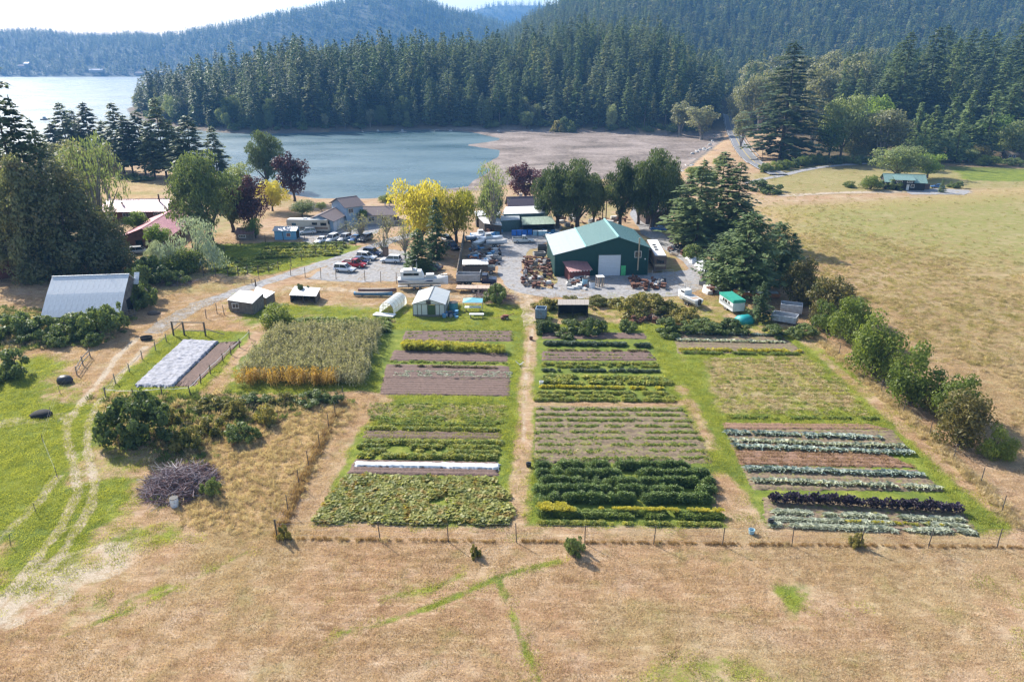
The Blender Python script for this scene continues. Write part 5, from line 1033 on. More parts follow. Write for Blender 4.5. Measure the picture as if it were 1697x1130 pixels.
for s_ in (-1, 1): MB().box((dx_ + s_ * 2.45, -.08, 2.3), (.16, .16, 4.6)).build('door_track', GUT, ws)
MB().box((dx_, -.1, 4.68), (5.1, .2, .22)).build('door_hood', GUT, ws)
# red lean-to
REDM = ribbed('brick_red_siding', (.24, .07, .06), 'X', 5, .8, 0, .12); REDR = ribbed('dusty_red_roof', (.46, .22, .21), 'X', 5, .55, .2, .1)
p0, p1 = P(944, 466), P(977, 463); rz = math.atan2(p1.y - p0.y, p1.x - p0.x); lt = empty('lean_to_shed', p0, rz, 'small brick red lean-to shed in front of the green workshop', 'shed'); w_ = (p1 - p0).length
MB().prism([(0, 0), (3, 0), (3, 3.2), (0, 2.3)], 0, w_).build('wall', REDM, lt); sheets(lt, 'roof_sheet', (w_ + .4, 3.4, 3.42), (-.4, 3.4, 3.42), (-.4, -.6, 2.2), (w_ + .4, -.6, 2.2), 6, REDR, .05); MB().box((w_ * .45, -.03, .5), (2.2, .06, .9)).build('lower_panel', CONC, lt)
for i in range(7): MB().box((.2 + i * w_ / 6.6, -.62, 2.12), (.12, .2, .16)).build('rafter_end', TRIM, lt)
# --- greenhouses
m, t, b, o = newmat('poly_panel'); b.inputs['Base Color'].default_value = (.8, .82, .82, 1); b.inputs['Roughness'].default_value = .35; tr = nd(t, 'ShaderNodeBsdfTranslucent'); tr.inputs[0].default_value = (.8, .85, .82, 1); ms = nd(t, 'ShaderNodeMixShader'); ms.inputs[0].default_value = .45; t.links.new(b.outputs[0], ms.inputs[1]); t.links.new(tr.outputs[0], ms.inputs[2]); t.links.new(ms.outputs[0], o.inputs[0]); POLY = m
GF = mat('greenhouse_frame', (.2, .19, .17), .7, .2, .2, 3)
p0, p1 = P(685, 524), P(737, 524.5); w_ = (p1 - p0).length; rz = math.atan2(p1.y - p0.y, p1.x - p0.x); gh = empty('greenhouse', p0, rz, 'white gabled greenhouse with framed panels and open door', 'greenhouse')
ze = topz(p0.y, 504) - G; zr = topz(p0.y, 496) - G; pr_ = P(725, 474, G + zr); pd = Matrix.Rotation(-rz, 2) @ Vector((pr_.x - p0.x, pr_.y - p0.y)); D = pd.y; sk_ = 0
fr = MB()
for x_, z_ in ((0, ze), (w_ * .14, ze), (w_ * .27, ze), (w_ * .46, zr - .35), (w_ * .71, zr - .9), (w_ * .84, ze), (w_, ze)): fr.box((x_, -.02, z_ / 2), (.1, .1, z_))
fr.bar((0, -.02, ze), (w_ / 2, -.02, zr), .07, .07, 4); fr.bar((w_, -.02, ze), (w_ / 2, -.02, zr), .07, .07, 4); fr.box((w_ / 2, -.02, ze), (w_, .1, .08))
for i in range(7):
    yy_ = D * i / 6
    for x_ in (0, w_): fr.box((x_, yy_, ze / 2), (.08, .08, ze))
fr.bar((w_ / 2, 0, zr + .02), (w_ / 2, D, zr + .02), .08, .08, 4); fr.box((0, D / 2, .2), (.16, D, .4)); fr.box((w_, D / 2, .2), (.16, D, .4)); fr.box((w_ / 2, 0, .15), (w_, .14, .3)); fr.build('frame', GF, gh)
sheets(gh, 'roof_panel', (w_ / 2, 0, zr), (w_ / 2, D, zr), (w_ + .2, D, ze - .05), (w_ + .2, 0, ze - .05), 2, POLY, -.03, .05); sheets(gh, 'roof_panel', (w_ / 2, D, zr), (w_ / 2, 0, zr), (-.2, 0, ze - .05), (-.2, D, ze - .05), 2, POLY, -.03, .05)
sheets(gh, 'side_panel', (w_, 0, ze), (w_, D, ze), (w_, D, .4), (w_, 0, .4), 6, POLY, -.03, .1); sheets(gh, 'side_panel', (0, D, ze), (0, 0, ze), (0, 0, .4), (0, D, .4), 6, POLY, -.03, .1)
for a_, b2 in ((.01, .13), (.15, .26), (.28, .45), (.72, .83), (.85, .99)): MB().slab((w_ * a_, .02, ze - .04), (w_ * b2, .02, ze - .04), (w_ * b2, .02, .3), (w_ * a_, .02, .3), .03).build('front_panel', POLY, gh)
MB().add([(w_ * .02, .02, ze + .05), (w_ * .98, .02, ze + .05), (w_ / 2, .02, zr - .05)], [(0, 1, 2)]).build('gable_panel', POLY, gh); opening(gh, 'doorway', (w_ * .585, .02, ze * .48), (w_ * .23, .05, ze * .9), mat('greenhouse_plants', (.08, .12, .05), .9, 0, .8, 8)); opening(gh, 'vent', (w_ * .5, -.05, ze + .35), (.7, .06, .6), GLASS, 0, None, GF)
p0, p1 = P(629, 520), P(653, 521); w_ = (p1 - p0).length; rz = math.atan2(p1.y - p0.y, p1.x - p0.x) ; ah = empty('hoop_house', p0, rz - .12, 'small round topped hoop house with curved clear roof', 'greenhouse'); D = 6.5; r_ = w_ / 2; st = .9
arc = [(r_ - r_ * math.cos(a_), st + r_ * .95 * math.sin(a_)) for a_ in np.linspace(0, math.pi, 11)]; fr = MB()
for k in range(6):
    y_ = D * k / 5; pts = [(0, 0)] + arc + [(w_, 0)]
    for (a_, b2), (c2, d2) in zip(pts[:-1], pts[1:]): fr.bar((a_, y_, b2), (c2, y_, d2), .035, .035, 4)
for f in (.33, .66): fr.bar((w_ * f, 0, 0), (w_ * f, 0, st + r_ * .85), .04, .04, 4)
for z_ in (.9, 1.6): fr.bar((.05, 0, z_), (w_ - .05, 0, z_), .035, .035, 4)
fr.build('frame', mat('tan_frame', (.4, .28, .18), .8), ah)
for k in range(5):
    y0, y1 = D * k / 5 + .04, D * (k + 1) / 5 - .04; MB().loft([[(a_, y0, b2 + .04), (a_, y1, b2 + .04)] for a_, b2 in arc], False, False).build('roof_panel', POLY, ah)
    for x_ in (-.02, w_ + .02): MB().quad((x_, y0, .1), (x_, y1, .1), (x_, y1, st), (x_, y0, st)).build('side_panel', POLY, ah)
MB().box((w_ / 2, -.9, .25), (w_ + 1.2, 1.6, .16)).build('bench', TRIM, ah)
for x_ in (.3, w_ - .3): MB().box((x_, -.9, .1), (.1, 1.2, .25)).build('bench_leg', WOOD, ah)
# --- hen houses and shelters
def shed_roofed(name, corners, hb, hf, label, wall, roof, n, base_rows, open_front=False, cat='shed', floor=G):
    """roof corner pixels far-left, far-right, near-right, near-left with their heights"""
    c = [P(*corners[0], G + hb), P(*corners[1], G + hb), P(*corners[2], G + hf), P(*corners[3], G + hf)]; o0 = (c[3] + c[2]) / 2; o0.z = G; r0 = empty(name, o0, 0, label, cat); c = [q - o0 for q in c]
    sheets(r0, 'roof_sheet', c[1], c[0], c[3], c[2], n, roof, .06); ins = [q.lerp(sum(c, Vector()) / 4, .07) - Vector((0, 0, .08)) for q in c]; bot = [Vector((q.x, q.y, 0)) for q in ins]; mb = MB()
    for i, j in ((0, 1), (1, 2), (2, 3), (3, 0)):
        if open_front and (i, j) == (2, 3): continue
        mb.slab(ins[i], ins[j], bot[j], bot[i], .06)
    mb.build('wall', wall, r0)
    if open_front:
        for f in (0, .5, 1): q = ins[3].lerp(ins[2], f); MB().box((q.x, q.y, q.z / 2), (.14, .14, q.z - .02)).build('post', wall, r0)
    return r0, ins, bot
hc, i_, b_ = shed_roofed('hen_house', [(397,481),(438,484),(418,503),(376,497)], 2.9, 2.3, 'dark board hen house with white tin roof', GREYB, WTIN, 7, 0)
q = i_[3].lerp(i_[2], .35); opening(hc, 'window', (q.x, q.y - .08, 1.4), (1.6, .08, .8), GLASS, .0, None, TRIM, 2)
shed_roofed('hen_house', [(424,475),(456,484),(441,494),(420,486)], 2.0, 1.7, 'low hen house roof tucked behind the white roofed one', GREYB, WTIN, 5, 0)
shed_roofed('slatted_coop', [(488,474),(531,477),(524,491),(479,489)], 1.9, 1.5, 'open coop with slatted white roof and dark underside', WOOD_D, WTIN, 9, 0, True)
BLK = mat('black_boards', (.02, .02, .02), .8, 0, .3, 3); shed_roofed('field_shelter', [(925,496),(976,496),(976,505),(924,505)], 2.6, 2.5, 'black open fronted field shelter with dusty roof', BLK, mat('dusty_roof', (.34, .3, .26), .9, 0, .2, 3), 7, 0, True)
# --- boat yard sheds
GWAL2 = mat('green_grey_wall', (.1, .16, .15), .8, 0, .2, 3); OLIVE = ribbed('olive_tin', (.2, .28, .22), 'X', 4, .5, .3, .15); DKW = ribbed('dark_boards', (.07, .06, .055), 'X', 4, .9, 0, .3); SLATE = mat('slate_roof', (.13, .1, .12), .85, 0, .25, 5, bmp=.4)
shed_roofed('boat_shed', [(838,343),(902,341),(908,353),(832,355)], 4.4, 3.8, 'flat white roofed boat shed with stone chimney', GWAL2, mat('white_membrane', (.82, .82, .82), .5, 0, .05, 2), 5, 0)
shed_roofed('boat_shed', [(830,357),(860,355),(862,364),(828,366)], 3.4, 3.2, 'teal roofed middle bay of the boat sheds', GWAL2, PROOF, 4, 0); shed_roofed('boat_shed', [(864,360),(914,358),(921,371),(865,373)], 3.6, 2.6, 'olive green roofed open bay of the boat sheds', DKW, OLIVE, 7, 0, True)
shed_roofed('boat_shed', [(792,360),(826,357),(832,374),(802,370)], 3.4, 2.8, 'white roofed dark boat shed under the leaning pine', DKW, WTIN, 6, 0); shed_roofed('boat_shed', [(786,350),(828,347),(830,356),(788,358)], 3.6, 3.2, 'small pale roofed shed between the willow and the leaning pine', DKW, WTIN, 5, 0)
zr = 6.2; sc_, L = gable_house('cabin', P(842, 327, G + zr), P(884, 326, G + zr), 8, 3.6, zr, 'dark slate roofed cabin behind the boat sheds', mat('brown_wall', (.2, .12, .08), .85), SLATE, 1, .5, cat='house', nm='roof_slope'); MB().box((5, 1, 5.6), (.6, .6, 1.6)).build('chimney', CONC, sc_)
ch = P(863, 349); MB().prism([(-.6, 0), (.6, 0), (.5, 5.2), (-.5, 5.2)], -.5, .5).build('stone_chimney', mat('chimney_stone', (.45, .43, .4), .9, 0, .3, 5), None); bpy.context.scene.objects['stone_chimney'].location = (ch.x, ch.y, G); tag(bpy.context.scene.objects['stone_chimney'], 'tall pale stone chimney rising through the flat white roof', 'chimney')
zr = 4.0; gable_house('plank_shed', P(1066, 345, G + zr), P(1108, 344, G + zr), 6, 3.4, zr, 'dark plank walled shed under the wide cedar', ribbed('upright_planks', (.16, .11, .085), 'X', 2.2, .9, 0, .4), SLATE, 1, .3, cat='shed', nm='roof_slope')
# plank fence of the boat yard
a, b_ = P(757, 471), P(769, 398); yf = empty('plank_fence', a, 0, 'grey plank fence running back along the boat yard', 'fence'); d_ = b_ - a; k = 26
for i in range(k):
    q = d_ * (i + .5) / k; o_ = MB().box((0, 0, 1.2), (.1, d_.length / k - .06, 2.4 + random.uniform(-.15, .15)), math.atan2(d_.y, d_.x) - math.pi / 2).build('plank', WOOD, yf); o_.location = q
for i in range(3): o_ = MB().box((0, 0, 1.5), (.25, .25, 3.0)).build('post', WOOD, yf); o_.location = d_ * i / 2.2 + Vector((.2, 0, 0))
# cabin with green roof in the meadow
GR2 = ribbed('mint_metal_roof', (.22, .35, .3), 'X', 3, .45, .3, .08, None, .8); zr = 5.0
cb, L = gable_house('cabin', P(1466, 288, G + zr), P(1531, 290, G + zr), 8, 2.9, zr, 'black walled cabin with mint green metal roof in the meadow', mat('black_stain', (.025, .022, .022), .8, 0, .2, 3), GR2, 9, .6, cat='house')
MB().prism([(-5.2, 2.6), (-1.5, 2.6), (-1.0, 4.5), (-5.2, 3.7)], -3.6, 2.4).build('dormer', mat('black_stain', (.025, .022, .022), .8), cb); sheets(cb, 'dormer_sheet', (2.8, -.6, 4.72), (-4, -.6, 4.72), (-4, -5.7, 3.72), (2.8, -5.7, 3.72), 6, GR2, .06)
for x_ in (-2.4, 1.0): opening(cb, 'window', (x_, -5.22, 3.1), (1.7, .06, .6), GLASS, 0, None, TRIM, 2)
opening(cb, 'window', (2.4, -4.03, 1.5), (1.0, .06, .9), GLASS, 0, None, TRIM); opening(cb, 'door', (.9, -4.03, 1.05), (.9, .06, 2.0), TRIM)
a, b_ = P(1516, 315), P(1540, 314.5); bf = empty('board_fence', a, 0, 'brown board screen fence beside the cabin', 'fence')
for i in range(14): q = (b_ - a) * (i + .5) / 14; MB().box((q.x, q.y, 1.0), ((b_ - a).length / 14 - .03, .08, 2.0)).build('board', mat('brown_board', (.14, .085, .07), .85), bf)
# roofs among the east woods, hut, houses on the point and across the water
def far_house(name, px, py, w_, d_, h_, label, wall, roof, z=None, rz=0, cat='house'):
    p = hit(px, py); zz = float(p.z)
    r0, L = gable_house(name, Vector((p.x - w_ / 2, p.y, 0)), Vector((p.x + w_ / 2, p.y, 0)), d_, h_ * .6, h_, label, wall, roof, 1, .5, zz, cat=cat, nm='roof_slope'); r0.rotation_euler.z = rz
    for i in range(2): opening(r0, 'window', (w_ * (-.2 + .4 * i), -d_ / 2 - .03, h_ * .3), (w_ * .2, .08, h_ * .25), GLASS, 0, None, TRIM)
far_house('house', 1588, 196, 14, 9, 6, 'white roofed house half hidden in the east woods', mat('grey_blue_wall', (.3, .36, .42), .8), WTIN); far_house('garden_hut', 1672, 262, 5, 4, 3.2, 'small brown roofed garden hut at the clearing', mat('brown_wall', (.2, .12, .08), .85), mat('tan_roof', (.34, .26, .2), .9), cat='hut')
far_house('house', 247, 172, 13, 9, 5.5, 'pale roofed house on the tip of the wooded point', mat('tan_wall', (.4, .32, .26), .8), mat('pale_roof', (.6, .55, .52), .8), rz=.3)
for px, py, w_, lb, rf in ((38, 108, 24, 'small house low on the hills across the wide water', 'tan_roof'), (45, 104, 14, 'white roofed house across the wide water', 'white_trim'), (160, 115, 40, 'pale cluster house at the far shore in a bare clearing', 'pale_roof'), (232, 120, 26, 'shore house across the wide water by a landing', 'tan_roof'), (262, 119, 30, 'long shore house across the wide water', 'pale_roof')):
    d0 = 2300; zz = topz(d0, py + 4) ; u_ = (px - CX) / FPX / ray(px, py)[1]; gable_house('house', Vector((u_ * d0 - w_ / 2, d0, 0)), Vector((u_ * d0 + w_ / 2, d0, 0)), 14, 6, 10, lb, mat('tan_wall', (.4, .32, .26), .8), MATS[rf], 1, .5, max(zz - 2, 0), cat='house', nm='roof_slope')
# ================================================================ VEHICLES
def paint(name, col, rough=.25): return mat('paint_' + name, col, rough, .1, .04, 2, spec=.6)
TYRE = mat('tyre', (.025, .025, .025), .9, 0, .2, 4); RIM = mat('wheel_rim', (.45, .45, .46), .35, .7, .1, 4); CGL = mat('car_glass', (.02, .025, .03), .05, 0, .1, 2, spec=.9); LAMP = mat('headlamp', (.8, .8, .78), .15); TAIL = mat('tail_lamp', (.35, .02, .02), .2); BLACKP = mat('black_plastic', (.03, .03, .03), .6)
WMESH = {}
def wheel(root, x_, y_, r=.35, w_=.24):
    if r not in WMESH:
        WMESH[r] = (MB().bar((0, -w_ / 2, 0), (0, w_ / 2, 0), r, r, 14).mesh('wheel', TYRE), MB().bar((0, -w_ / 2 - .012, 0), (0, w_ / 2 + .012, 0), r * .6, r * .6, 10).mesh('rim', RIM))
    o_ = bpy.data.objects.new('wheel', WMESH[r][0]); o_.location = (x_, y_, r); link(o_, root); link(bpy.data.objects.new('rim', WMESH[r][1]), o_)
def ringx(x_, w_, zs_):   # rounded cross section at x: list of (halfwidth, z)
    return [(x_, s * a_ * w_, z_) for s, seq in ((1, zs_), (-1, zs_[::-1])) for a_, z_ in seq]
def car(px, py, rz, kind, pm_, label, group=None, cat='car'):
    p = P(px, py); L, Wd, H = {'suv': (4.7, 1.9, 1.75), 'sedan': (4.6, 1.8, 1.45), 'van': (5.0, 1.95, 1.85), 'pickup': (5.4, 1.95, 1.8)}[kind]
    r0 = empty({'suv': 'parked_car', 'sedan': 'parked_car', 'van': 'parked_van', 'pickup': 'pickup_truck'}[kind], p, rz, label, cat, group); h, w2 = L / 2, Wd / 2; hood = .92 if kind != 'sedan' else .8; belt = hood + .1
    prof = [(-h, .45, .8), (-h + .08, .32, belt - .05), (-h * .6, .28, belt), (0, .28, belt), (h * .42, .28, belt), (h * .55, .28, hood), (h * .9, .32, hood - .12), (h, .4, hood - .28)]
    MB().loft([ringx(x_, w2, [(.97, z0), (1.0, (z0 + z1) / 2), (.93, z1), (0, z1 + .03)]) for x_, z0, z1 in prof]).build('body', pm_, r0, True)
    if kind == 'suv' or kind == 'van': cab = [(-h + .12, .0), (-h + .35, 1), (h * .12, 1), (h * .46, 0)]
    elif kind == 'sedan': cab = [(-h * .72, 0), (-h * .42, 1), (h * .1, 1), (h * .48, 0)]
    else: cab = [(-h * .12, 0), (-h * .06, 1), (h * .22, 1), (h * .45, 0)]
    MB().loft([[(x_, s * w2 * .86 * (1 - .14 * k), belt - .06 + k * (H - belt - .02)) for s in (-1, 1)] + [(x_, s * w2 * .88, belt - .08) for s in (1, -1)] for x_, k in [(cab[0][0], .02), (cab[1][0], 1), (cab[2][0], 1), (cab[3][0], .02)]]).build('window', CGL, r0)
    rf = MB().box(((cab[1][0] + cab[2][0]) / 2, 0, H - .01), (cab[2][0] - cab[1][0] + .1, Wd * .74, .07))
    for s in (-1, 1):
        for x_, xb in ((cab[1][0], cab[0][0]), ((cab[1][0] + cab[2][0]) / 2, (cab[1][0] + cab[2][0]) / 2), (cab[2][0], cab[3][0])): rf.bar((x_, s * w2 * .76, H - .03), (xb, s * w2 * .89, belt - .02), .045, .05, 4)
    rf.build('roof', pm_, r0)
    for x_ in (-h * .58, h * .6):
        for s in (-1, 1): wheel(r0, x_, s * (w2 - .1))
    for s in (-1, 1):
        MB().box((h - .06, s * w2 * .72, hood - .24), (.16, .38, .16)).build('headlight', LAMP, r0); MB().box((-h + .03, s * w2 * .8, belt - .16), (.1, .22, .26)).build('taillight', TAIL, r0)
        MB().box((h * .42, s * (w2 + .06), belt + .02), (.16, .2, .13)).build('mirror', pm_, r0)
    MB().box((h - .02, 0, .48), (.12, Wd * .92, .18)).build('bumper', BLACKP, r0); MB().box((-h + .02, 0, .5), (.12, Wd * .92, .18)).build('bumper', BLACKP, r0)
    if kind == 'pickup':
        bd = MB(); bd.box((-h * .56, 0, belt + .02), (h * .86, Wd * .8, .05)); bd.build('cargo_bed', BLACKP, r0)
        for s in (-1, 1): MB().box((-h * .56, s * w2 * .9, belt + .1), (h * .88, .1, .22)).build('bed_side', pm_, r0)
        MB().box((-h + .06, 0, belt + .1), (.08, Wd * .82, .22)).build('tailgate', pm_, r0)
    return r0
PW, PR, PN, PG, PB, PS = paint('white', (.8, .8, .8)), paint('red', (.45, .02, .025)), paint('navy', (.02, .035, .09)), paint('grey', (.12, .13, .14)), paint('blue', (.06, .16, .36)), paint('silver', (.5, .51, .52))
car(572, 450, R(-14), 'suv', PW, 'white estate car at the end of the row by the post fence'); car(588, 442, R(-14), 'pickup', PR, 'red pickup parked behind the white estate car'); car(597, 436, R(-16), 'sedan', PN, 'navy car parked next to the red pickup'); car(608, 430, R(-18), 'suv', PW, 'white car between two dark blue cars'); car(618, 423, R(-20), 'suv', PN, 'dark blue car closing the row under the spindly tree')
car(648, 435, R(172), 'suv', PW, 'white people carrier parked alone beside the cone-shaped cedar')
car(533, 402, R(-108), 'sedan', PW, 'white saloon at the garden end of the upper row'); car(550, 400, R(-108), 'van', PW, 'taller white van second in the upper row'); car(571, 399, R(-110), 'suv', PS, 'silver car in the middle of the upper row'); car(589, 399, R(-112), 'sedan', PB, 'blue car fourth in the upper row'); car(606, 399, R(-114), 'suv', PG, 'dark grey car at the drive end of the upper row')
car(509, 388, R(200), 'suv', PS, 'silver car beside the light blue shed'); car(716, 447, R(170), 'sedan', PG, 'dark car half hidden behind the cone-shaped cedar'); car(742, 402, R(-60), 'suv', PG, 'dark car under the golden willow'); car(749, 412, R(-60), 'pickup', PN, 'dark pickup in the shade of the golden willow')
car(212, 407, R(-5), 'pickup', PS, 'pale pickup in the shade of the log house'); car(233, 420, R(20), 'suv', PS, 'silver car parked below the log house'); car(590, 367, R(190), 'sedan', PW, 'white car on the beach house drive'); car(1091, 383, R(160), 'sedan', PB, 'bright blue car in the shade under the cedars'); car(1553, 312, R(160), 'sedan', PB, 'blue car beside the cabin'); car(867, 402, R(3), 'pickup', paint('cream', (.68, .67, .62)), 'old cream pickup truck in the boat yard', cat='truck')
def box_vehicle(name, p, rz, L, Wd, H, z0, m, label, cat, wheels, front=.0, wins=(), stripe=None, roofm=None, wr=.42):
    r0 = empty(name, p, rz, label, cat); h, w2 = L / 2, Wd / 2; pr = [(-h, z0), (h - .1, z0), (h, z0 + .5), (h - front * .4, z0 + (H - z0) * .55), (h - front, H), (-h + .15, H), (-h, H - .2)]
    MB().prism([(a_, b_) for a_, b_ in pr], -w2, w2, 'y').build('body', m, r0); MB().box((-front / 2, 0, H + .04), (L - front - .4, Wd - .2, .08)).build('roof', roofm or TRIM, r0)
    if stripe:
        for s in (-1, 1): MB().box((-.1, s * (w2 + .01), z0 + .75), (L * .94, .02, .5)).build('stripe', stripe, r0)
    for x_, z_, w_, h_ in wins:
        for s in (-1, 1): opening(r0, 'window', (x_, s * (w2 + .012), z_), (w_, .03, h_), CGL, 0)
    for x_ in wheels:
        for s in (-1, 1): wheel(r0, x_, s * (w2 - .18), wr)
    return r0
BEIGE = mat('beige_gelcoat', (.55, .47, .38), .35, 0, .05, 2)
mh = box_vehicle('motorhome', P(514, 384), R(-3), 11.5, 2.5, 3.4, .5, BEIGE, 'long beige motorhome with brown stripes beside the garage', 'motorhome', (-2.6, 3.6), .5, ((4.2, 2.3, 1.6, .8), (1.8, 2.4, 1.4, .7), (-3.8, 2.2, 1.2, .7)), mat('brown_stripe', (.25, .16, .11), .4)); opening(mh, 'windscreen', (5.5, 0, 2.4), (.1, 2.2, 1.2), CGL); opening(mh, 'air_conditioner', (-1, 0, 3.6), (1.0, .8, .3), TRIM); opening(mh, 'air_conditioner', (2.5, 0, 3.6), (1.0, .8, .3), TRIM)
a, b_ = P(1093, 451), P(1079, 422); rz = math.atan2(b_.y - a.y, b_.x - a.x); fw = box_vehicle('travel_trailer', (a + b_) / 2, rz, max(8.5, (b_ - a).length), 2.6, 3.6, .6, mat('brown_gelcoat', (.16, .11, .085), .4), 'brown travel trailer with white roof beside the workshop', 'trailer', (-.6, .6), .2, ((1, 2.3, 1.5, .8),), mat('tan_stripe', (.5, .38, .25), .4)); Lf = max(8.5, (b_ - a).length)
opening(fw, 'rear_window', (-Lf / 2 - .02, 0, 2.4), (.04, 1.6, .8), CGL); opening(fw, 'rear_panel', (-Lf / 2 - .015, 0, 1.5), (.03, 2.3, .5), mat('tan_stripe', (.5, .38, .25), .4)); MB().box((.8, 1.6, 2.0), (3.4, .7, 2.2)).build('slide_out', mat('brown_gelcoat', (.16, .11, .085), .4), fw)
for i in range(3): opening(fw, 'roof_hatch', (-2.5 + 2.2 * i, .3, 3.75), (.7, .7, .2), BLACKP)
a, b_ = P(1223, 521), P(1200, 505); rz = math.atan2(b_.y - a.y, b_.x - a.x); cp = box_vehicle('camper_trailer', (a + b_) / 2 , rz, 5.6, 2.3, 2.6, .55, mat('dirty_white', (.62, .63, .62), .6, 0, .15, 2), 'white camper trailer under a green roof tarp', 'trailer', (-.2, .5), .1, ((1.0, 1.75, .7, .5), (0, 1.75, .9, .5), (-1.2, 1.75, .6, .45)), mat('grey_stripe', (.3, .32, .33), .6), mat('green_tarp', (.03, .3, .22), .6, 0, .15, 2))
tp = MB()
for s in (-1, 1): tp.box((0, s * 1.18, 2.42), (5.7, .06, .5))
tp.box((-2.84, 0, 2.42), (.06, 2.3, .5)); tp.build('roof_tarp', MATS['green_tarp'], cp)
# dump truck
dt = empty('dump_truck', P(791, 473), R(-3), 'navy cabbed dump truck with grey tipping body', 'truck'); NAVY = paint('truck_navy', (.02, .025, .06)); GRYB = mat('tipper_grey', (.36, .36, .37), .6, .2, .2, 2)
MB().box((-.2, 0, .85), (8.0, .9, .3)).build('chassis', BLACKP, dt); db = MB()
for s in (-1, 1): db.box((-1.7, s * 1.2, 1.85), (4.8, .1, 1.4)); [db.box((-3.8 + 1.05 * i, s * 1.28, 1.85), (.12, .1, 1.4)) for i in range(5)]
db.box((-4.1, 0, 1.85), (.1, 2.3, 1.4)); db.box((.7, 0, 2.1), (.1, 2.3, 1.9)); db.box((-1.7, 0, 1.2), (4.7, 2.3, .1)); db.build('tipper_body', GRYB, dt)
MB().loft([ringx(x_, 1.15, [(1, .7), (1, z_ * .7), (.92, z_), (0, z_ + .03)]) for x_, z_ in ((1.0, 2.5), (2.1, 2.5), (2.45, 1.75), (3.9, 1.6), (4.0, 1.3))]).build('cab', NAVY, dt); opening(dt, 'windscreen', (2.32, 0, 2.1), (.1, 1.9, .6), CGL); [opening(dt, 'window', (1.6, s * 1.12, 2.1), (.8, .08, .5), CGL) for s in (-1, 1)]
for x_ in (-2.8, -1.6, 3.2): [wheel(dt, x_, s * 1.0, .5) for s in (-1, 1)]
for s in (-1, 1): MB().box((3.98, s * .8, 1.1), (.1, .3, .25)).build('headlight', LAMP, dt)
ft = empty('flatbed_trailer', P(788, 483), R(-2), 'long tan flatbed trailer on double wheels in front of the dump truck', 'trailer'); MB().box((0, 0, .85), (7.6, 2.3, .22)).build('deck', mat('trailer_wood', (.5, .38, .3), .8), ft); MB().box((4.4, 0, .7), (1.6, .2, .2)).build('drawbar', BLACKP, ft)
for i in range(9): MB().box((-3.4 + .85 * i, 0, .975), (.78, 2.26, .03)).build('plank', mat('trailer_wood', (.5, .38, .3), .8), ft)
for x_ in (-.3, .7): [wheel(ft, x_, s * 1.0, .4) for s in (-1, 1)]
ct = empty('covered_truck', P(788, 453), R(2), 'old truck under a ribbed white cover behind the dump truck', 'truck'); MB().box((0, 0, 1.3), (5.4, 2.2, 1.2)).build('body', WOOD_D, ct); sheets(ct, 'cover_sheet', (2.8, 1.3, 2.75), (-2.8, 1.3, 2.75), (-2.8, -1.4, 2.35), (2.8, -1.4, 2.35), 9, WTIN, .06); [MB().box((x_, y_, 2.1), (.1, .1, .6)).build('post', WOOD, ct) for x_ in (-2.5, 2.5) for y_ in (-1, 1)]; MB().box((3.5, 0, 1.2), (1.6, 1.9, .9)).build('bonnet', PG, ct); [wheel(ct, x_, s * .95, .42) for x_ in (-1.8, 3.4) for s in (-1, 1)]
# ---------------------------------------------------------------- boats
def hull(L, Wd, H, m_in, name='hull', z=0):
    st = [(-.5, .82, .95), (-.25, .95, .93), (0, 1, .95), (.25, .85, 1.02), (.4, .5, 1.12), (.5, .03, 1.2)]
    out = [[(f * L, s * k * Wd / 2 * q, z + H * hh * zz) for s, seq in ((1, ((.12, 0), (.8, .45), (1, 1))), (-1, ((1, 1), (.8, .45), (.12, 0)))) for q, zz in seq] for f, k, hh in st]
    mb = MB(); mb.loft(out, True, True)
    return mb
def boat(name, p, rz, L, Wd, H, hm, dm, label, cabin=None, z=.7, trailer=True, stripe=None, extra=None):
    r0 = empty(name, p, rz, label, 'boat'); hull(L, Wd, H, dm, z=z).build('hull', hm, r0, False)
    MB().add([(f * L * .96, s * k * Wd / 2 * .86, z + H * hh + .02) for s in (1,) for f, k, hh in ((-.48, .8, .95), (-.25, .93, .93), (0, .97, .95), (.25, .8, 1.02), (.4, .45, 1.12), (.49, .02, 1.2))] + [(f * L * .96, -k * Wd / 2 * .86, z + H * hh + .02) for f, k, hh in ((.4, .45, 1.12), (.25, .8, 1.02), (0, .97, .95), (-.25, .93, .93), (-.48, .8, .95))], [tuple(range(11))]).build('deck', dm, r0)
    if stripe:
        for s in (-1, 1): MB().slab((-L * .49, s * Wd * .405, z + H * .8), (L * .2, s * Wd * .46, z + H * .85), (L * .2, s * Wd * .455, z + H * .68), (-L * .49, s * Wd * .40, z + H * .63), .03 * s).build('stripe', stripe, r0)
    if cabin:
        x0, x1, h_ = cabin; MB().loft([[(x_, s * Wd * .34 * k, z + H + zz) for s, zz in ((1, -.05), (1, h_ * q), (-1, h_ * q), (-1, -.05))] for x_, k, q in ((x0, 1, 1), (x1 - .5, .95, 1), (x1, .85, .25))]).build('cabin', TRIM, r0)
        for s in (-1, 1): opening(r0, 'window', ((x0 + x1) / 2 - .2, s * (Wd * .34 + .0), z + H + h_ * .62), ((x1 - x0) * .66, .06, h_ * .34), CGL)
    if trailer:
        MB().box((-L * .08, 0, .5), (L * .86, .9, .14)).build('trailer_frame', STEEL, r0)
        for x_ in (-L * .18, -L * .06): [wheel(r0, x_, s * Wd * .38, .32) for s in (-1, 1)]
        for x_ in (-L * .3, L * .15): MB().box((x_, 0, (z + .1 + .55) / 2), (.2, Wd * .5, z - .3)).build('bunk', WOOD, r0)
    else: [MB().box((x_, 0, z / 2), (.3, Wd * .5, z)).build('cradle', WOOD, r0) for x_ in (-L * .3, L * .2)]
    return r0
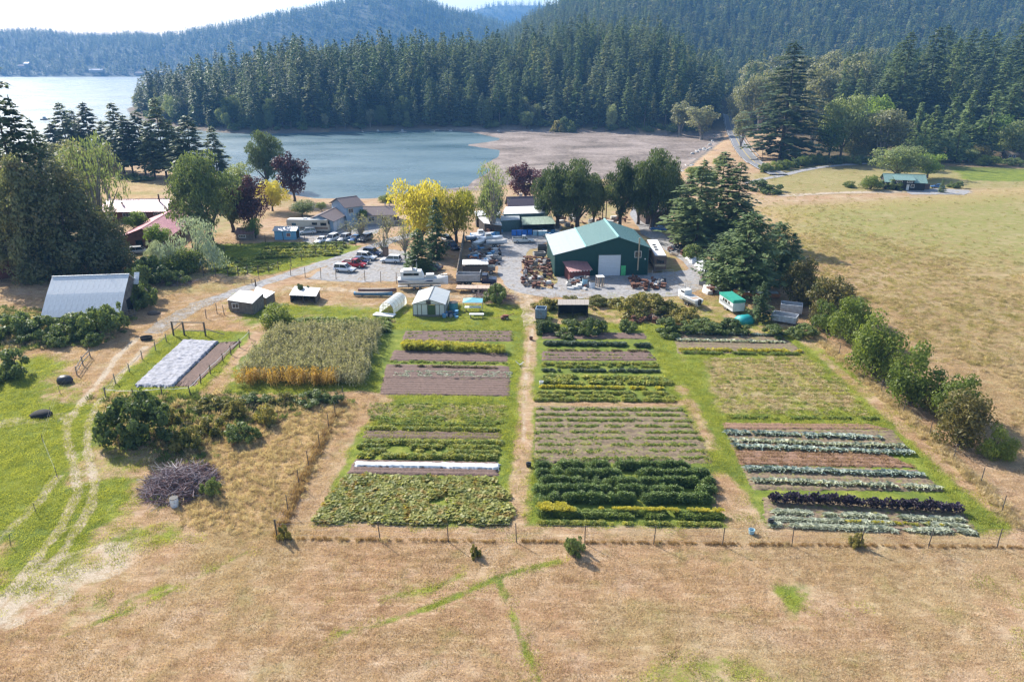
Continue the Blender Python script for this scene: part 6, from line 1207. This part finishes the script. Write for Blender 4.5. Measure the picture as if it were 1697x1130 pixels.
GEL = mat('white_gelcoat', (.72, .74, .77), .3, 0, .08, 2); GELB = mat('pale_blue_hull', (.42, .52, .68), .4, 0, .08, 2); NVY = mat('navy_stripe', (.03, .05, .14), .4); VARN = mat('varnished_hull', (.42, .19, .08), .4, 0, .25, 3); GREYD = mat('grey_deck', (.5, .5, .48), .7, 0, .15, 2); BLUED = mat('blue_tarp', (.06, .25, .55), .6, 0, .2, 2)
bb = boat('motorboat', P(702, 478), R(3), 10.0, 3.0, 1.5, GEL, GREYD, 'large white cabin motorboat with navy stripe on its trailer', (-4.4, .2, 1.5), .8, True, NVY)
MB().box((-2.6, 0, 4.0), (2.6, 1.9, .12)).build('flybridge', TRIM, bb); MB().box((-2.0, 0, 4.4), (.1, 1.6, .6)).build('windscreen', CGL, bb); [MB().bar((-1.2, s * .6, 3.8), (-1.2, s * .6, 5.4), .04).build('mast', STEEL, bb) for s in (-1, 1)]; MB().bar((3, -1, 2.5), (4.9, -.1, 3.0), .03).build('bow_rail', STEEL, bb); MB().bar((3, 1, 2.5), (4.9, .1, 3.0), .03).build('bow_rail', STEEL, bb); MB().box((1.4, 0, 2.7), (1.6, 1.6, .7)).build('hatch_cover', GREYD, bb)
sb = boat('fishing_boat', P(1140, 503), R(112), 6.6, 2.4, 1.2, GEL, GREYD, 'small white fishing boat on the grass, stern towards the garden', (.2, 1.9, .9), .5, True); MB().box((-3.55, 0, 1.3), (.5, .4, 1.1)).build('outboard', BLACKP, sb); MB().box((-1.4, 0, 1.62), (2.4, 1.5, .06)).build('cockpit_floor', mat('cockpit_tan', (.4, .3, .22), .8), sb); [MB().bar((.4, s * .6, 2.4), (.4, s * .6, 4.0), .04).build('mast', STEEL, sb) for s in (-1, 1)]
boat('wooden_boat', P(1252, 497), R(172), 8.6, 2.4, 1.2, VARN, GEL, 'varnished wooden boat with white deck under the rounded pine', (-1.2, .8, .6), .5, False)
for k, (px, py, rz, hm, lb, L) in enumerate(((800, 396, 8, BLUED, 'blue hulled boat at the back of the boat yard row', 6.4), (812, 402, 14, GEL, 'white open boat in the middle of the boat yard row', 6.6), (823, 408, 10, GEL, 'white dinghy at the gravel side of the boat yard row', 5.2), (795, 409, 60, GREYD, 'upturned looking grey boat beside the plank fence', 4.2), (787, 400, 20, GELB, 'pale blue skiff beside the plank fence', 4.8))):
    boat('stored_boat', P(px, py), R(rz), L, 2.1, 1.0, hm, (GEL, GELB, GREYD, GEL, GEL)[k], lb, (-1.2, .6, .9) if k in (0, 1) else None, .5, k != 3)
for (px, py, hm, lb) in ((619, 491, mat('blue_canoe', (.1, .25, .42), .6, 0, .25, 2), 'long faded blue skiff lying behind the hoop house'), (626, 485, mat('brown_canoe', (.2, .11, .09), .7, 0, .25, 2), 'long brown skiff lying behind the faded blue one')):
    boat('long_skiff', P(px, py), R(-2), 7.6, 1.1, .7, hm, WOOD, lb, None, .15, False)
# dark boat afloat
boat('moored_boat', P(75, 199, 0), R(20), 7, 2.4, 1.4, mat('dark_hull', (.05, .06, .08), .5), GREYD, 'dark small boat afloat on the bright water', (-1.5, 1, 1.6), -.4, False)
# steel dump bodies
def open_box(name, a, b_, Wd, H, z0, m, label, cat, rim=None):
    d = b_ - a; r0 = empty(name, (a + b_) / 2, math.atan2(d.y, d.x), label, cat); L = d.length; MB().box((0, 0, z0 + .06), (L, Wd, .12)).build('floor', WOOD_D, r0)
    for s in (-1, 1):
        MB().box((0, s * (Wd / 2 - .06), z0 + .12 + H / 2), (L, .12, H)).build('side', m, r0); MB().box((s * (L / 2 - .06), 0, z0 + .12 + H / 2), (.12, Wd - .25, H)).build('end', m, r0)
        for i in range(6): MB().box((-L / 2 + L * (i + .5) / 6, s * (Wd / 2 + .05), z0 + .1 + H / 2), (.12, .1, H)).build('rib', m, r0)
    if z0 > .2: [MB().box((x_ * L, 0, z0 / 2), (.3, Wd * .8, z0)).build('block', WOOD, r0) for x_ in (-.35, .35)]
    return r0
GS = mat('painted_grey_steel', (.46, .49, .53), .6, .2, .2, 2, rust=(.62, (.25, .15, .1)))
open_box('steel_tipper', P(1292, 519), P(1328, 523), 2.3, 1.5, .5, GS, 'grey steel dump body nearer the hawthorns', 'tipper'); open_box('steel_tipper', P(1279, 531), P(1320, 538), 2.4, 1.1, .35, GS, 'lower pale steel dump body beside the small spruce', 'tipper')
open_box('steel_bin', P(888, 526), P(905, 527), 2.0, 1.7, .1, mat('blue_grey_steel', (.22, .3, .38), .7, .1, .25, 2, rust=(.55, (.3, .15, .09))), 'blue grey steel bin beside the black shelter', 'bin'); open_box('skip', P(891, 418), P(906, 418), 1.8, 1.4, .2, mat('charcoal_steel', (.07, .08, .09), .7), 'charcoal skip beside the gravel loop', 'skip'); open_box('cargo_trailer', P(884, 428), P(903, 427), 1.8, .8, .5, mat('dusty_steel', (.3, .29, .28), .8), 'dusty cargo trailer in front of the charcoal skip', 'trailer')
# canopy table, tent, outhouse, small things
CAN = mat('teal_canopy', (.2, .5, .56), .6, 0, .1, 2); a = P(767, 519); cn = empty('canopy_table', a, 0, 'work table under a pale teal canopy beside the greenhouse', 'canopy'); w_ = 3.6
MB().loft([[(0, 0, 2.0), (w_, 0, 2.0), (w_, 2.6, 2.0), (0, 2.6, 2.0)], [(w_ / 2 - .1, 1.2, 2.5), (w_ / 2 + .1, 1.2, 2.5), (w_ / 2 + .1, 1.4, 2.5), (w_ / 2 - .1, 1.4, 2.5)]]).build('canopy', CAN, cn)
for x_ in (.05, w_ - .05):
    for y_ in (.05, 2.55): MB().bar((x_, y_, 0), (x_, y_, 2.0), .04).build('leg', STEEL, cn)
MB().box((w_ / 2, 1, .85), (3.0, 1.0, .08)).build('table_top', TRIM, cn); [MB().box((x_, 1, .42), (.08, .8, .8)).build('table_leg', WOOD, cn) for x_ in (.5, 3.1)]
bn = empty('white_bench', P(790, 527), 0, 'long white bench in front of the teal canopy', 'bench'); MB().box((0, 0, .75), (2.6, .8, .1)).build('top', TRIM, bn); [MB().box((s * 1.1, 0, .35), (.1, .7, .7)).build('leg', WOOD, bn) for s in (-1, 1)]
TENT = mat('teal_tarp', (.02, .3, .3), .5, 0, .3, 2); MB().loft([[(x_, s * 1.5 * k, z_ * k) for s, z_ in ((-1, 0), (-.75, 1.0), (0, 1.5), (.75, 1.0), (1, 0))] for x_, k in ((-1.6, .75), (-.8, 1), (.6, .95), (1.5, .6))], True).build('tarp_tent', TENT, None, True); o_ = SC.objects['tarp_tent']; o_.location = P(1234, 534); o_.rotation_euler.z = .4; tag(o_, 'teal tarp tent beside the small bluish spruce', 'tent')
ot = empty('outhouse', P(640, 424), .2, 'narrow brown outhouse booth behind the parked cars', 'outhouse'); MB().box((0, 0, 1.15), (1.2, 1.2, 2.3)).build('wall', mat('outhouse_brown', (.2, .12, .09), .8), ot); MB().box((0, 0, 2.36), (1.35, 1.35, .12)).build('roof', TRIM, ot); opening(ot, 'door', (0, -.62, 1.05), (.8, .04, 1.9), mat('outhouse_door', (.26, .17, .12), .8))
# drums, tanks, crates, scrap
def drum(name, px, py, r, h, m, label, group=None, cat='drum', lying=False):
    o_ = empty(name, P(px, py), random.random() * 3, label, cat, group); MB().bar((0, 0, 0), (0, 0, h), r, r, 14).build('body', m, o_); MB().bar((0, 0, h), (0, 0, h + .05), r * 1.03, r * 1.03, 14).build('lid', BLACKP if not lying else m, o_); return o_
BLU = mat('blue_plastic', (.04, .2, .62), .45, 0, .1, 2); LBL = mat('pale_blue_plastic', (.3, .5, .6), .5, 0, .1, 2)
for k in range(4): o_ = empty('blue_tote', P(852 + k * 8.6, 390 - k * .4), random.uniform(-.1, .1), 'bright blue tote in the row before the olive shed', 'tote', 'blue totes before the olive shed'); MB().box((0, 0, .62), (1.2, 1.1, 1.24)).build('tub', BLU, o_); MB().box((0, 0, 1.28), (1.28, 1.18, .08)).build('lid', BLU, o_)
for k in range(3): o_ = empty('pale_tote', P(887 + k * 8, 390), random.uniform(-.2, .2), 'pale blue tote at the workshop end of the tote row', 'tote', 'pale totes before the olive shed'); MB().box((0, 0, .6), (1.1, 1.1, 1.2)).build('tub', LBL, o_); MB().box((0, 0, 1.24), (1.18, 1.18, .08)).build('lid', TRIM, o_)
drum('water_tank', 969, 474, .55, 1.6, LBL, 'tall pale blue tank by the red lean-to', cat='tank'); drum('water_tank', 981, 477, .6, 1.3, mat('white_plastic', (.65, .68, .72), .5), 'squat white tank next to the tall pale blue one', cat='tank'); drum('rain_barrel', 752, 514, .8, 1.5, mat('teal_plastic', (.08, .28, .32), .5), 'fat teal barrel at the greenhouse corner', cat='barrel'); drum('rain_barrel', 746, 524, .45, .9, mat('navy_plastic', (.03, .05, .12), .5), 'dark barrel at the greenhouse corner', cat='barrel'); drum('white_drum', 290, 838, .42, .95, mat('white_plastic', (.65, .68, .72), .5), 'white plastic drum standing beside the brush pile')
cg = empty('timber_cage', P(994, 474), .15, 'upright timber cage with white lid in front of the workshop', 'cage'); [MB().box((x_, y_, 1.0), (.12, .12, 2.0)).build('post', mat('tan_timber', (.4, .3, .22), .8), cg) for x_ in (-.65, .65) for y_ in (-.65, .65)]; MB().box((0, 0, 2.05), (1.5, 1.5, .1)).build('lid', TRIM, cg); [MB().box((x_, -.65, 1), (.3, .08, 1.9)).build('slat', mat('tan_timber', (.4, .3, .22), .8), cg) for x_ in (-.3, .3)]
TEAL2 = mat('green_plastic', (.03, .25, .17), .5)
SCR = [mat('rust_scrap', (.16, .075, .05), .9, .2, .4, 3), mat('grey_scrap', (.3, .3, .3), .7, .3, .3, 3), WOOD, mat('pale_scrap', (.6, .58, .55), .7, 0, .2, 3), mat('black_scrap', (.03, .03, .03), .8, 0, .3, 3), mat('blue_scrap', (.12, .3, .5), .6, 0, .2, 3)]
def scrap_mesh(k):
    g_ = np.random.default_rng(400 + k); mb = MB(); t_ = k % 6
    if t_ == 0:
        for i in range(4): mb.box((g_.normal(0, .3), g_.normal(0, .25), .2 + .25 * i), (g_.uniform(.3, 1.1), g_.uniform(.3, .8), .3), g_.random() * 3)
    elif t_ == 1: mb.box((0, 0, .45), (1.2, .8, .9)); mb.bar((-.3, 0, .9), (-.3, 0, 1.3), .12); mb.box((.3, 0, 1.0), (.4, .5, .25))
    elif t_ == 2:
        for i in range(6): mb.bar((-1.3 + g_.normal(0, .2), g_.normal(0, .3), .1 + .08 * i), (1.3 + g_.normal(0, .2), g_.normal(0, .3), .15 + .08 * i), .07)
    elif t_ == 3: mb.loft([[(x_, s * .6 * k_, z_) for s, z_ in ((-1, 0), (-.8, .6), (.8, .6), (1, 0))] for x_, k_ in ((-.9, .8), (0, 1), (.9, .7))])
    elif t_ == 4:
        for i in range(3): mb.bar((0, 0, .22 * i), (0, 0, .22 * i + .2), .36, .36, 12)
    else: mb.box((0, 0, .4), (1.0, .7, .8)); mb.box((0, 0, .84), (1.1, .8, .08))
    return mb.mesh('scrap', SCR[t_])
SM = [scrap_mesh(k) for k in range(18)]
SN = [('metal_scrap', 'rusty metal scrap lying', 'scrap'), ('old_machine', 'grey discarded machine standing', 'machine'), ('lumber_bundle', 'bundle of weathered lumber lying', 'lumber'), ('white_lump', 'pale covered lump lying', 'junk'), ('tyre_stack', 'stack of old tyres', 'tyres'), ('blue_crate', 'faded blue crate standing', 'crate')]
def junk(cx0, cx1, cy0, cy1, n, where, seed, kinds=(0, 1, 2, 3, 4, 5), s0=.6, s1=1.3):
    g_ = np.random.default_rng(seed); used = []; n = int(n * 1.5)
    for i in range(n * 6):
        if len(used) >= n: break
        px, py = g_.uniform(cx0, cx1), g_.uniform(cy0, cy1); p = P(px, py)
        if any((p - q).length < .95 for q in used): continue
        used.append(p); t_ = kinds[g_.integers(len(kinds))]; o_ = bpy.data.objects.new(SN[t_][0], SM[t_ + 6 * g_.integers(3)]); s = g_.uniform(s0, s1); o_.location = (p.x, p.y, G + .02); o_.rotation_euler = (0, 0, g_.random() * 6.28); o_.scale = (s, s, s * g_.uniform(.7, 1.2)); link(o_); tag(o_, SN[t_][1] + ' ' + where, SN[t_][2], SN[t_][2] + ' ' + where)
junk(776, 830, 413, 440, 34, 'in the boat yard by the plank fence', 1); junk(868, 915, 432, 478, 40, 'between the gravel loop and the workshop', 2, (0, 0, 1, 2, 4, 0, 3)); junk(1048, 1100, 466, 480, 22, 'on the apron below the travel trailer', 3, (0, 1, 3, 4, 0)); junk(1108, 1145, 395, 425, 20, 'along the far side of the gravel lane', 4, (0, 1, 2, 4)); junk(1165, 1200, 462, 486, 20, 'between the gravel loop and the camper trailer', 5, (0, 1, 3, 5, 2)); junk(940, 975, 465, 480, 10, 'at the foot of the red lean-to', 6, (0, 3, 4, 1)); junk(925, 1040, 360, 378, 26, 'under the cedars behind the workshop', 7, (0, 1, 2, 3)); junk(1050, 1090, 508, 535, 16, 'among the broom below the workshop', 8, (0, 2, 3)); junk(736, 760, 518, 528, 9, 'beside the greenhouse', 9, (5, 3, 1), .4, .8); junk(800, 835, 380, 392, 10, 'against the dark boat shed', 10, (5, 3, 1, 0)); junk(900, 925, 384, 395, 8, 'by the corner of the workshop', 11, (1, 3, 5))
# white tarps by the lane
for k, q in enumerate(([(1136,428),(1150,425),(1163,432),(1146,438)], [(1150,440),(1166,434),(1182,444),(1163,452)], [(1164,452),(1176,448),(1180,453),(1168,457)])):
    cloth('white_tarp', q, 22, 16, WHITE_F, ['white plastic sheet highest up the gravel lane', 'largest white plastic sheet by the gravel lane', 'small white plastic sheet by the gravel lane bend'][k], 'tarp', .7, 10 + k)
# red tiller, kennel panels, trough, black plastic heaps
ti = empty('garden_tiller', P(838, 529), .1, 'rusty red garden tiller parked on the grass track', 'tiller'); RU = mat('rust_red', (.25, .08, .05), .8, .2, .3, 4); MB().box((0, 0, .55), (1.0, .5, .5)).build('engine', RU, ti); MB().bar((.3, 0, .6), (1.5, 0, 1.0), .05).build('handle', RU, ti); MB().bar((-.6, -.5, .3), (-.6, .5, .3), .3, .3, 10).build('tines', SCR[0], ti); [wheel(ti, .2, s * .35, .3) for s in (-1, 1)]
kn = empty('wire_kennel', P(1080, 462), .05, 'wire panel kennel in front of the travel trailer', 'kennel'); w_ = 4.6
for x_ in (0, w_ / 2, w_): MB().bar((x_, 0, 0), (x_, 0, 1.8), .04).build('post', STEEL, kn)
for z_ in (.1, .95, 1.8): MB().bar((0, 0, z_), (w_, 0, z_), .03).build('rail', STEEL, kn)
ld = empty('ladder', P(1058, 456), .05, 'short white ladder against the green workshop wall', 'ladder'); [MB().bar((s * .3, .0, 0), (s * .3, .4, 2.2), .05).build('stile', TRIM, ld) for s in (-1, 1)]; [MB().bar((-.3, .1 * i, .5 * i + .3), (.3, .1 * i, .5 * i + .3), .035).build('rung', TRIM, ld) for i in range(4)]
def lump(name, px, py, r, h, m, label, cat, seed):
    g_ = np.random.default_rng(seed); rings = [[(math.cos(a_) * r * k * g_.uniform(.85, 1.15), math.sin(a_) * r * .75 * k * g_.uniform(.85, 1.15), z_) for a_ in np.linspace(0, 6.283, 13)[:-1]] for k, z_ in ((1, 0), (1.02, h * .45), (.8, h * .8), (.35, h))]
    o_ = MB().loft(rings).build(name, m, None, True); o_.location = P(px, py); tag(o_, label, cat)
BP = mat('black_plastic_sheet', (.035, .035, .04), .45, 0, .3, 2, bmp=.6); lump('wrapped_bale', 108, 634, 1.1, 1.1, BP, 'black wrapped bale beside the lane', 'bale', 1); lump('black_heap', 69, 689, 1.3, .7, mat('charred_heap', (.02, .02, .02), .9, 0, .5, 6, bmp=1), 'black heap under the thin pasture fence', 'heap', 2)
tr_ = empty('water_trough', P(243, 563), .2, 'low dark water trough beside the lane', 'trough'); MB().loft([[(math.cos(a_) * 1.0 * k, math.sin(a_) * .6 * k, z_) for a_ in np.linspace(0, 6.283, 15)[:-1]] for k, z_ in ((.9, 0), (1, .6), (.9, .6), (.85, .2))]).build('tub', SCR[4], tr_)
lump('feed_trough', 255, 520, 1.1, .5, WOOD_D, 'low timber trough before the hen houses lane', 'trough', 4)
for k, (px, py, rz) in enumerate(((178, 562, .9), (185, 553, 1.0), (213, 530, .3), (218, 527, .4))):
    o_ = empty('leaning_pallet', P(px, py), rz, 'weathered pallet leaning by the hedge below the barn' if k < 2 else 'pallet board leaning at the barn doorway', 'pallet', 'pallets below the barn' if k < 2 else 'boards at the barn doorway')
    for i in range(5): MB().box((0, .15 * i, .28 * i + .2), (1.5, .05, .14), 0, .5).build('slat', WOOD, o_)
    for s in (-.65, 0, .65): MB().bar((s, -.05, 0), (s, .75, 1.4), .05, .05, 4).build('bearer', WOOD, o_)
# utility poles
for px, py, top, lb in ((998, 372, 303, 'timber utility pole between the cedars behind the workshop'), (1004, 365, 310, 'second shorter utility pole between the cedars'), (1262, 268, 244, 'short utility pole where the road bends'), (425, 482, 463, 'tall square post beside the drive')):
    p = P(px, py); po = empty('utility_pole', p, 0, lb, 'pole'); h_ = topz(p.y, top) - G; MB().bar((0, 0, 0), (0, 0, h_), .16, .11, 8).build('shaft', WOOD_D, po)
    if h_ > 5: MB().box((0, 0, h_ - .6), (1.8, .12, .14)).build('crossarm', WOOD_D, po)
# whirling sprinkler-like white stand and bucket in the alleys
ws_ = empty('white_stand', P(861, 606), .4, 'broken white plastic stand lying on the garden alley', 'stand'); [MB().bar((0, 0, .15), (math.cos(a_) * .8, math.sin(a_) * .5, .7 if k else .1), .06).build('arm', TRIM, ws_) for k, a_ in enumerate((.6, 2.2, 4.0, 5.4))]
for px, py, m_, lb in ((880, 563, SCR[0], 'rust red bucket on the garden alley'), (897, 637, TRIM, 'white bucket at the end of the yellow row'), (876, 773, SCR[4], 'black tub beside the tomato rows'), (1245, 884, LBL, 'pale blue bucket by the low garden gate'), (1277, 868, SCR[4], 'black crate at the end of the pale cabbages')):
    o_ = empty('bucket', P(px, py), 0, lb, 'bucket'); MB().loft([[(math.cos(a_) * r_, math.sin(a_) * r_, z_) for a_ in np.linspace(0, 6.283, 13)[:-1]] for r_, z_ in ((.24, 0), (.32, .5), (.28, .5), (.22, .1))]).build('pail', m_, o_); MB().bar((-.3, 0, .5), (.3, 0, .62), .02).build('handle', STEEL, o_)
for px0, py0, px1, py1 in ((903, 667, 885, 725), (884, 775, 880, 838)): pass
# brush pile and cut branches
def brush(name, px, py, rx, ry, h, n, mats_, label, seed, ln=(1.2, 3.0)):
    g_ = np.random.default_rng(seed); r0 = empty(name, P(px, py), 0, label, 'brush pile'); pr = []
    for k, m_ in enumerate(mats_):
        parts = []
        for i in range(n):
            a_ = g_.random() * 6.283; q = g_.random() ** .5; c_ = np.array([math.cos(a_) * rx * q, math.sin(a_) * ry * q, h * (1 - q * q) * g_.uniform(.3, 1) + .1]); d_ = unit(g_.normal(0, 1, 3) * [1, .8, .32]); l_ = g_.uniform(*ln); r_ = g_.uniform(.012, .05)
            parts.append(tube_arr([c_ - d_ * l_ / 2, c_ + g_.normal(0, .1, 3), c_ + d_ * l_ / 2], [r_, r_ * .8, r_ * .4], 4))
        V_, F_ = join(parts); V_[:, 2] = np.maximum(V_[:, 2], .02); o_ = link(bpy.data.objects.new('branches', np_mesh('branches', V_, F_, [m_])), r0); o_['kind'] = 'stuff'
BR1, BR2, BR3 = mat('dark_branch', (.17, .1, .095), .95, 0, .4, 3), mat('grey_branch', (.33, .27, .28), .95, 0, .3, 3), mat('bleached_branch', (.6, .55, .5), .9, 0, .2, 3)
brush('brush_pile', 300, 803, 3.8, 3.8, 1.4, 620, (BR1, BR2), 'big purple grey brush pile in the rough grass', 1); brush('brush_pile', 285, 795, 2.2, 1.8, 1.8, 40, (BR3,), 'bleached poles thrown on the big brush pile', 2, (2, 4)); brush('brush_pile', 818, 496, 4.5, 2.2, 1.5, 140, (BR2, BR1), 'heap of cut branches beside the gravel loop', 3); brush('brush_pile', 290, 470, 4.5, 2.2, .7, 90, (BR1, BR2), 'low heap of sticks below the silvery olive bush', 4); brush('brush_pile', 1075, 520, 4, 1.8, .6, 80, (BR2, BR3), 'driftwood coloured sticks among the broom below the workshop', 5)
# driftwood and rocks on the far beach
for k in range(34):
    f = RNG.random(); px, py = [(1195 - 80 * f, 232 + 62 * f), (560 + 400 * f, 218.0), (1140 + 55 * f, 262 - 32 * f)][k % 3]; px += RNG.normal(0, 6); py += RNG.normal(0, 1.5); zz = max(.1, float(ground_at(*P(px, py, .5)[:2])[0])); p = P(px, py, zz)
    if k % 2: o_ = MB().bar((-RNG.uniform(1.5, 4), 0, .2), (RNG.uniform(1.5, 4), 0, .3), .22, .14, 7).build('drift_log', BR3); tag(o_, 'bleached drift log stranded on the bay shore', 'log', 'drift logs on the bay shore')
    else: o_ = MB().loft([[(math.cos(a_) * r_ * RNG.uniform(.8, 1.2), math.sin(a_) * r_ * RNG.uniform(.8, 1.2), z_) for a_ in np.linspace(0, 6.283, 9)[:-1]] for r_, z_ in ((1.2, -.2), (1.1, .4), (.6, .8))]).build('shore_rock', CONC); tag(o_, 'grey boulder on the bay shore', 'rock', 'boulders on the bay shore')
    o_.location = p; o_.rotation_euler.z = RNG.random() * 6.28
# ================================================================ AIR
m = bpy.data.materials.new('haze'); m.use_nodes = True; t = m.node_tree; t.nodes.remove(t.nodes['Principled BSDF'])
pv = t.nodes.new('ShaderNodeVolumePrincipled'); pv.inputs['Color'].default_value = (.2, .5, 1, 1); pv.inputs['Density'].default_value = .00015; pv.inputs['Anisotropy'].default_value = .0
t.links.new(pv.outputs[0], t.nodes['Material Output'].inputs['Volume'])
hz = MB().box((0, 3100, 225.75), (12800, 6440, 458.5)).build('haze', m); tag(hz, 'thin blue air over the bay', 'haze', None, 'stuff')
